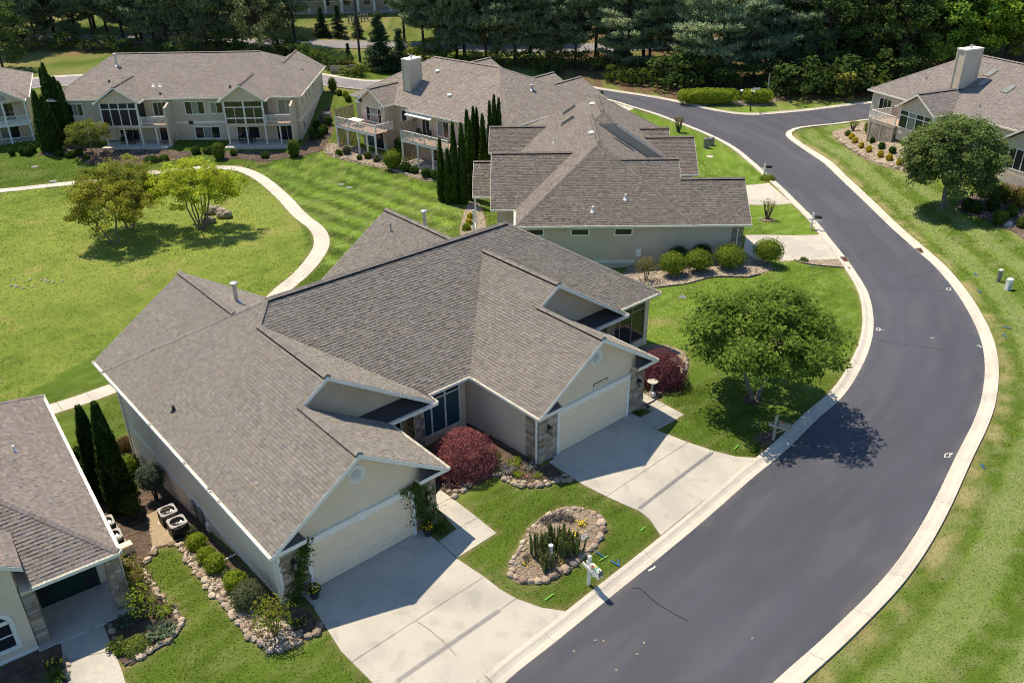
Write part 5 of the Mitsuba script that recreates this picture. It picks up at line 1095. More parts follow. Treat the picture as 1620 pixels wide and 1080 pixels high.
def rosette(key, label, cat, xy, w, cols, n, seed, group=None, up=.5, asp=.45, flowers=None):
    """Broad leaves rising and arching from one crown (hostas, daylilies, perennials)."""
    r = R3(seed); b = P3(xy, .03); k = thing(key, label, cat, group); m = M()
    for i in range(n):
        a = r.uniform(0, 2*np.pi); l = w/2*r.uniform(.35, 1.1); e = r.uniform(.25, 1.1)*up; d = np.array([math.cos(a), math.sin(a), 0]); s = np.array([-d[1], d[0], 0])*l*asp*.5
        k0 = l-w*(.22 if asp > .25 else .45)*r.uniform(.7, 1.2); k0 = max(k0, 0)
        p0, p1, p2 = b+d*k0+[0, 0, k0*e], b+d*(k0+l)/2+[0, 0, l*e+.05], b+d*l+[0, 0, l*e*.6]; s = s*((l-k0)/l)
        c = pal(cols, 1, r)[0]
        m.add([p0, p1-s, p1+[0, 0, -.02*l], p1+s, p2], [(0, 1, 2), (0, 2, 3), (1, 4, 2), (2, 4, 3)], c)
    put(k, m, 'leaf', smooth=False)
    if flowers:
        nf, fc, fs = flowers; C = b+np.c_[r.normal(0, w*.25, (nf, 2)), r.uniform(.3, .9, nf)*w*up]
        put(k+'__flower', leaves(C, np.array([0, -.3, 1.0])+r.normal(0, .4, (nf, 3)), fs, pal(fc, nf, r), r, .9), 'petal', smooth=False)
    return k
def branchy(m, p, q_, r0, r1, r, bend=.12, k=4, n=6):
    t = np.linspace(0, 1, k+1)[:, None]; L = np.linalg.norm(q_-p); o = r.normal(0, bend*L*.5, (k+1, 3)); o[0] = o[-1] = 0
    pts = p+(q_-p)*t+o*np.sin(np.pi*t); m.tube(pts, np.linspace(r0, r1, k+1), n, False); return pts
def tree(key, label, xy, h, crown, zc, cols, nclus, nleaf, ls, seed, trunks=1, tr=.14, lean=0, fork=.35, group=None, barkm='bark_grey', clus=.55, limbs=12, hollow=.55, drop=.0, flat=1.0, cat='tree', dz=0, base_spread=.12, amp=.9):
    """Trunk(s), limbs that reach into the crown, twigs to every leaf clump; the clumps fill an uneven ellipsoid with gaps."""
    r = R3(seed); b = P3(xy, dz); k = thing(key, label, cat, group); cx, cy, ch = crown; c0 = b+[0, 0, zc]
    dirs = sphere_dirs(nclus, r, -.62); nz = meshkit.fbm(dirs*1.7+seed*3.1, 3, 4)-.5
    rad = (hollow+(1-hollow)*r.random(nclus)**.5)*(1+amp*nz); C = c0+dirs*rad[:, None]*[cx, cy, ch]
    C = C[C[:, 2] > b[2]+h*.12]; nclus = len(C)
    m = M(); tips, forks = [], []
    for i in range(trunks):
        a = 2*np.pi*i/max(trunks, 1)+r.uniform(0, .5); off = np.array([math.cos(a), math.sin(a), 0])*(base_spread if trunks > 1 else 0)
        top = c0+np.array([math.cos(a)*cx*.30, math.sin(a)*cy*.30, -ch*.35])*(1 if trunks > 1 else .15)+[lean, 0, 0]
        pts = branchy(m, b+off+[0, 0, -.15], top, tr, tr*.62, r, .06, 5, 8); forks += [pts[-1], pts[-2], pts[-3]]
    m0 = m; put(k+'__trunk', m0, barkm, smooth=60); m = M()
    ends = unit(sphere_dirs(limbs, r, -.2))*[cx*.62, cy*.62, ch*.62]+c0
    nodes = []
    for e in ends:
        f = min(forks, key=lambda q_: np.linalg.norm(q_-e)+r.uniform(0, .3)); pts = branchy(m, f, e, tr*.5, tr*.16, r, .12, 4, 6); nodes += list(pts[1:])
    nodes = np.array(nodes); kd = cKDTree(nodes)
    for c in C:
        i = kd.query(c)[1]; branchy(m, nodes[i], c, tr*.13, tr*.05, r, .15, 2, 4)
    put(k+'__limb', m, barkm, smooth=60)
    per = max(1, nleaf//nclus); n = nclus*per; ci = np.repeat(np.arange(nclus), per)
    o = unit(r.normal(size=(n, 3)))*r.random((n, 1))**.45*clus*np.array([1, 1, .62*flat])*np.repeat(r.uniform(.7, 1.25, nclus), per)[:, None]
    out = unit((C[ci]-c0)/np.array([cx, cy, ch])); tone = np.repeat(np.clip(r.normal(1, .16, nclus), .6, 1.45), per)
    N = out*.6+[0, 0, .75]+r.normal(0, .5, (n, 3))
    put(k+'__crown', leaves(C[ci]+o, N, ls*r.uniform(.65, 1.3, n), pal(cols, n, r, .14)*tone[:, None], r), 'leaf', smooth=False)
    return k
def column_evergreen(key, label, xy, h, w, seed, n=2600, cols=DARKG, group=None, ls=.17, tips=1, cat='shrub', dz=0):
    """An upright arborvitae: flattened sprays standing close on a narrow, uneven cone."""
    r = R3(seed); b = P3(xy, dz); k = thing(key, label, cat, group)
    put(k+'__trunk', M().tube([b+[0, 0, -.1], b+[0, 0, h*.5]], [.07, .03], 6), 'bark', smooth=60); m = M()
    for ti in range(tips):
        o = np.array([0, 0, 0]) if tips == 1 else np.array([math.cos(ti*2.4)*w*.32, math.sin(ti*2.4)*w*.32, 0]); hh = h*(1 if ti == 0 else r.uniform(.72, .92)); ww = w if tips == 1 else w*.62
        q = n//tips; t = r.random(q)**.8*.99; a = r.uniform(0, 2*np.pi, q)
        prof = lambda t: np.minimum(.72+t*1.6, 1)*np.clip(1-t, 0, 1)**.62
        d = np.c_[np.cos(a), np.sin(a), a*0]; nz = meshkit.fbm(np.c_[d[:, :2]*1.6, t*6]+seed, 3, 6)-.5
        R = ww/2*prof(t)*(1+.55*nz)*r.uniform(.82, 1.04, q); C = b+o+d*R[:, None]+np.c_[t*0, t*0, t*hh]
        N = d+r.normal(0, .35, (q, 3)); tt = unit(np.c_[d[:, :2]*.35, np.ones(q)]+r.normal(0, .18, (q, 3))); s = ls*r.uniform(.7, 1.4, q)[:, None]; bb = unit(np.cross(N, tt))
        v = np.stack([C-tt*s*.5, C-bb*s*.32, C+tt*s*.75, C+bb*s*.32], 1).reshape(-1, 3); kk = np.arange(q)[:, None]*4
        m.add(v, np.concatenate([kk+[0, 1, 2], kk+[0, 2, 3]], 1).reshape(-1, 3), np.repeat(pal(cols, q, r)*(1+.5*nz)[:, None], 4, 0))
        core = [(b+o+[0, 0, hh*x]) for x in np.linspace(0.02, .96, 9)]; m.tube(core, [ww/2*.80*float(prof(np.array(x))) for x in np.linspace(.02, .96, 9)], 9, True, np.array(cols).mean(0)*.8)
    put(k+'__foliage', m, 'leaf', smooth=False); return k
# --- pines: a few built whole, every copy an entry of its own
def pine_meshes(seed, h=16.0, base=.22, spread=4.0, whorls=15, cols=None, soft=1.15, dens=1.15, fir=False):
    r = R3(seed); cols = cols or [(.25,.34,.185),(.31,.40,.22),(.19,.275,.15),(.38,.46,.25)]; tm, m = M(), M(); bend = r.normal(0, .25, 2)
    tk = lambda t: np.array([bend[0]*t*t, bend[1]*t*t, h*t]); T = np.linspace(0, .97, 9)
    tm.tube([tk(t) for t in T], [.24*(1-.85*t)*h/16 for t in T], 7, False); Cs, Ns, tone = [], [], []
    for i in range(whorls):
        t = base+(1-base)*(i+r.uniform(0, .5))/whorls
        if t > .98: continue
        prof = (1-(t-base)/(1-base)) if fir else min(1.0, .45+1.9*(t-base))*(1-((t-base)/(1-base)))**.65*1.25
        for j in range(r.integers(4, 7)):
            a = r.uniform(0, 2*np.pi); L = max(.5, spread*prof*r.uniform(.6, 1.15)); up = (-.25 if fir else r.uniform(-.10, .30)); d = np.array([math.cos(a), math.sin(a), up])
            p0 = tk(t); e = p0+d*L+[0, 0, .10*L*(1 if not fir else .4)]; mid = (p0+e)/2+[0, 0, -.06*L]
            tm.tube([p0, mid, e], [.055*h/16, .035, .012], 4, False)
            k = max(3, int(L*4.2*dens)); u = np.linspace(.30 if not fir else .15, 1.02, k)
            side = np.array([-d[1], d[0], 0])
            for uu in u:
                q = p0+(mid-p0)*min(uu*2, 1)+(e-mid)*max(uu*2-1, 0); wdt = L*.40*(1-abs(uu-.62))*r.uniform(.4, 1.2)
                for s in (-1, 0, 1):
                    Cs.append(q+side*s*wdt+[0, 0, r.uniform(-.06, .14)]+d*r.uniform(-.1, .1)); Ns.append(d*.55+side*s*.45+[0, 0, .8 if not fir else .3]); tone.append(r.normal(1, .13))
    C, N, tone = np.array(Cs), np.array(Ns), np.clip(np.array(tone), .6, 1.5); n = len(C); pr = 8
    D = unit(np.repeat(unit(N), pr, 0)+r.normal(0, .62, (n*pr, 3))); Cb = np.repeat(C, pr, 0)+r.normal(0, .10, (n*pr, 3)); l = .46*soft*r.uniform(.6, 1.3, (n*pr, 1)); s = unit(np.cross(D, r.normal(size=(n*pr, 3))))*.055*soft
    v = np.stack([Cb-s, Cb+s, Cb+D*l+s*.6, Cb+D*l-s*.6], 1).reshape(-1, 3); kk = np.arange(n*pr)[:, None]*4
    m.add(v, np.concatenate([kk+[0, 1, 2], kk+[0, 2, 3]], 1).reshape(-1, 3), np.repeat(pal(cols, n*pr, r, .12)*np.repeat(tone, pr)[:, None], 4, 0))
    (tmesh, _), (mm, col) = tm.done(), m.done()
    return mikit.ply(tmesh, 'pine_bark', smooth=True), mikit.ply(mm, 'needle', smooth=False, color=col)
def broad_meshes(seed, h, cr, cols, nl, ls, cz=.6, clus=1.0, ncl=70, barkm='bark'):
    """A woodland tree as two meshes (trunk with limbs, crown) for copies."""
    r = R3(seed); tm = M(); c0 = np.array([0, 0, h*cz]); ch = h*(1-cz)*1.02
    dirs = sphere_dirs(ncl, r, -.75); nz = meshkit.fbm(dirs*1.6+seed, 3, 4)-.5; C = c0+dirs*((.5+.5*r.random(ncl)**.5)*(1+.9*nz))[:, None]*[cr, cr, ch]
    tm.tube([(0, 0, -.3), (r.normal(0, .15), r.normal(0, .15), h*.35), (0, 0, h*cz)], [h*.017, h*.013, h*.009], 7, False)
    for c in C[::2]: branchy(tm, np.array([0, 0, h*r.uniform(.3, cz)]), c, h*.006, .02, r, .12, 3, 4)
    per = nl//ncl; n = per*ncl; ci = np.repeat(np.arange(ncl), per); o = unit(r.normal(size=(n, 3)))*r.random((n, 1))**.45*clus*[1, 1, .65]
    out = unit((C[ci]-c0)/[cr, cr, ch]); tone = np.repeat(np.clip(r.normal(1, .17, ncl), .6, 1.5), per)
    mm, col = leaves(C[ci]+o, out*.7+[0, 0, .7]+r.normal(0, .5, (n, 3)), ls*r.uniform(.6, 1.3, n), pal(cols, n, r, .15)*tone[:, None], r).done()
    t2, _ = tm.done(); return mikit.ply(t2, barkm, smooth=True), mikit.ply(mm, 'leaf', smooth=False, color=col)
def plant(proto, key, label, xy, scale, rot, group=None, parts=('trunk', 'crown'), cat='tree', dz=0, zs=1.0):
    k = thing(key, label, cat, group); T_ = T4().translate([xy[0], xy[1], tz(*xy)+dz]).rotate([0, 0, 1], rot).scale([scale, scale, scale*zs])
    for nm, p in zip(parts, proto): scene[f'{k}__{nm}'] = {**p, 'to_world': T_}
    return k
ORD = ['leftmost', 'second', 'third', 'fourth', 'fifth', 'sixth', 'seventh', 'eighth', 'ninth', 'tenth', 'eleventh', 'twelfth', 'thirteenth', 'fourteenth', 'fifteenth', 'sixteenth', 'seventeenth', 'eighteenth', 'nineteenth', 'twentieth']
def nth(i): return ORD[i] if i < len(ORD) else f'number {i+1}'
def rock_mesh(c, s, r, col, flat=.7, rot=None, sub=1, jag=.25):
    ico = trimesh.creation.icosphere(sub, 1.0); v = ico.vertices*(1+jag*(r.random((len(ico.vertices), 1))-.5)*1.6)
    v = v*np.array([1, r.uniform(.6, .95), flat*r.uniform(.8, 1.15)]); a = r.uniform(0, 6.28) if rot is None else rot; ca, sa = math.cos(a), math.sin(a)
    v = v @ np.array([[ca, sa, 0], [-sa, ca, 0], [0, 0, 1]]); return v*s+c, ico.faces, np.tile(col, (len(v), 1))
ROCKC = [(.31,.26,.19),(.38,.33,.25),(.26,.21,.155),(.35,.315,.265),(.28,.24,.20)]
def rock_row(bed, line, s, seed, step=None, closed=False, jitter=.05, cols=ROCKC, rows=1, flat=.6):
    """Border stones, each a piece of its bed."""
    r = R3(seed); L = resample(np.array(line), .05, not closed) if not closed else resample(np.vstack([line, line[:1]]), .05)
    nl = normals2(L); d = 0; i = 0
    while i < len(L):
        sz = s*r.uniform(.7, 1.3); t = math.atan2(nl[i][1], nl[i][0])-math.pi/2
        for w in range(rows):
            p = L[i]+nl[i]*(w*s*1.7)+r.normal(0, jitter, 2); q = sz*(1 if w == 0 else .7)
            v, f, c = rock_mesh(np.array([*p, tz(*p)+q*.32]), q, r, np.array(cols[r.integers(len(cols))])*r.uniform(.8, 1.2), flat, t+r.normal(0, .3), 2)
            put(bed+'__stone', M().add(v, f, c), 'stone_mat', smooth=True)
        i += max(2, int(2*sz*.92/.05))
def scatter(bed, poly, n, s, seed, cols, name='pebble', avoid=None, flat=.6):
    """Loose gravel or bark chips on a bed: uncountable, one mesh of all its pieces."""
    r = R3(seed); x0, y0, x1, y1 = poly.bounds; x, y = r.uniform(x0, x1, n*3), r.uniform(y0, y1, n*3); ok = shapely.contains_xy(poly, x, y); x, y = x[ok][:n], y[ok][:n]; n = len(x)
    ico = trimesh.creation.icosahedron(); k = len(ico.vertices); z = Tz(x, y)+.045
    sz = s*r.uniform(.5, 1.5, (n, 1, 1))*np.array([1, .7, flat])*r.uniform(.7, 1.3, (n, 1, 3)); a = r.uniform(0, 6.28, n)
    v = ico.vertices[None]*sz; v = np.stack([v[..., 0]*np.cos(a)[:, None]-v[..., 1]*np.sin(a)[:, None], v[..., 0]*np.sin(a)[:, None]+v[..., 1]*np.cos(a)[:, None], v[..., 2]], -1)+np.stack([x, y, z], 1)[:, None]
    c = np.repeat(pal(cols, n, r, .2), k, 0)
    kk = put(bed+'__'+name, M().add(v.reshape(-1, 3), (ico.faces[None]+k*np.arange(n)[:, None, None]).reshape(-1, 3), c), 'soil', smooth=False); tag(kk, kind='stuff')

# ================================================================ planting and small things, near
houses = unary_union([hp((.3,.4),(28,.4),(28,18),(.3,18)), Polygon(H2.w(np.array([(.3,.4,0),(28,2,0),(28,20,0),(.3,20,0)]))[:, :2]), Polygon(H3.w(np.array([(-26,-.2,0),(-.3,-.2,0),(-.3,13.6,0),(-26,13.6,0)]))[:, :2])])
nogrow = unary_union([pave_u.buffer(.09), bed_u.buffer(.13), houses])
near_lawn = shapely.box(-25, 17, 25, 62).difference(unary_union([nogrow, OPEN_LAWN, STRIPED, NE_LAWN])).union(NE_LAWN.intersection(shapely.box(8, 17, 33, 52)).difference(nogrow))
gv, gf, gc = grass(near_lawn, 190, .045, 3)
put('grass', M().add(gv, gf, gc), 'grass_mat', smooth=False); far_lawn = unary_union([OPEN_LAWN.intersection(shapely.box(-70, 30, 20, 100)), shapely.box(-62, 60, 22, 106), NE_LAWN.intersection(shapely.box(10, 17, 50, 112))]).difference(unary_union([nogrow, near_lawn]))
v2, f2, c2 = grass(far_lawn, 48, .05, 4)
v2 = v2.reshape(-1, 3, 3); v2 = (v2.mean(1, keepdims=True)*[1, 1, 0]+v2*[0, 0, 1])+(v2-v2.mean(1, keepdims=True))*[2.4, 2.4, 0]; v2 = v2.reshape(-1, 3)
put('grass', M().add(v2, f2, c2), 'grass_mat', smooth=False); tag('grass_001', 'mown grass of the back lawn and the lawn across the road', 'grass', kind='stuff')
tag('grass', 'short mown grass blades on the near lawns', 'grass', kind='stuff')

SB = BEDS
scatter('side_bed', SB['side_bed'][0], 9000, .028, 21, [(.15,.118,.09),(.085,.065,.05),(.21,.165,.12)], 'bark_chip', flat=.35)
scatter('porch_bed', SB['porch_bed'][0], 2500, .025, 22, [(.125,.095,.075),(.07,.052,.042)], 'bark_chip', flat=.35)
scatter('maple_bed', SB['maple_bed'][0], 3000, .025, 23, [(.13,.10,.075),(.075,.056,.045)], 'bark_chip', flat=.35)
scatter('island_bed', SB['island_bed'][0], 1100, .04, 24, ROCKC, 'pebble')
scatter('house_side_bed', SB['house_side_bed'][0], 3500, .05, 25, [(.27,.24,.20),(.20,.18,.15)], 'pebble')
scatter('gravel_strip', SB['gravel_strip'][0], 900, .06, 26, [(.38,.33,.26),(.31,.265,.2)], 'pebble')
scatter('right_house_bed', SB['right_house_bed'][0], 3000, .08, 27, [(.37,.31,.235),(.30,.255,.19)], 'pebble')
scatter('deck_house_bed', SB['deck_house_bed'][0], 2500, .08, 28, [(.34,.295,.235),(.26,.22,.17)], 'pebble')
scatter('hedge_bed', SB['hedge_bed'][0], 1500, .10, 29, [(.31,.27,.22),(.25,.21,.165)], 'pebble')
scatter('rear_house_bed', SB['rear_house_bed'][0], 2500, .08, 30, [(.26,.22,.18),(.17,.14,.12)], 'bark_chip')
scatter('right_shrub_bed', SB['right_shrub_bed'][0], 1500, .08, 31, [(.26,.215,.17),(.2,.16,.13)], 'bark_chip')
scatter('deck_strip', SB['deck_strip'][0], 1200, .06, 32, [(.38,.335,.275),(.32,.275,.22)], 'pebble')
scatter('mailbox_bed', SB['mailbox_bed'][0], 400, .04, 33, [(.18,.14,.11),(.11,.085,.07)], 'bark_chip')
# the band of loose river stones between border and shrubs in the side bed
band = Polygon([(-14.62, 29.48), (-13.77, 28.18), (-12.32, 26.39), (-11.27, 25.11), (-9.98, 23.71), (-8.97, 23.0), (-8.17, 23.36), (-8.07, 23.79), (-8.78, 24.3), (-9.4, 24.32), (-10.17, 24.94), (-11.04, 25.81), (-12.46, 27.51), (-13.61, 28.77), (-14.41, 29.75)]).buffer(0)
scatter('side_bed', band, 1500, .085, 35, ROCKC, 'river_stone', flat=.55)
rock_row('side_bed', [(-8.13, 23.27), (-8.57, 23.01), (-8.99, 22.91), (-9.5, 23.26), (-10.03, 23.65), (-10.67, 24.3), (-11.33, 25.04), (-11.87, 25.68), (-12.41, 26.36), (-13.16, 27.27), (-13.91, 28.19), (-14.71, 29.49)], .16, 41)
rock_row('side_bed', [(-7.43, 23.99), (-7.57, 23.68), (-7.81, 23.47), (-8.06, 23.3)], .2, 42)
rock_row('side_bed', [(-14.83, 29.81), (-15.24, 29.92), (-15.55, 29.9)], .16, 43)
rock_row('side_bed', [(-15.92, 29.54), (-15.9, 28.93), (-15.93, 28.3)], .2, 44)
rock_row('porch_bed', [(-15.71, 27.77), (-15.04, 26.9), (-14.39, 26.1), (-13.71, 25.43), (-13.17, 24.81), (-12.96, 24.41), (-13.04, 23.92), (-13.24, 23.52), (-13.52, 23.22), (-13.83, 22.92), (-14.12, 22.68)], .15, 45)
rock_row('porch_bed', [(-15.91, 24.55), (-15.58, 24.17), (-15.27, 23.78), (-14.93, 23.34)], .13, 46)
rock_row('corner_bed', [(-16.73, 22.75), (-16.43, 22.33), (-16.13, 21.92)], .14, 47)
rock_row('maple_bed', [(-2.79, 32.0), (-2.22, 32.56), (-1.94, 33.04), (-1.59, 33.35), (-1.14, 33.44), (-0.68, 33.36), (-0.29, 32.94), (0.15, 32.63), (0.62, 32.53), (1.1, 32.52), (1.52, 32.65), (2.06, 32.84), (2.58, 33.0)], .16, 48, rows=2)
rock_row('island_bed', [(-0.22, 27.09), (0.06, 26.6), (0.44, 26.44), (0.86, 26.47), (1.22, 26.57), (1.7, 26.83), (2.14, 27.16), (2.59, 27.65), (3.0, 28.14), (3.42, 28.64), (3.75, 29.23), (3.91, 29.71), (3.85, 30.27), (3.49, 30.72)], .19, 49, cols=[(.30,.235,.18),(.36,.295,.225),(.27,.20,.155),(.33,.28,.225)])
rock_row('island_bed', [(3.44, 30.72), (2.94, 30.96), (2.34, 30.97), (1.72, 30.65), (1.08, 30.09), (0.58, 29.23), (0.16, 28.21), (-0.17, 27.38)], .12, 50, rows=2)
rock_row('red_maple_bed', [(10.43, 45.21), (10.2, 43.98), (9.62, 42.83), (8.95, 41.89)], .14, 51)
rock_row('stump_ring', [(22.38, 73.47), (22.92, 73.12), (23.81, 73.84)], .13, 52)
rock_row('right_house_bed', [(40.75, 108.24), (39.3, 101.11), (38.6, 94.63), (38.93, 89.9), (40.11, 86.89)], .24, 53)
rock_row('deck_house_bed', [(-21.9, 101.92), (-20.83, 100.05), (-18.38, 98.08), (-15.96, 96.36), (-13.64, 94.92), (-11.38, 92.87), (-9.15, 91.08), (-7.46, 90.37)], .22, 54)
for nm, pts in (('porch_bed', [(-15.88, 28.11), (-15.7, 27.67), (-14.42, 26.19), (-13.06, 24.78), (-12.88, 24.18), (-13.2, 23.46), (-13.79, 22.92), (-14.36, 22.41)]), ('side_bed', [(-15.93, 29.64), (-15.91, 28.88), (-15.92, 28.21)]), ('house_side_bed', [(10.36, 57.7), (12.79, 58.09), (15.11, 59.23), (17.6, 59.15), (18.82, 59.83)]), ('red_maple_bed', [(10.5, 44.95), (10.04, 43.32), (8.97, 41.78), (7.76, 39.96), (6.87, 39.22)]), ('gravel_strip', [(22.35, 63.3), (23.29, 62.43), (25.06, 62.06), (26.31, 61.84)]), ('hedge_bed', [(27.58, 121.36), (29.94, 122.14), (33.3, 121.39), (35.85, 121.72), (37.13, 123.23)])):
    L = resample(np.array(pts), .3); put(nm+'__edging', M().tube(np.c_[L, Tz(L[:, 0], L[:, 1])+.04], .045, 6), 'black_metal', smooth=40)

SBG = 'rounded shrubs beside the near duplex'
for u, v, px, hh, cols, n, lab, sh in ((-14.75, 30.63, 0.63, 0.55, GREYG, 500, 'small pale green shrub beside the air conditioners', 'ball'), (-13.97, 29.4, 0.92, 0.85, LIME, 1000, 'bright green round shrub, first in the row below the air conditioners', 'ball'), (-13.17, 28.34, 0.81, 0.8, LIME, 900, 'bright green round shrub, second in the row along the left wall', 'ball'), (-12.55, 27.61, 0.93, 0.9, LIME, 1000, 'bright green round shrub, third in the row along the left wall', 'ball'), (-11.88, 27.0, 0.52, 0.5, GREYG, 400, 'small grey green shrub tucked above the fourth round shrub', 'ball'), (-11.34, 26.4, 0.98, 0.9, LIME, 1100, 'bright yellow green shrub beside the large grey green one', 'ball'), (-10.52, 25.41, 1.36, 1.05, GREYG, 2400, 'large grey green dome shaped shrub by the corner of the near duplex', 'ball')):
    shrub('round_shrub', lab, 'shrub', (u, v), px, hh, cols, n, 0.085, u, SBG if cols is LIME else None, sh)
shrub('vase_shrub', 'young yellow green shrub with several pale bare stems at the foot of the side bed', 'shrub', (-9.07, 23.64), 1.5, 1.35, OLIVE + LIME, 650, 0.12, 77, stems=8, lift=0.5, rag=0.5, shape='ball')
shrub('ball_topiary', 'dark green ball shrub on a short trunk between the two houses', 'shrub', (-18.11, 32.43), 0.96, 1.0, DARKG + GREEN, 1300, 0.08, 78, lift=0.5)
shrub('pruned_shrub', 'tall shrub with a grey green clipped top and bare stems beside the air conditioners', 'shrub', (-17.75, 34.3), 1.32, 1.5, BLUEG, 1700, 0.1, 79, lift=0.7, stems=9, shape='ball')
shrub('round_shrub', 'yellow green shrub next to the foot of the left arborvitae pair', 'shrub', (-20.2, 37.14), 1.2, 1.25, GREEN + LIME, 900, 0.1, 80)
shrub('round_shrub', 'small lime shrub behind the ball topiary', 'shrub', (-19.29, 34.95), 0.83, 0.8, LIME, 600, 0.1, 81)
shrub('round_shrub', 'brownish red leaved bush at the rear corner of the near duplex', 'shrub', (-21.56, 39.79), 0.99, 0.9, [(0.14, 0.08, 0.05), (0.18, 0.12, 0.05), (0.1, 0.1, 0.03)], 700, 0.1, 82)
for (u, v), (tu, tv), px, lab in (((-19.03, 33.45), (6.17, 0), 1.42, 'tall dark arborvitae between the two houses, the right one of the pair'), ((-20.51, 34.67), (5.46, 0), 1.27, 'tall dark arborvitae between the two houses, the left one of the pair')):
    column_evergreen('arborvitae', lab, (u, v), tu, px * 1.15, u, 4200, group='arborvitae pair between the houses', ls=0.2)
column_evergreen('evergreen_shrub', 'short bushy evergreen at the foot of the arborvitae pair', (-21.79, 35.63), 2.6, 1.6, 9, 1500, ls=0.18, cols=DARKG + GREEN)
# air conditioners
def ac_unit(lab, xy, yaw, s=.78, h=.82, group=None):
    F = Frame(xy[0], xy[1], yaw, tz(*xy)); k = thing('air_conditioner', lab, 'air conditioner', group); a = s/2
    put(k+'__pad', M().box(-a-.08, -a-.08, -.25, a+.08, a+.08, .05), 'concrete', F); put(k+'__base', M().rbox(-a, -a, .05, a, a, .14, .03), 'grey_metal', F)
    m = M()
    for i in range(14):
        t = -a+.06+(s-.12)*i/13
        for q in ((t-.014, -a, t+.014, -a+.03), (t-.014, a-.03, t+.014, a), (-a, t-.014, -a+.03, t+.014), (a-.03, t-.014, a, t+.014)): m.box(q[0], q[1], .14, q[2], q[3], h-.08)
    put(k+'__grille', m, 'black_metal', F); put(k+'__coil', M().box(-a+.05, -a+.05, .14, a-.05, a-.05, h-.2), 'black_metal', F)
    top = Polygon([(-a+.08,-a),(a-.08,-a),(a,-a+.08),(a,a-.08),(a-.08,a),(-a+.08,a),(-a,a-.08),(-a,-a+.08)]).difference(Point(0, 0).buffer(a*.80, 16)); m = M().poly(top, h, h-.08)
    put(k+'__top', m, 'galvanised' if False else 'grey_metal', F); m = M(); t = np.linspace(0, 2*np.pi, 25)
    for q in (.30, .55, .80): m.tube([(a*q*math.cos(x), a*q*math.sin(x), h-.01) for x in t], .008, 4, False)
    for x in t[:-1:2]: m.tube([(0, 0, h-.01), (a*.8*math.cos(x), a*.8*math.sin(x), h-.01)], .006, 4, False)
    put(k+'__fan_guard', m, 'black_metal', F); m = M()
    for x in (0.4, 2.5, 4.6): m.hexa([(math.cos(x+d)*q, math.sin(x+d)*q, z_+d*.08) for z_ in (h-.17, h-.155) for d, q in ((-.35, a*.2), (-.35, a*.72), (.35, a*.72), (.35, a*.2))])
    m.tube([(0, 0, h-.25), (0, 0, h-.12)], .09, 10); put(k+'__fan', m, 'galvanised', F)
ac_unit('grey air conditioner beside the near duplex, the rear one of the pair', (-16.11, 31.83), 38, group='air conditioners beside the near duplex')
ac_unit('grey air conditioner beside the near duplex, the front one of the pair', (-15.24, 30.71), 38, group='air conditioners beside the near duplex')
ac_unit('grey air conditioner half hidden by the eave of the lower left house', (-17.81, 29.83), 34); ac_unit('dark air conditioner mostly under the eave of the lower left house', (-18.72, 31.09), 34)
t = thing('utility_box', 'small cream box on the mulch below the lower left eave', 'utility box'); F = Frame(*(-17.14, 29.46), 40, tz(*(-17.14, 29.46))); put(t, M().rbox(-.28, -.2, -.05, .28, .2, .5, .03), 'door_cream', F)
for i in range(9):
    a = np.array((-17.08, 32.91))
    b = np.array((-15.7, 30.13))
    p = a + (b - a) * i / 8
    F = Frame(p[0], p[1], 38 + R3(i).normal(0, 5), tz(*p) + 0.03)
    put('side_bed__stepping_stone', M().rbox(-0.55, -0.24, -0.05, 0.55, 0.24, 0.05, 0.03), 'stone_mat' if False else 'wood_tan', F)
put('side_bed__timber', M().beam([*(-16.08, 30.82), tz(*(-16.08, 30.82)) + 0.1], [*(-14.93, 29.62), tz(*(-14.93, 29.62)) + 0.1], 0.1, 0.16), 'wood_tan')
# hostas and shrubs in the porch bed
for u, v, w, cols, n, lab in ((-13.91, 25.14, 1.0, LIME + [(0.4, 0.44, 0.22)], 60, 'yellow edged hosta in the porch bed'), (-15.06, 24.53, 1.0, BLUEG, 45, 'blue green hosta on the dark mulch near the porch'), (-13.5, 23.93, 1.3, [(0.1, 0.16, 0.09), (0.16, 0.22, 0.12), (0.3, 0.36, 0.22)], 80, 'large variegated hosta at the bend of the porch bed'), (-14.84, 23.21, 1.0, GREEN, 90, 'bushy green perennial beside the lower left walk')):
    rosette('hosta', lab, 'plant', (u, v), w, cols, n, u, 'hostas in the porch bed' if 'hosta' in lab else None, 0.45, 0.55)
shrub('round_shrub', 'low pale green mounded shrub near the tip of the porch bed', 'shrub', (-14.2, 23.22), 1.1, 0.55, GREYG + LIME, 900, 0.08, 91, shape='mound')
for u, v, cl, lab in ((-15.7, 26.78, OLIVE, 'first of three sparse shrubs with bare stems beside the porch column'), (-14.92, 25.81, OLIVE, 'middle one of three sparse shrubs beside the porch column'), (-14.46, 24.69, LIME, 'lowest and greenest of three sparse shrubs beside the porch column')):
    shrub('vase_shrub', lab, 'shrub', (u, v), 1.15, 1.25, cl, 420, 0.11, v, 'sparse shrubs in the porch bed', stems=6, lift=0.45, rag=0.4)
rosette('flowering_plant', 'dark plant with yellow flowers at the bottom left corner', 'plant', (-16.93, 22.37), 0.8, DARKG, 40, 5, None, 0.5, 0.4, (14, [(0.7, 0.5, 0.03)], 0.09)); rosette('daylily', 'grassy green clump beside the lower left walk', 'plant', (-16.51, 21.7), 1.0, GREEN, 90, 6, None, 0.9, 0.12)
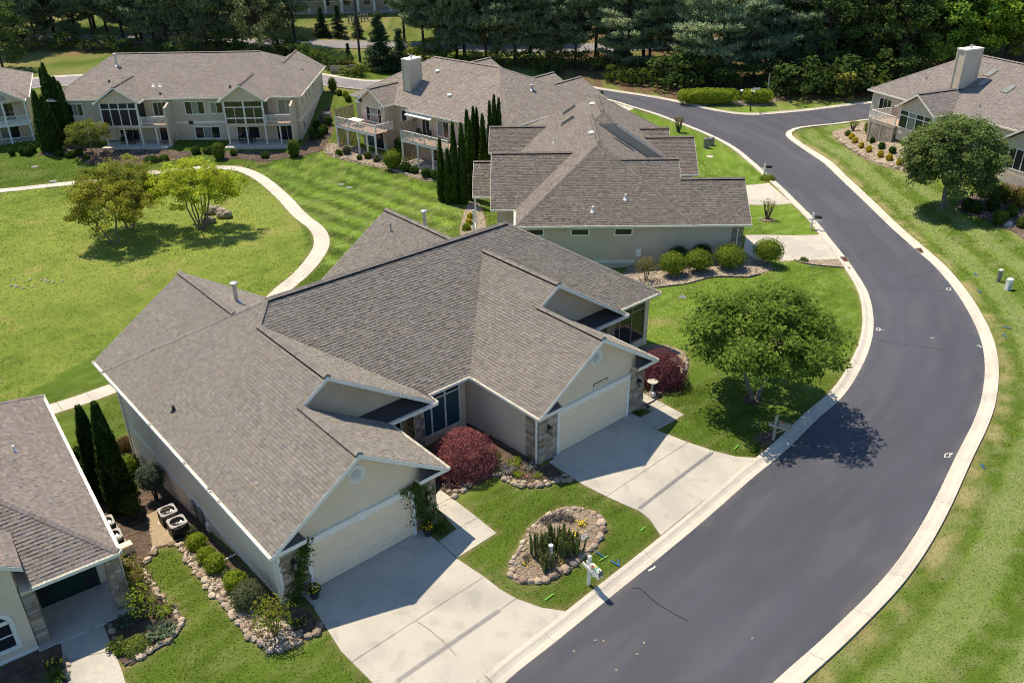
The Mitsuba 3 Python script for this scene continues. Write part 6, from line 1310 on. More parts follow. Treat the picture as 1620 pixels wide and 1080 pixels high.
# climbing vines and flower pots at the left garage
def vine(lab, a0, a1, z0, z1, n, seed, spread=.22):
    r = R3(seed); k = thing('climbing_vine', lab, 'vine'); t = r.random(n); u = a0+(a1-a0)*t+r.normal(0, spread, n)*(.5+.8*np.abs(np.sin(t*7))); z = z0+(z1-z0)*t+r.normal(0, .08, n)
    C = H1.w(np.c_[u, .5-.12-np.abs(r.normal(0, .08, n)), z]); N = H1.w(np.c_[0, -1, .5])-H1.o+r.normal(0, .5, (n, 3))
    put(k+'__foliage', leaves(C, N, .11*r.uniform(.6, 1.3, n), pal(GREEN+DARKG, n, r), r, .7), 'leaf', smooth=False)
    s = M(); tt = np.linspace(0, 1, 9); s.tube(H1.w(np.c_[a0+(a1-a0)*tt+.05*np.sin(tt*9), tt*0+.42, z0+(z1-z0)*tt]), .022, 5); put(k+'__stem', s, 'bark', smooth=40)
vine('leafy vine climbing the stone pier left of the left garage door', .75, 1.52, .0, 2.7, 750, 3); vine('leafy vine climbing the stone pier right of the left garage door', 7.3, 6.75, .3, 2.75, 900, 4, .3)
r = R3(8); C = H1.w(np.c_[r.uniform(6.0, 6.9, 150), .5-.1-np.abs(r.normal(0, .07, 150)), 2.62+r.normal(0, .08, 150)]); put('climbing_vine_001__runner', leaves(C, H1.w(np.c_[0, -1, .6])-H1.o+r.normal(0, .5, (150, 3)), .1, pal(GREEN, 150, r), r, .7), 'leaf', smooth=False)
def pot(lab, p, seed):
    k = thing('flower_pot', lab, 'flower pot', 'flower pots beside the left garage door'); b = H1.w(np.array([[p[0], p[1], .02]]))[0]; r = R3(seed)
    put(k+'__pot', M().tube([b, b+[0, 0, .05], b+[0, 0, .34], b+[0, 0, .36]], [.14, .16, .22, .20], 14), 'black_metal', smooth=40)
    q = sphere_dirs(220, r, -.1); put(k+'__foliage', leaves(b+[0, 0, .42]+q*[.27, .27, .24], q+r.normal(0, .4, (220, 3)), .09, pal(DARKG+GREEN, 220, r), r), 'leaf', smooth=False)
    q = sphere_dirs(26, r, .1); put(k+'__flower', leaves(b+[0, 0, .43]+q*[.29, .29, .27], q, .085, pal([(.75,.42,.02),(.72,.55,.03)], 26, r), r, .95), 'petal', smooth=False)
pot('dark pot of yellow flowers at the left jamb of the left garage', (1.45, .05), 1); pot('dark pot of yellow flowers at the right jamb of the left garage', (7.0, .05), 2)
rosette('flowering_plant', 'small plant with orange yellow flowers by the left driveway edge', 'plant', (-8.22, 24.18), 0.5, GREEN, 26, 7, None, 0.6, 0.3, (14, [(0.75, 0.5, 0.03)], 0.07))
rosette('ornamental_grass', 'tuft of grass at the upper edge of the left garage walk', 'plant', (-3.15, 29.57), 1.0, GREEN, 160, 8, None, 0.5, 0.08); rosette('ornamental_grass', 'tuft of grass beside the stones at the left driveway edge', 'plant', (-8.43, 24.12), 0.6, GREEN, 80, 9, None, 0.5, 0.08)
# maple bed
def maple(lab, xy, w, h, cols, seed, n):
    r = R3(seed); b = P3(xy); k = thing('red_maple', lab, 'tree'); s = M()
    for i in range(9):
        a = 2*np.pi*i/9+r.uniform(0, .4); e = b+[math.cos(a)*w*.36, math.sin(a)*w*.36, h*.72]; branchy(s, b+[0, 0, -.1], e, .06, .015, r, .14, 4, 6)
    put(k+'__trunk', s, 'bark', smooth=60)
    d = sphere_dirs(n, r, -.12); nz = meshkit.fbm(d*3.1+seed, 3, 4)-.5; lay = r.random(n)
    rad = (1+.34*nz)*np.where(lay < .7, r.uniform(.92, 1.04, n), r.uniform(.6, .95, n)); dz = np.abs(d[:, 2])**.85*np.sign(d[:, 2])
    C = b+[0, 0, .22]+np.c_[d[:, 0], d[:, 1], dz]*rad[:, None]*[w/2, w/2, h-.22]
    N = d*[.8, .8, 1]+[0, 0, .35]+r.normal(0, .45, (n, 3)); m = leaves(C, N, .10*r.uniform(.6, 1.4, n), pal(cols, n, r, .2)*(1+.6*nz)[:, None], r, .45)
    core = trimesh.creation.icosphere(2, 1.0); cv = core.vertices; cn = meshkit.fbm(cv*3.1+seed, 3, 4)-.5
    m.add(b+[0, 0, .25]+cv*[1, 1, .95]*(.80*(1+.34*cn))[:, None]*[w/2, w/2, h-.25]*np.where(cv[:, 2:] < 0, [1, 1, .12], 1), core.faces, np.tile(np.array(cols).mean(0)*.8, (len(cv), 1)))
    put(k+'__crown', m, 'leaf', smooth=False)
maple('large dome of red purple maple leaves in the bed between the two garages', (-2.38, 34.14), 3.09 * 1.04, 2.05, RED, 3, 9000)
maple('smaller purple red maple at the right corner of the near duplex', (8.34, 42.1), 3.02, 1.8, PURPLE, 5, 6500)
for u, v, w, cols, n, lab, fl in ((0.08, 34.3, 0.9, LIME, 70, 'green leafy plant at the wall in the maple bed', None), (-0.26, 33.7, 0.9, [(0.34, 0.32, 0.33), (0.24, 0.26, 0.22)], 110, 'grey lavender clump in the maple bed', None), (0.22, 33.42, 0.8, LIME, 60, 'bright green perennial by the stone edge of the maple bed', None), (0.78, 33.95, 0.8, [(0.36, 0.38, 0.33), (0.26, 0.3, 0.24)], 80, 'silvery shrub beside the right garage corner', None), (1.15, 33.28, 0.6, LIME, 50, 'small bright green plant at the right end of the maple bed', None), (-2.92, 33.39, 1.0, DARKG + GREEN, 80, 'dark green daylily clump at the left end of the maple bed', None), (-3.12, 32.74, 0.55, [(0.45, 0.45, 0.42), (0.3, 0.34, 0.24)], 50, 'small pale leaved plant at the left tip of the maple bed', None), (-2.6, 32.94, 0.4, GREEN, 20, 'tiny yellow flowers at the left tip of the maple bed', (12, [(0.75, 0.52, 0.04)], 0.07)), (-1.9, 33.61, 0.4, GREEN, 20, 'yellow flowers beside the stone edge of the maple bed', (12, [(0.75, 0.52, 0.04)], 0.07)), (-0.69, 33.57, 0.6, GREEN, 60, 'green mound between red maple and stone edge', None), (1.05, 34.82, 0.8, GREEN, 70, 'tall green plant against the stone pier of the right garage', None), (-0.98, 34.93, 0.9, GREEN, 70, 'green plant under the right side of the red maple', None), (0.58, 33.15, 0.3, GREEN, 16, 'small pink flowers near the stone edge of the maple bed', (10, [(0.55, 0.22, 0.3)], 0.07))):
    rosette('bed_plant', lab, 'plant', (u, v), w, cols, n, u + v, None, 0.55, 0.38, fl)
# island: yuccas, pipe, meter lid, flowers
for u, v, w, hh, lab in ((1.03, 27.93, 0.75, 1.3, 'spiky cactus clump on the left of the white pipe'), (1.35, 27.21, 0.6, 1.0, 'short spiky cactus clump below the white pipe'), (1.89, 28.41, 1.1, 1.2, 'wide spiky cactus clump behind the white pipe'), (2.44, 28.2, 0.9, 1.15, 'spiky cactus clump on the right of the white pipe')):
    r = R3(u)
    k = thing('cactus_clump', lab, 'cactus', 'spiky cactus clumps on the island bed')
    m, nd = (M(), M())
    b = P3((u, v))
    for i in range(int(42 * w)):
        o = np.array([*r.normal(0, w * 0.22, 2), 0])
        e = o * 1.35 + [*r.normal(0, 0.05, 2), hh * r.uniform(0.6, 1.05)]
        t = np.linspace(0, 1, 6)[:, None]
        c = pal([(0.1, 0.13, 0.035), (0.075, 0.105, 0.03), (0.14, 0.16, 0.05)], 1, r)[0]
        pts = b + o + (e - o) * t
        m.tube(pts, [0.034, 0.042, 0.038, 0.044, 0.038, 0.016], 6, True, c)
        q = pts[r.integers(2, 6, 26)] + r.normal(0, 0.03, (26, 3))
        leaves(q, r.normal(0, 1, (26, 3)), 0.085, pal([(0.2, 0.23, 0.07), (0.32, 0.34, 0.1), (0.13, 0.16, 0.05)], 26, r), r, 0.35, m=nd)
    put(k + '__stem', m, 'coloured', smooth=True)
    tag(put(k + '__spine', nd, 'leaf', smooth=False), kind='stuff')
t = thing('standpipe', 'white capped standpipe in the middle of the island bed', 'pipe'); b = P3((1.51, 27.73)); put(t+'__pipe', M().tube([b-[0,0,.1], b+[0,0,.80]], .085, 14), 'light_plastic', smooth=40); put(t+'__cap', M().tube([b+[0,0,.78], b+[0,0,.84], b+[0,0,.86]], [.105,.105,.08], 14), 'light_plastic', smooth=40)
t = thing('valve_cover', 'grey square valve cover set in the island bed', 'cover'); F = Frame(*(3.0, 29.09), 48, tz(*(3.0, 29.09))); put(t, M().rbox(-.22, -.16, -.05, .22, .16, .085, .02), 'grey_metal', F)
for u, v, lab, cols in ((2.97, 29.89, 'larger cluster of yellow flowers on the island bed', (30, [(0.78, 0.6, 0.03)], 0.08)), (2.59, 29.16, 'yellow flowers behind the cactus clumps', (16, [(0.78, 0.6, 0.03)], 0.08)), (2.55, 28.24, 'yellow flowers right of the cactus clumps', (14, [(0.78, 0.62, 0.04)], 0.07)), (1.95, 27.48, 'yellow flowers at the front of the island bed', (12, [(0.78, 0.62, 0.04)], 0.07)), (0.46, 27.44, 'yellow flowers at the left end of the island bed', (10, [(0.75, 0.5, 0.03)], 0.07))):
    rosette('bed_flower', lab, 'flower', (u, v), 0.5, GREEN, 26, u, None, 0.5, 0.3, cols)
for u, v, w, lab in ((1.76, 30.23, 0.7, 'left one of three grey lavender tufts on the island bed'), (2.13, 30.32, 0.8, 'middle one of three grey lavender tufts on the island bed'), (2.49, 30.2, 0.6, 'right one of three grey lavender tufts on the island bed'), (0.52, 27.77, 0.5, 'dry purple tuft at the left end of the island bed'), (1.36, 30.06, 0.6, 'silvery tuft among the stones of the island bed')):
    rosette('bed_plant', lab, 'plant', (u, v), w, [(0.2, 0.18, 0.2), (0.14, 0.14, 0.12), (0.26, 0.25, 0.22)], 90, u, None, 0.6, 0.12)
# mailboxes
def mailbox(lab, xy, yaw, boxm, wood, deco=None, h=1.55):
    F = Frame(xy[0], xy[1], yaw, tz(*xy)); k = thing('mailbox', lab, 'mailbox')
    put(k+'__post', M().rbox(-.07, -.07, -.3, .07, .07, h, .03), wood, F); put(k+'__arm', M().box(-.32, -.115, .88, .75, -.072, 1.03), wood, F); put(k+'__arm', M().box(-.30, .072, .885, .75, .115, 1.025), wood, F)
    put(k+'__brace', M().beam([.07, 0, .55], [.5, 0, .9], .06, .07), wood, F); m = M(); t = np.linspace(0, np.pi, 9)
    prof = [(-.11, 1.04), (.11, 1.04)]+[(.11*math.cos(x), 1.19+.10*math.sin(x)) for x in t]
    n = len(prof); v = [(x, y, z) for x in (.16, .72) for y, z in prof]; f = [(i, (i+1) % n, n+(i+1) % n) for i in range(n)]+[(i, n+(i+1) % n, n+i) for i in range(n)]+[(0, i+1, i) for i in range(1, n-1)]+[(n, n+i, n+i+1) for i in range(1, n-1)]
    put(k+'__box', m.add(v, f), boxm, F, smooth=35)
    put(k+'__door', M().add([(x, y*1.06, 1.04+(z-1.04)*1.05) for x in (.72, .74) for y, z in prof], f), 'black_metal' if boxm == 'black_metal' else 'grey_metal', F, smooth=35)
    put(k+'__signal_flag', M().box(.3, -.135, 1.16, .33, -.115, 1.38).box(.3, -.135, 1.32, .46, -.115, 1.38), 'coloured_red', F)
    if deco:
        r = R3(deco); m = M()
        for i in range(34): x_, a = r.uniform(.2, .68), r.uniform(.1, 3.04); c = [(.60,.42,.04),(.10,.28,.40),(.12,.35,.08)][r.integers(3)]; p = np.array([x_, .115*math.cos(a), 1.19+.105*math.sin(a)]); leaves(p[None]+r.normal(0, .008, (3, 3)), np.tile([0, math.cos(a), math.sin(a)], (3, 1)), .07, np.tile(c, (3, 1)), r, .8, 0, m)
        put(k+'__decoration', m, 'coloured', F, smooth=False)
mat('coloured_red', (.45, .04, .03), .5, .4)
for lab, (u, v), tu, bm, wd, dc in (('white wooden mailbox post with a flowered box on the front island lawn', (3.0, 26.41), (951, 917), 'light_plastic', 'trim_white', 4), ('weathered grey mailbox post with a flowered box under the street tree', (13.32, 36.66), (1236, 689), 'grey_metal', 'wood_grey', 6), ('mailbox post with a black box beside the middle driveway', (26.44, 71.8), (1297, 364), 'black_metal', 'trim_white', None), ('furthest mailbox post with a black box, above a low green plant', (26.98, 89.45), (1220, 282), 'black_metal', 'trim_white', None)):
    a, b = (np.array((u, v)), None)
    i = np.argmin(np.linalg.norm(ki - a, axis=1))
    d = ki[i] - a
    mailbox(lab, a, math.degrees(math.atan2(d[1], d[0])), bm, wd, dc)
shrub('low_shrub', 'low spreading plant at the foot of the furthest mailbox', 'shrub', (27.17, 88.65), 1.73, 0.6, GREEN + LIME, 450, 0.16, 3, shape='mound', rag=0.3)
# right garage corner: path light, bird bath, ornament
t = thing('path_light', 'small black path light beside the right garage walk', 'lamp'); b = P3((7.12, 38.6)); put(t+'__stake', M().tube([b, b+[0,0,.42]], .018, 6), 'black_metal'); put(t+'__lamp_shade', M().tube([b+[0,0,.40], b+[0,0,.44], b+[0,0,.52]], [.13,.12,.03], 12), 'black_metal', smooth=40)
t = thing('bird_bath', 'pale stone bird bath beside the smaller red maple', 'bird bath'); b = P3((7.67, 40.71)); put(t+'__pedestal', M().tube([b, b+[0,0,.08], b+[0,0,.2], b+[0,0,.58], b+[0,0,.66]], [.18,.15,.07,.07,.12], 12), 'concrete', smooth=40); put(t+'__bowl', M().tube([b+[0,0,.64], b+[0,0,.70], b+[0,0,.78], b+[0,0,.79], b+[0,0,.73]], [.1,.22,.30,.27,.18], 16), 'concrete', smooth=40)
t = thing('garden_ornament', 'round grey garden ball under the bird bath', 'ornament'); b = P3((7.67, 40.29))
ico = trimesh.creation.icosphere(2, .16); put(t, M().add(ico.vertices+b+[0,0,.17], ico.faces), 'galvanised', smooth=True)
rosette('bed_plant', 'green clump beside the bird bath', 'plant', (7.32, 40.98), 0.7, GREEN, 60, 61, None, 0.4, 0.4)
scatter('red_maple_bed', SB['red_maple_bed'][0], 700, .05, 36, ROCKC, 'pebble'); rosette('bed_plant', 'dark leaved plant by the path light', 'plant', (6.57, 38.54), 0.6, DARKG, 40, 62, None, 0.3, 0.5)

# ================================================================ trees on the lawns
tree('street_tree', 'broad leafy green street tree beside the road, right of the near duplex', (13.27, 40.51), 6.3, (3.9, 3.9, 2.3), 4.0, [(0.155, 0.245, 0.042), (0.115, 0.195, 0.034), (0.21, 0.3, 0.055), (0.165, 0.26, 0.046)], 220, 21000, 0.23, 5, trunks=2, tr=0.13, limbs=20, clus=0.74, hollow=0.35, base_spread=0.1, amp=0.6)
tree('shade_tree', 'dense round dark green tree on the right lawn by the right house', (38.96, 74.46), 8.6, (4.15, 4.1, 3.45), 4.75, [(0.16, 0.235, 0.07), (0.225, 0.295, 0.105), (0.115, 0.18, 0.05)], 330, 29000, 0.26, 6, trunks=1, tr=0.25, limbs=22, clus=0.75, hollow=0.55, amp=0.45)
tree('lawn_tree', 'olive leaved tree at the left of the three trees on the back lawn', (-34.68, 71.48), 5.6, (3.5, 3.2, 2.1), 3.6, [(0.33, 0.36, 0.05), (0.27, 0.32, 0.05), (0.36, 0.33, 0.055)], 170, 12500, 0.21, 7, trunks=2, tr=0.1, limbs=12, clus=0.6, hollow=0.3, lean=-0.6, group=None)
tree('lawn_tree', 'olive green tree in the middle of the three trees on the back lawn', (-34.96, 75.36), 6.0, (3.6, 3.4, 2.3), 4.1, [(0.26, 0.3, 0.05), (0.3, 0.31, 0.055), (0.2, 0.26, 0.04)], 170, 13000, 0.21, 8, trunks=2, tr=0.1, limbs=12, clus=0.6, hollow=0.3, lean=0.3)
tree('lawn_tree', 'bright lime green multi stemmed tree on the back lawn beside the boulders', (-28.32, 75.3), 6.0, (4.3, 3.7, 1.9), 4.2, [(0.42, 0.5, 0.04), (0.35, 0.44, 0.04), (0.48, 0.54, 0.07)], 190, 16000, 0.2, 9, trunks=6, tr=0.085, limbs=18, clus=0.6, hollow=0.35, base_spread=0.22)
tree('garden_tree', 'small round yellow green tree in front of the left rear house', (-48.89, 100.31), 4.4, (2.5, 2.3, 1.7), 2.7, [(0.24, 0.26, 0.055), (0.18, 0.23, 0.045)], 80, 4500, 0.22, 10, tr=0.09, limbs=8, clus=0.55, hollow=0.3)
r = R3(4)
for u, v, w, lab in ((-28.78, 79.86, 0.95, 'pale mottled boulder behind the lime green lawn tree, left of the pair'), (-27.32, 78.83, 1.0, 'pale mottled boulder right of the lime green lawn tree'), (-28.19, 76.94, 0.75, 'small boulder at the foot of the lime green lawn tree')):
    k = thing('boulder', lab, 'boulder')
    vv, ff, cc = rock_mesh(P3((u, v), w * 0.3), w * 0.85, r, np.array((0.27, 0.245, 0.195)), 0.65, None, 3, 0.1)
    n_ = meshkit.fbm(vv * 2.2, 4, 3)
    vv = vv + (vv - vv.mean(0)) * (n_ - 0.5)[:, None] * 0.7
    put(k, M().add(vv, ff, cc * (0.55 + 0.9 * meshkit.fbm(vv * 5, 3, 6))[:, None]), 'stone_mat', smooth=True)
for u, v, lab in ((-37.09, 63.47, 'left patch of small white stones in the back lawn'), (-38.95, 62.36, 'smaller left patch of white stones in the back lawn')):
    r = R3(9)
    k = thing('stone_patch', lab, 'stones')
    a = np.array((u, v))
    for i in range(9):
        vv, ff, cc = rock_mesh(P3(a + r.normal(0, 0.5, 2) * [1.5, 0.7], 0.05), r.uniform(0.07, 0.15), r, np.array((0.42, 0.38, 0.31)), 0.5)
        put(k + '__stone', M().add(vv, ff, cc), 'stone_mat', smooth=True)
# shrubs of the middle house
GM = 'bright shrubs along the side wall of the middle house'
for u, v, px, hh, lab in ((12.17, 60.13, 2.11, 1.65, 'bright green shrub on the left of the row along the middle house wall'), (14.19, 60.52, 2.02, 1.55, 'bright green shrub in the middle of the row along the middle house wall'), (16.67, 61.09, 2.42, 1.6, 'bright green shrub on the right of the row along the middle house wall')):
    shrub('wall_shrub', lab, 'shrub', (u, v), px, hh, LIME + GREEN, 1300, 0.14, u, GM, lift=0.25, rag=0.16, stems=6)
for u, v, lab in ((13.01, 62.46, 'dark green bush behind the left bright shrub of the middle house'), (14.84, 62.79, 'dark green bush behind the middle bright shrub of the middle house'), (17.03, 63.28, 'dark green bush behind the right bright shrub of the middle house')):
    shrub('wall_shrub', lab, 'shrub', (u, v), 1.6, 1.5, DARKG, 800, 0.13, u)
shrub('ball_shrub', 'large round clipped shrub at the corner of the middle driveway', 'shrub', (19.84, 62.01), 2.29, 1.75, GREEN + LIME, 2300, 0.11, 14, lift=0.35, stems=3, rag=0.05)
shrub('vase_shrub', 'thin reddish yellow shrub left of the bright shrubs of the middle house', 'shrub', (10.13, 59.53), 1.7, 1.3, OLIVE + [(0.22, 0.16, 0.05)], 420, 0.14, 15, stems=5, lift=0.6, rag=0.4)
shrub('low_shrub', 'small green tuft at the edge of the river gravel by the middle driveway', 'shrub', (23.13, 63.2), 0.8, 0.4, GREEN, 260, 0.1, 16, shape='mound')
def pruned(lab, xy, h, seed, n=150):
    r = R3(seed); k = thing('pruned_shrub', lab, 'shrub'); b = P3(xy); m = M(); C = []
    for i in range(9):
        a = 2*np.pi*i/9; e = b+[math.cos(a)*.42, math.sin(a)*.42, h*r.uniform(.75, 1)]; branchy(m, b+[math.cos(a)*.1, math.sin(a)*.1, -.1], e, .05, .035, r, .08, 3, 6); C.append(e)
    put(k+'__stem', m, 'bark', smooth=40); C = np.repeat(np.array(C), n//9, 0); C = C+r.normal(0, .14, C.shape)+[0, 0, .12]
    put(k+'__foliage', leaves(C, r.normal(0, .6, C.shape)+[0, 0, 1], .17, pal(OLIVE+[(.2,.12,.04)], len(C), r), r), 'leaf', smooth=False)
pruned('hard pruned shrub with bare stems on the grass between the middle driveways', (23.18, 74.09), 1.5, 3); pruned('hard pruned shrub on the grass near the road junction', (21.35, 109.12), 1.6, 4, 300)
# arborvitae behind the middle house and beside the left rear house
GA = 'arborvitae row behind the middle house'
i = 0
for u, v, tu, tv, px in ((-6.84, 83.91, 6.32, 0, 1.02), (-6.09, 83.06, 5.53, 0, 0.95), (-5.45, 83.02, 8.11, 0, 1.14), (-4.63, 82.95, 8.04, 0, 1.26), (-3.84, 84.1, 8.05, 0, 1.41), (-4.35, 89.09, 7.88, 0, 1.14), (-3.71, 89.87, 7.99, 0, 1.01), (-3.38, 90.25, 7.75, 0, 1.02), (-2.7, 87.23, 7.82, 0, 1.19), (-2.0, 89.21, 8.64, 0, 0.94), (-1.54, 89.57, 9.18, 0, 1.08), (-1.06, 89.48, 8.85, 0, 1.01)):
    column_evergreen('arborvitae', nth(i) + ' from the left of the tall arborvitae behind the middle house', (u, v), tu, px, u + v, 1900, group=GA, ls=0.26, cols=[(0.065, 0.125, 0.026), (0.095, 0.165, 0.034), (0.046, 0.092, 0.021)])
    i += 1
i = 0
for u, v, tu, tv, px in ((-54.71, 101.93, 7.1, 0, 2.25), (-54.13, 102.33, 6.4, 0, 2.41), (-55.44, 106.09, 8.46, 0, 1.71), (-54.8, 105.66, 9.16, 0, 1.86), (-54.33, 105.65, 7.71, 0, 1.86), (-53.68, 105.22, 7.69, 0, 1.85), (-53.04, 104.78, 7.24, 0, 1.54)):
    column_evergreen('arborvitae', nth(i) + ' from the left of the tall arborvitae between the far left and left rear houses', (u, v), tu, px, u + v, 1700, group='arborvitae beside the left rear house', ls=0.3)
    i += 1
i = 0
for u, v, tu, tv in ((12.22, 122.12, 1.82, 0), (12.87, 122.42, 1.82, 0)):
    column_evergreen('arborvitae', ('left' if i == 0 else 'right') + ' one of two small arborvitae at the far corner of the middle house', (u, v), tu, 1.2, u, 800, ls=0.3)
    i += 1
# clipped balls and bed plants of the rear houses
for u, v, px, hh, cols, lab, sh in ((-58.54, 100.81, 0.67, 0.9, DARKG, 'dark ball shrub first from the left edge below the far left balconies', 'ball'), (-57.35, 100.98, 0.82, 1.0, DARKG, 'dark ball shrub below the second balcony post at the far left', 'ball'), (-56.57, 100.75, 0.89, 1.0, DARKG, 'dark ball shrub, third below the far left balconies', 'ball'), (-56.6, 101.78, 0.9, 1.1, DARKG, 'dark ball shrub at the corner of the far left house', 'ball'), (-33.68, 99.15, 1.32, 1.9, GREEN, 'tall clipped barrel shaped shrub on the left of the right patio', 'box'), (-25.17, 99.87, 1.33, 2.0, GREEN, 'tall clipped barrel shaped shrub on the right of the right patio', 'box'), (-32.43, 100.49, 0.74, 0.8, GREEN, 'small ball shrub beside the left barrel shrub', 'ball'), (-28.5, 99.58, 0.96, 0.7, DARKG, 'low dark shrub in front of the right patio', 'ball'), (-37.04, 101.06, 1.05, 0.9, DARKG, 'dark shrub at the wall of the left rear house', 'ball'), (-35.48, 101.3, 1.5, 0.8, DARKG, 'wide dark shrub left of the left barrel shrub', 'ball'), (-41.28, 98.24, 1.89, 0.8, DARKG, 'low dark hedge shrub in front of the left patio', 'mound'), (-39.97, 98.66, 1.02, 0.7, GREEN, 'green shrub at the right of the left patio', 'ball'), (-52.79, 100.43, 0.96, 0.8, DARKG, 'dark shrub left of the small garden tree', 'ball'), (-51.33, 99.97, 1.04, 0.8, DARKG, 'low shrub below the lower left window', 'ball'), (-49.2, 99.28, 0.81, 0.6, GREEN, 'small bright shrub at the foot of the small garden tree', 'ball'), (-50.62, 100.57, 0.97, 0.9, DARKG, 'dark shrub behind the small garden tree', 'ball'), (-23.94, 105.59, 1.08, 1.4, DARKG, 'round dark shrub at the right wall of the left rear house, nearest the patio', 'ball'), (-23.32, 106.44, 1.09, 1.3, DARKG, 'round dark shrub second along the right wall of the left rear house', 'ball'), (-24.18, 109.07, 1.03, 1.3, DARKG, 'round dark shrub third along the right wall of the left rear house', 'ball'), (-22.99, 107.74, 0.95, 1.2, DARKG, 'round dark shrub beside the condenser of the left rear house', 'ball'), (-23.03, 110.75, 0.97, 1.2, DARKG, 'dark shrub further up the slope between the rear houses', 'ball'), (-20.0, 99.99, 0.89, 0.8, GREEN, 'green perennial at the left end of the deck bed', 'mound'), (-19.1, 100.38, 0.97, 1.0, GREYG, 'white flowering shrub in the deck bed', 'ball'), (-17.31, 98.24, 0.58, 0.6, GREEN, 'small dark shrub in the middle of the deck bed', 'ball'), (-16.41, 98.63, 0.73, 0.8, GREEN, 'green shrub left of the big bush in the deck bed', 'ball'), (-15.23, 97.44, 0.8, 0.8, GREYG, 'pale green shrub beside the big deck bush', 'mound'), (-13.04, 94.68, 2.33, 2.3, GREEN + LIME, 'large bushy green shrub between the two decks', 'ball'), (-12.8, 99.8, 1.11, 2.0, DARKG, 'tall clipped dark shrub at the inner corner of the centre rear house', 'box'), (-11.6, 93.75, 1.4, 1.2, DARKG, 'dark round shrub, first in front of the right deck', 'ball'), (-10.58, 93.28, 1.05, 0.8, DARKG, 'smaller round shrub, second in front of the right deck', 'ball'), (-9.04, 91.5, 1.17, 1.2, DARKG, 'dark round shrub, third in front of the right deck', 'ball'), (-7.97, 90.82, 1.02, 1.2, DARKG, 'dark round shrub next to the arborvitae', 'ball'), (-24.2, 121.76, 1.22, 2.0, GREEN, 'round green shrub on a stem beyond the gap between the rear houses', 'ball'), (-23.16, 120.68, 0.78, 0.7, GREEN, 'first small shrub on the slope between the rear houses', 'ball'), (-22.2, 120.01, 0.77, 0.8, LIME, 'second small shrub on the slope between the rear houses', 'ball'), (-21.62, 118.39, 0.85, 0.8, GREEN, 'third small shrub on the slope between the rear houses', 'ball'), (-3.82, 78.17, 0.6, 0.6, LIME + YELLOW, 'yellow green plant, farthest in the narrow deck bed', 'mound'), (-3.87, 76.57, 0.65, 0.6, LIME + YELLOW, 'yellow green plant in the middle of the narrow deck bed', 'mound'), (-4.05, 75.05, 0.81, 0.7, LIME, 'yellow green plant nearest in the narrow deck bed', 'mound')):
    shrub('garden_shrub', lab, 'shrub', (u, v), px, hh, cols, 420, 0.2, u + v, None, sh, rag=0.06)
t = thing('air_conditioner', 'dark condenser unit at the side of the left rear house', 'air conditioner'); F = Frame(*(-23.54, 112.39), 4, tz(*(-23.54, 112.39))); put(t+'__base', M().rbox(-.5, -.5, -.1, .5, .5, 1.0, .06), 'grey_metal', F); put(t+'__fan_guard', M().tube([(0,0,1.0),(0,0,1.03)], .4, 14), 'black_metal', F)
# right house bed and shrubs
for u, v, px, cols, lab in ((41.47, 105.44, 0.7, GREEN, 'green ball shrub, first of the row in the right gravel bed'), (40.72, 102.22, 0.68, YELLOW, 'first yellow ball shrub in the right gravel bed'), (39.93, 99.12, 0.66, YELLOW, 'second yellow ball shrub in the right gravel bed'), (39.45, 95.9, 0.57, YELLOW, 'third yellow ball shrub in the right gravel bed'), (39.45, 93.68, 0.63, YELLOW, 'fourth yellow ball shrub in the right gravel bed'), (39.72, 91.17, 0.61, YELLOW, 'fifth yellow ball shrub in the right gravel bed'), (40.08, 89.7, 0.67, YELLOW, 'sixth yellow ball shrub in the right gravel bed'), (40.38, 87.78, 0.59, YELLOW, 'last yellow ball shrub beside the shade tree'), (40.86, 96.63, 0.57, DARKG, 'small dark shrub in the upper right gravel bed'), (40.71, 93.54, 0.76, DARKG, 'dark low shrub below the right deck'), (41.05, 91.44, 0.75, DARKG, 'dark low shrub beside the right deck post')):
    shrub('ball_shrub', lab, 'shrub', (u, v), px, 0.8, cols, 420, 0.14, u + v, 'yellow ball shrubs in the right gravel bed' if cols is YELLOW else None, rag=0.06)
pruned('small dark red shrub at the upper end of the right gravel bed', (43.43, 109.11), 1.1, 5, 220)
for u, v, px, hh, lab, sh in ((44.3, 106.02, 1.25, 1.6, 'clipped green shrub at the corner of the right house', 'box'), (43.01, 101.56, 1.49, 1.2, 'low dark green shrub under the corner window of the right house', 'ball'), (41.94, 97.51, 1.01, 1.8, 'tall clipped green shrub beside the right deck', 'box')):
    shrub('garden_shrub', lab, 'shrub', (u, v), px, hh, GREEN + LIME, 800, 0.16, u, None, sh, rag=0.06)
for u, v, px, hh, cols, lab, sh in ((40.58, 73.36, 0.9, 1.25, DARKG, 'dark clipped shrub, left one beside the shade tree', 'ball'), (40.98, 72.71, 1.06, 1.1, DARKG, 'dark clipped shrub, right one beside the shade tree', 'ball'), (42.42, 72.62, 1.12, 1.5, DARKG, 'round clipped shrub in front of the lattice porch', 'ball'), (41.48, 69.39, 1.02, 1.3, GREEN, 'clipped square shrub at the edge of the right lawn', 'box'), (43.25, 71.03, 0.98, 1.1, GREEN, 'flat topped clipped shrub on bare stems at the right', 'ball'), (44.12, 75.1, 2.29, 1.7, OLIVE + GREEN, 'large feathery orange green shrub before the lattice', 'ball'), (45.05, 73.08, 1.9, 1.9, OLIVE + [(0.26, 0.18, 0.06)], 'orange tinted shrub cut by the right edge', 'ball'), (43.63, 76.54, 1.4, 1.2, GREEN, 'green bush behind the clipped shrubs at the right', 'ball'), (42.9, 68.38, 0.95, 1.0, GREEN, 'shrub at the right edge by the lawn', 'ball')):
    shrub('porch_shrub', lab, 'shrub', (u, v), px, hh, cols, 900, 0.16, u, None, sh, rag=0.1)
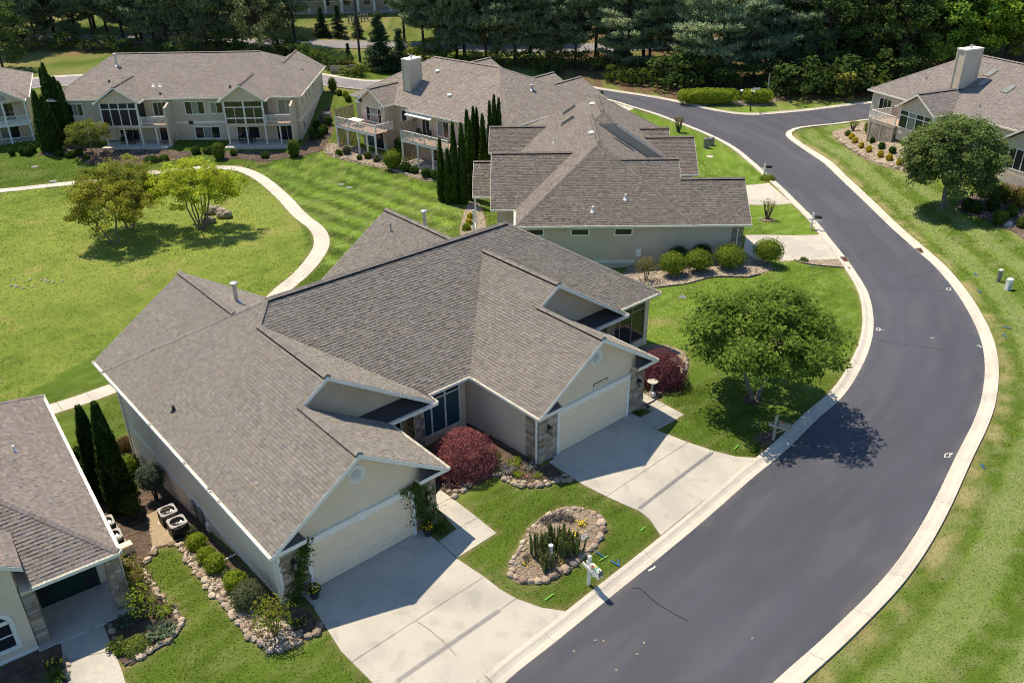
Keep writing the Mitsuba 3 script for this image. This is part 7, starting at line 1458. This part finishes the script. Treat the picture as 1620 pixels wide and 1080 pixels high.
k = thing('boulder', 'smooth grey stone beside the square clipped shrub at the right', 'boulder'); vv, ff, cc = rock_mesh(P3((41.96, 69.1), 0.15), 0.55, R3(2), np.array((0.32, 0.33, 0.34)), 0.6, None, 2, 0.06); put(k, M().add(vv, ff, cc), 'stone_mat', smooth=True)
# junction: hedges, sign post, small lamps
for u, v, w, d, hh, lab in ((27.81, 122.55, 8.2, 2.6, 2.0, 'long clipped bright green hedge at the junction, left of the sign'), (34.78, 123.1, 4.2, 2.4, 1.9, 'short clipped bright green hedge behind the sign post'), (32.45, 125.02, 3.2, 1.6, 1.2, 'low dark hedge between the two clipped hedges')):
    shrub('hedge', lab, 'hedge', (u, v), w, hh, LIME if w > 4 else DARKG, int(900 * w / 3), 0.26, u, None, 'box', rag=0.05, d=d)
t = thing('street_sign', 'black sign post with two white street name blades at the junction', 'sign'); b = P3((32.95, 119.21)); F = Frame(b[0], b[1], 12, b[2])
put(t+'__post', M().tube([(0,0,-.2),(0,0,.5),(0,0,.55),(0,0,3.1)], [.09,.09,.055,.05], 8), 'black_metal', F, smooth=40); put(t+'__finial', M().tube([(0,0,3.1),(0,0,3.16),(0,0,3.24),(0,0,3.32)], [.05,.09,.07,.01], 8), 'black_metal', F, smooth=40)
put(t+'__blade', M().box(-.05,-.02,2.86,1.05,.02,3.08), 'light_plastic', F); put(t+'__blade', M().box(-.02,-.6,2.62,.02,.5,2.84), 'light_plastic', F)
t = thing('lamp_post', 'short post lamp with a pale globe beside the short hedge', 'lamp'); b = P3((32.66, 123.57)); put(t+'__post', M().tube([b, b+[0,0,1.3]], .07, 8), 'grey_metal', smooth=40); ico = trimesh.creation.icosphere(2, .26); put(t+'__globe', M().add(ico.vertices*[1,1,.8]+b+[0,0,1.5], ico.faces), 'light_plastic', smooth=True)
t = thing('utility_post', 'thin grey post behind the short hedge', 'post'); b = P3((36.82, 125.53)); put(t, M().tube([b, b+[0,0,3.4]], .09, 8), 'galvanised', smooth=40)
# utility boxes on the lawns
for (u, v), (w, hh), lab in (((23.46, 102.12), (0.36, 1.25), 'grey stone faced utility post, left one of the pair near the junction'), ((24.29, 103.2), (0.38, 1.0), 'grey stone faced utility post, right one of the pair near the junction')):
    t = thing('utility_post', lab, 'post', 'pair of utility posts near the junction')
    F = Frame(*(u, v), 25, tz(*(u, v)))
    put(t, M().rbox(-w, -w * 0.6, -0.1, w, w * 0.6, hh, 0.12), 'grey_metal', F)
for (u, v), (w, hh), lab in (((35.7, 57.92), (0.13, 0.95), 'slim grey utility pedestal on the right lawn'), ((35.58, 56.35), (0.2, 0.85), 'wider white utility pedestal on the right lawn')):
    t = thing('utility_pedestal', lab, 'utility box')
    F = Frame(*(u, v), 20, tz(*(u, v)))
    m = M()
    put(t + '__cabinet', M().rbox(-w, -w * 0.8, -0.1, w, w * 0.8, hh - 0.08, 0.03), 'grey_metal' if w < 0.15 else 'light_plastic', F)
    put(t + '__lid', M().rbox(-w - 0.02, -w * 0.8 - 0.02, hh - 0.08, w + 0.02, w * 0.8 + 0.02, hh, 0.03), 'light_plastic', F)
    for i in range(4):
        m.box(-w * 0.7, -w * 0.8 - 0.012, 0.15 + i * 0.12, w * 0.7, -w * 0.8, 0.2 + i * 0.12)
    put(t + '__vent', m, 'grey_metal', F)
# storm drain inlets in the kerbs
for u, v, lab in ((33.21, 65.17, 'rusty storm drain grate in the right kerb'), (26.57, 63.82, 'storm drain grate in the left kerb by the gravel')):
    a = np.array((u, v))
    L = ko if u > 0 and 'right' in lab else ki
    i = np.argmin(np.linalg.norm(L - a, axis=1))
    d = L[min(i + 1, len(L) - 1)] - L[i]
    t = thing('storm_drain', lab, 'drain')
    F = Frame(a[0], a[1], math.degrees(math.atan2(d[1], d[0])), tz(*a) + 0.035)
    m = M()
    m.box(-0.5, -0.26, -0.05, 0.5, -0.22, 0.03).box(-0.5, 0.22, -0.05, 0.5, 0.26, 0.03).box(-0.5, -0.22, -0.05, -0.46, 0.22, 0.03).box(0.46, -0.22, -0.05, 0.5, 0.22, 0.03)
    put(t + '__frame', m, 'concrete' if False else 'grey_metal', F)
    m = M()
    for x_ in np.arange(-0.43, 0.44, 0.095):
        m.box(x_ - 0.025, -0.22, -0.03, x_ + 0.025, 0.22, 0.022)
    put(t + '__bar', m, 'rust', F)
    put(t + '__pit', M().box(-0.46, -0.22, -0.05, 0.46, 0.22, -0.008), 'black_metal', F)
mat('rust', (.14, .075, .05), .8, .2)
# small covers in the grass
for u, v, w, c, lab in ((12.13, 55.57, 0.28, 'grey_metal', 'round valve lid on a bare patch of lawn by the street tree'), (-17.99, 89.57, 0.35, 'grey_metal', 'round lid in the striped lawn, left one'), (-17.0, 88.45, 0.35, 'grey_metal', 'round lid in the striped lawn, right one'), (-49.77, 91.87, 0.4, 'grey_metal', 'round lid in the lawn by the far left bed'), (-54.16, 96.95, 0.4, 'grey_metal', 'round lid left of the other in the far left lawn'), (23.12, 98.32, 0.4, 'concrete', 'pale lid in the grass below the utility posts')):
    t = thing('valve_cover', lab, 'cover')
    b = P3((u, v))
    put(t, M().tube([b - [0, 0, 0.05], b + [0, 0, 0.03]], w, 14), c, smooth=40)
# survey paint on lawn and road, dropped leaves
def dash(lab, pts, w, m, z=.045, name='paint_mark'):
    t = thing(name, lab, 'paint mark'); L = resample(np.array(pts), .12, False); nl = normals2(L); v = np.vstack([np.c_[L+nl*w/2, Tz(*(L+nl*w/2).T)+z], np.c_[L-nl*w/2, Tz(*(L-nl*w/2).T)+z]]); n = len(L); i = np.arange(n-1)
    put(t, M().add(v, np.vstack([np.c_[n+i, n+i+1, i+1], np.c_[n+i, i+1, i]])), m)
dash('blue spray line on the grass above the white mailbox', [(3.44, 28.26), (3.79, 27.93)], .055, 'paint_blue', .062); dash('blue spray arrow on the grass at the kerb by the white mailbox', [(4.04, 27.71), (4.23, 27.53), (4.4, 27.43)], .06, 'paint_blue', .062); dash('short blue spray stroke crossing the arrow', [(4.36, 27.79), (4.35, 27.43)], .05, 'paint_blue', .066)
dash('green spray line beside the blue one above the white mailbox', [(3.56, 27.71), (3.96, 28.01)], .045, 'paint_green', .062); dash('green spray line on the grass left of the white mailbox', [(1.18, 25.47), (1.55, 25.82)], .055, 'paint_green', .062); dash('green spray line on the grass below the second mailbox', [(11.07, 35.66), (11.38, 36.06)], .06, 'paint_green', .062); dash('small green spray line near the right drive corner', [(5.54, 29.58), (5.8, 29.83)], .045, 'paint_green', .062)
for u, v, u2, v2, lab in ((34.75, 59.66, 34.78, 59.12, 'first blue spray dash on the right lawn'), (33.53, 56.45, 33.56, 55.96, 'second blue spray dash on the right lawn'), (32.07, 50.24, 32.56, 49.99, 'third blue spray dash on the right lawn by the bare strip'), (31.62, 49.21, 31.54, 48.74, 'fourth blue spray dash on the right lawn'), (23.05, 34.67, 23.07, 34.33, 'blue spray mark low on the right lawn'), (23.13, 61.92, 23.45, 61.69, 'blue spray dash by the river gravel')):
    dash(lab, [(u, v), (u2, v2)], 0.09, 'paint_blue', 0.062)
dash('white painted dash on the road beyond the white mailbox', [(5.56, 27.18), (5.89, 27.44)], .07, 'paint_white', .02)
dash('white locating arrow on the road by the left kerb', [(23.85, 50.24), (24.33, 50.2)], .06, 'paint_white', .02); dash('white locating loop on the road by the left kerb', [(23.93, 50.44), (24.12, 50.6), (24.22, 50.45), (24.0, 50.1), (23.86, 50.14), (23.93, 50.44)], .05, 'paint_white', .024)
dash('white locating loop on the road by the right kerb', [(31.58, 57.1), (31.81, 57.32), (31.93, 57.18), (31.77, 56.83), (31.55, 56.73), (31.58, 57.1)], .05, 'paint_white', .02); dash('white locating mark on the road at the right bend', [(29.16, 47.72), (29.38, 47.75), (29.34, 47.43)], .06, 'paint_white', .02)
dash('white locating letter on the road low on the right', [(21.76, 35.66), (22.04, 35.72), (21.85, 35.37), (21.57, 35.32), (21.76, 35.66)], .05, 'paint_white', .02); dash('tail of the white locating letter low on the right', [(21.98, 35.6), (22.16, 35.72)], .07, 'paint_white', .024); dash('white scuff on the road in the bend', [(26.89, 49.05), (27.09, 48.95)], .07, 'paint_white', .02)
dash('dark sealed crack across the road in the bend', [(23.33, 48.68), (24.77, 48.05), (26.17, 47.58), (27.18, 47.19)], .05, 'tar', .017, 'road_crack'); dash('dark sealed crack across the road above the bend', [(26.19, 57.76), (28.7, 57.53), (31.28, 56.65)], .05, 'tar', .017, 'road_crack'); dash('dark sealed crack on the road near the white mailbox', [(4.75, 26.22), (5.06, 26.22), (5.65, 25.35), (6.13, 24.91), (6.73, 24.41)], .06, 'tar', .017, 'road_crack'); dash('dark crack near the middle driveway mouth', [(27.03, 67.19), (27.27, 65.22), (28.88, 65.14)], .05, 'tar', .017, 'road_crack'); dash('oblique dark crack by the right kerb', [(29.52, 59.28), (30.69, 59.82), (32.35, 60.8)], .05, 'tar', .017, 'road_crack')
dash('hairline crack across the left driveway', [(-3.81, 24.27), (-3.32, 23.9), (-2.63, 23.2), (-2.2, 22.62)], .02, 'tar', .03, 'drive_crack')
r = R3(55); road_c = np.array([[900,1005],[980,1060],[1010,1015],[1100,960],[1240,1050],[1020,1090],[1330,760]])
for i, p in enumerate([(3.01, 23.47), (3.32, 23.45), (2.16, 22.94), (4.84, 23.35), (3.65, 22.06), (4.51, 22.8), (8.96, 23.5)]):
    t = thing('fallen_leaf', 'fallen tan leaf on the near road, %s of seven counted from the left' % nth(i), 'leaf', 'fallen leaves on the road'); b = np.array([p[0], p[1], tz(*p)+.03]); put(t, leaves(b[None], np.array([[0, .1, 1.0]]), .16, np.array([[.42,.34,.24]]), r, .5), 'petal')

# ================================================================ background
PINES = [pine_meshes(s, 16, b, sp, w) for s, b, sp, w in ((1, .10, 5.2, 12), (2, .20, 4.9, 11), (3, .14, 5.4, 12), (4, .28, 4.6, 11))]
BIGP = [pine_meshes(7, 17, .06, 6.6, 14, [(.32,.42,.24),(.38,.47,.28),(.25,.34,.19),(.45,.52,.31)], 1.25, 1.1), pine_meshes(8, 17, .08, 6.0, 13, [(.25,.34,.215),(.31,.40,.25),(.19,.275,.165)], 1.25, 1.1)]
FIRS = [pine_meshes(11, 10, .04, 3.6, 22, [(.075,.125,.065),(.10,.155,.075),(.055,.095,.05)], .9, .8, True), pine_meshes(12, 10, .04, 3.3, 20, [(.08,.13,.075),(.11,.16,.085)], .9, .8, True)]
BROAD = [broad_meshes(s, 13, cr, c, 5200, .5, cz, 1.15, 85) for s, cr, c, cz in ((21, 5.2, [(.34,.47,.05),(.27,.40,.045),(.40,.52,.075)], .55), (22, 4.8, [(.22,.35,.05),(.17,.28,.045),(.28,.40,.07)], .55), (23, 4.6, [(.11,.175,.05),(.14,.21,.055),(.08,.135,.04)], .5))]
PALE = broad_meshes(25, 11, 4.6, [(.29,.33,.13),(.35,.38,.16),(.22,.27,.10)], 5600, .42, .52, 1.0, 95)
r = R3(100)
def row(pts, protos, lab, group, smin, smax, parts=('trunk', 'crown'), name='pine_tree', zs=(.95, 1.15)):
    for i, p in enumerate(sorted(pts, key=lambda q_: q_[0]/q_[1])):
        plant(protos[r.integers(len(protos))], name, lab % nth(i), p, r.uniform(smin, smax), r.uniform(0, 360), group, parts, zs=r.uniform(*zs))
row([(-82.98, 151.7), (-82.25, 158.56), (-79.19, 159.37), (-75.07, 158.53), (-71.46, 157.24), (-69.85, 159.25), (-66.53, 157.48), (-64.4, 157.93), (-64.21, 159.54), (-60.37, 155.18), (-57.86, 154.12), (-56.41, 156.25), (-54.79, 156.28), (-51.59, 155.34), (-48.86, 154.44), (-46.54, 154.6), (-39.37, 155.17), (-36.19, 154.37)], PINES, '%s pine of the front row behind the left rear house', 'pines behind the left rear house', 1.0, 1.2)
row([(-93.31, 170.44), (-84.69, 170.92), (-76.54, 169.72), (-67.2, 169.78), (-58.94, 169.56), (-50.78, 169.62), (-43.0, 168.76)], PINES, '%s pine of the back row behind the left rear house', 'back row of pines on the left', 1.0, 1.25)
row([(-13.82, 147.45), (-11.21, 147.02), (-8.47, 147.96), (-7.28, 149.48), (-3.65, 146.04), (-1.92, 148.78), (1.08, 145.62), (3.61, 148.17), (6.6, 147.29), (10.74, 144.21), (14.26, 147.16), (17.94, 147.58), (21.97, 146.66), (21.94, 139.85)], PINES[1:], '%s tall pine of the row behind the centre rear house', 'pines behind the centre rear house', 1.0, 1.25)
row([(-18.3, 160.29), (-12.91, 162.87), (-6.11, 162.5), (-0.45, 164.65), (5.24, 163.66), (17.67, 162.71), (23.12, 161.08), (28.45, 159.39)], PINES, '%s pine of the far row beyond the road at the top centre', 'far pines at the top centre', .9, 1.15)
plant(BIGP[0], 'white_pine', 'largest pale green pine with sweeping branches above the junction hedge', (29.93, 134.23), 1.0, 20); plant(BIGP[1], 'white_pine', 'bluish pine right of the largest one above the short hedge', (37.23, 135.13), 0.95, 140); plant(BIGP[0], 'white_pine', 'pale pine with hanging dead branches left of the largest one', (18.32, 141.07), 0.85, 250)
plant(BIGP[1], 'white_pine', 'dark bluish pine in the woods behind the right house', (57.0, 136.12), 1.0, 80); plant(BIGP[1], 'white_pine', 'bluish pine in the woods above the junction', (44.22, 136.06), 1.0, 300); plant(BIGP[0], 'white_pine', 'pine at the back of the woods, above the clipped hedge', (27.96, 146.73), 0.95, 200)
plant(FIRS[0], 'spruce_tree', 'tall dark spruce left of the centre rear house chimney', (-19.62, 137.66), 8.46 / 10, 40); plant(FIRS[1], 'spruce_tree', 'shorter dark spruce beside the centre rear house chimney', (-16.6, 137.52), 6.3 / 10, 200)
plant(FIRS[1], 'spruce_tree', 'small young spruce alone on the far lawn', (-30.25, 162.63), 0.55, 90); plant(FIRS[0], 'spruce_tree', 'small spruce at the left of the far lawn', (-33.22, 162.91), 0.5, 10); plant(FIRS[1], 'spruce_tree', 'small spruce half behind the utility pole', (-26.84, 162.42), 0.42, 60); plant(FIRS[1], 'spruce_tree', 'little narrow evergreen on the grass by the rear road', (-25.27, 142.24), 0.3, 60)
plant(PALE, 'broadleaf_tree', 'pale leafy tree standing out before the dark pines, behind the left rear house', (-40.85, 148.85), 1.15, 0); plant(BROAD[2], 'broadleaf_tree', 'dark leafy tree at the left edge above the far left house', (-77.28, 137.26), 0.85, 30); plant(PALE, 'broadleaf_tree', 'pale bush like tree at the left under the pines', (-79.84, 149.55), 0.55, 90)
row([(47.29, 134.11), (52.0, 135.44), (42.37, 138.9), (57.37, 130.75), (59.9, 132.56), (53.03, 143.13), (48.3, 144.1), (41.21, 144.05)], [BROAD[2]], '%s dark leafy tree of the woods above the junction', 'dark woodland trees above the junction', .95, 1.2, name='woodland_tree')
row([(62.89, 130.82), (67.04, 132.99), (69.85, 132.03), (73.28, 132.45), (75.33, 130.13), (76.52, 127.23), (68.29, 139.17), (73.02, 139.96), (78.14, 139.47), (64.09, 138.37)], BROAD[:2], '%s bright green leafy tree behind the right house', 'bright woodland trees behind the right house', 1.0, 1.25, name='woodland_tree')
row([(32.44, 156.94), (38.58, 155.09), (46.04, 154.71), (52.89, 152.48), (59.48, 150.14), (66.5, 149.43), (74.26, 150.55), (81.77, 150.98), (87.41, 147.8)], BROAD+PINES, '%s tree at the back of the woods', 'trees at the back of the woods', 1.1, 1.3, name='woodland_tree')
BUSH = [broad_meshes(s, 2.2, 1.7, c, 520, .32, .5, .55, 26) for s, c in ((31, [(.24,.29,.075),(.29,.31,.09),(.18,.24,.06)]), (32, [(.07,.125,.035),(.10,.16,.045)]), (33, [(.26,.27,.07),(.22,.24,.05)]), (34, GREEN))]
def bushes(pts, kinds, lab, group, s0, s1):
    for i, p in enumerate(sorted(pts, key=lambda q_: q_[0]/q_[1])): plant(BUSH[kinds[i % len(kinds)]], 'wild_bush', lab % nth(i), p, r.uniform(s0, s1), r.uniform(0, 360), group, ('stem', 'foliage'), cat='bush')
bushes([(-16.49, 142.19), (-15.28, 145.28), (-12.5, 144.94), (-10.11, 144.08), (-6.1, 145.69), (-4.5, 142.94), (-0.97, 145.06), (2.38, 143.62), (4.64, 144.46), (7.11, 142.8), (8.76, 145.15), (12.14, 142.49), (14.07, 141.53), (15.71, 142.94)], [0, 2, 0, 3], '%s yellow green bush under the pines behind the centre rear house', 'bushes under the centre pines', 1.0, 1.5)
bushes([(16.38, 135.22), (17.83, 133.64), (19.66, 133.09), (21.96, 133.89), (23.04, 136.68), (7.46, 139.62), (6.34, 141.22), (19.03, 137.15)], [3, 1, 3], '%s bush at the verge right of the centre rear house', 'bushes at the verge by the centre rear house', .9, 1.3)
bushes([(23.75, 130.25), (26.05, 132.75), (27.19, 131.27), (31.11, 129.8), (33.12, 130.5), (37.64, 129.11), (38.95, 127.07), (40.92, 128.26), (41.53, 126.5), (43.49, 127.6), (44.93, 126.92), (46.25, 126.21), (47.91, 127.14), (49.96, 127.34), (51.27, 126.42), (53.48, 127.6), (55.1, 128.32), (43.42, 130.55), (47.04, 130.2), (50.47, 130.8)], [1, 1, 3, 1, 1], '%s dark bush along the edge of the woods above the junction', 'bushes along the edge of the woods', 1.0, 2.7)
plant(BUSH[2], 'wild_bush', 'bright yellow green bush at the edge of the woods right of the junction', (48.41, 126.47), 1.9, 10, None, ('stem', 'foliage'), cat='bush')
bushes([(-82.28, 150.7), (-79.02, 152.31), (-74.7, 150.97), (-72.95, 151.78), (-69.36, 149.53), (-67.07, 150.34), (-63.99, 149.16), (-61.72, 150.06), (-57.68, 148.97), (-53.73, 148.0), (-50.17, 148.14), (-47.41, 149.34), (-44.6, 148.53), (-41.55, 146.7), (-37.02, 147.04), (-35.06, 145.11), (-32.85, 143.24)], [1, 0, 1, 3], '%s bush under the pines behind the left rear house', 'bushes under the left pines', .9, 1.5)
bushes([(-32.47, 145.34), (-31.08, 141.38), (-29.93, 139.51), (-34.71, 148.26), (-28.8, 138.66), (-27.68, 137.84), (-25.48, 136.28)], [1, 3, 1], '%s bush beyond the right end of the left rear house', 'bushes beyond the left rear house', .9, 1.4)
bushes([(-21.89, 133.34), (-22.75, 134.04), (-23.29, 132.05), (-24.24, 132.74)], [0, 3], '%s green tuft by the small wall at the rear road', 'tufts by the small wall at the rear road', .5, .8)
rosette('ornamental_grass', 'tall grass tuft beside the low wall at the rear road', 'plant', (-22.1, 132.82), 2.2, GREEN, 120, 3, None, 1.0, 0.06)
# low block wall by the rear road
t = thing('block_wall', 'low brown block retaining wall by the rear road, planted with an orange shrub', 'wall'); a, b = (np.array((-26.73, 134.13)), np.array((-22.98, 134.92))); L = np.linalg.norm(b-a); F = Frame(a[0], a[1], math.degrees(math.atan2(*(b-a)[::-1])), tz(*a))
put(t+'__core', M().box(0, -.2, -.3, L, .2, 1.0), 'old_asphalt', F); rr = R3(3)
stone_face(t, F, (0, -.2), (1, 0), 0, L, 0, 1.05, rr, d=.06, rows=(.28, .34), widths=(.5, .9), name='stone')
shrub('garden_shrub', 'orange tinted shrub on the low block wall at the rear road', 'shrub', (-24.57, 135.98), 3.2, 1.6, [(0.24, 0.15, 0.04), (0.18, 0.16, 0.04), (0.12, 0.14, 0.03)], 500, 0.3, 4)
# utility pole with guy wire, cross arm and wires
t = thing('utility_pole', 'tall dark wooden utility pole with wires beside the spruces', 'pole'); b = P3((-23.6, 143.05))
put(t+'__pole', M().tube([b-[0,0,.3], b+[0,0,13.5]], [.20,.13], 9), 'pine_bark', smooth=40); put(t+'__cross_arm', M().box(b[0]-1.2, b[1]-.06, b[2]+12.4, b[0]+1.2, b[1]+.06, b[2]+12.6), 'wood_grey')
for i, hz in enumerate((12.6, 9.2)):
    for sg in (-1, 1):
        L = b+np.array([sg*60.0, 34.0, hz]); t_ = np.linspace(0, 1, 12)[:, None]; pts = b+[0, 0, hz]+(L-b-[0, 0, hz])*t_; pts[:, 2] -= 1.3*4*(t_*(1-t_))[:, 0]
        put(t+'__wire', M().tube(pts, .013, 4, False), 'grey_metal')
put(t+'__guy_wire', M().tube([b+[0,0,9], b+[6.5,-1,0]], .03, 4), 'grey_metal')
# rail fence on the far lawn
t = thing('rail_fence', 'weathered rail fence on the far lawn beside the utility pole', 'fence'); a, b = (np.array((-30.17, 173.89)), np.array((-26.98, 176.89)))
for i in range(7): p = a+(b-a)*i/6; put(t+'__post', M().box(p[0]-.1, p[1]-.1, tz(*p)-.2, p[0]+.1, p[1]+.1, tz(*p)+1.4), 'wood_grey')
for hz in (.6, 1.2): put(t+'__rail', M().beam([*a, tz(*a)+hz], [*b, tz(*b)+hz], .08, .12), 'wood_grey')
tag('sky', None)
del labels['sky']
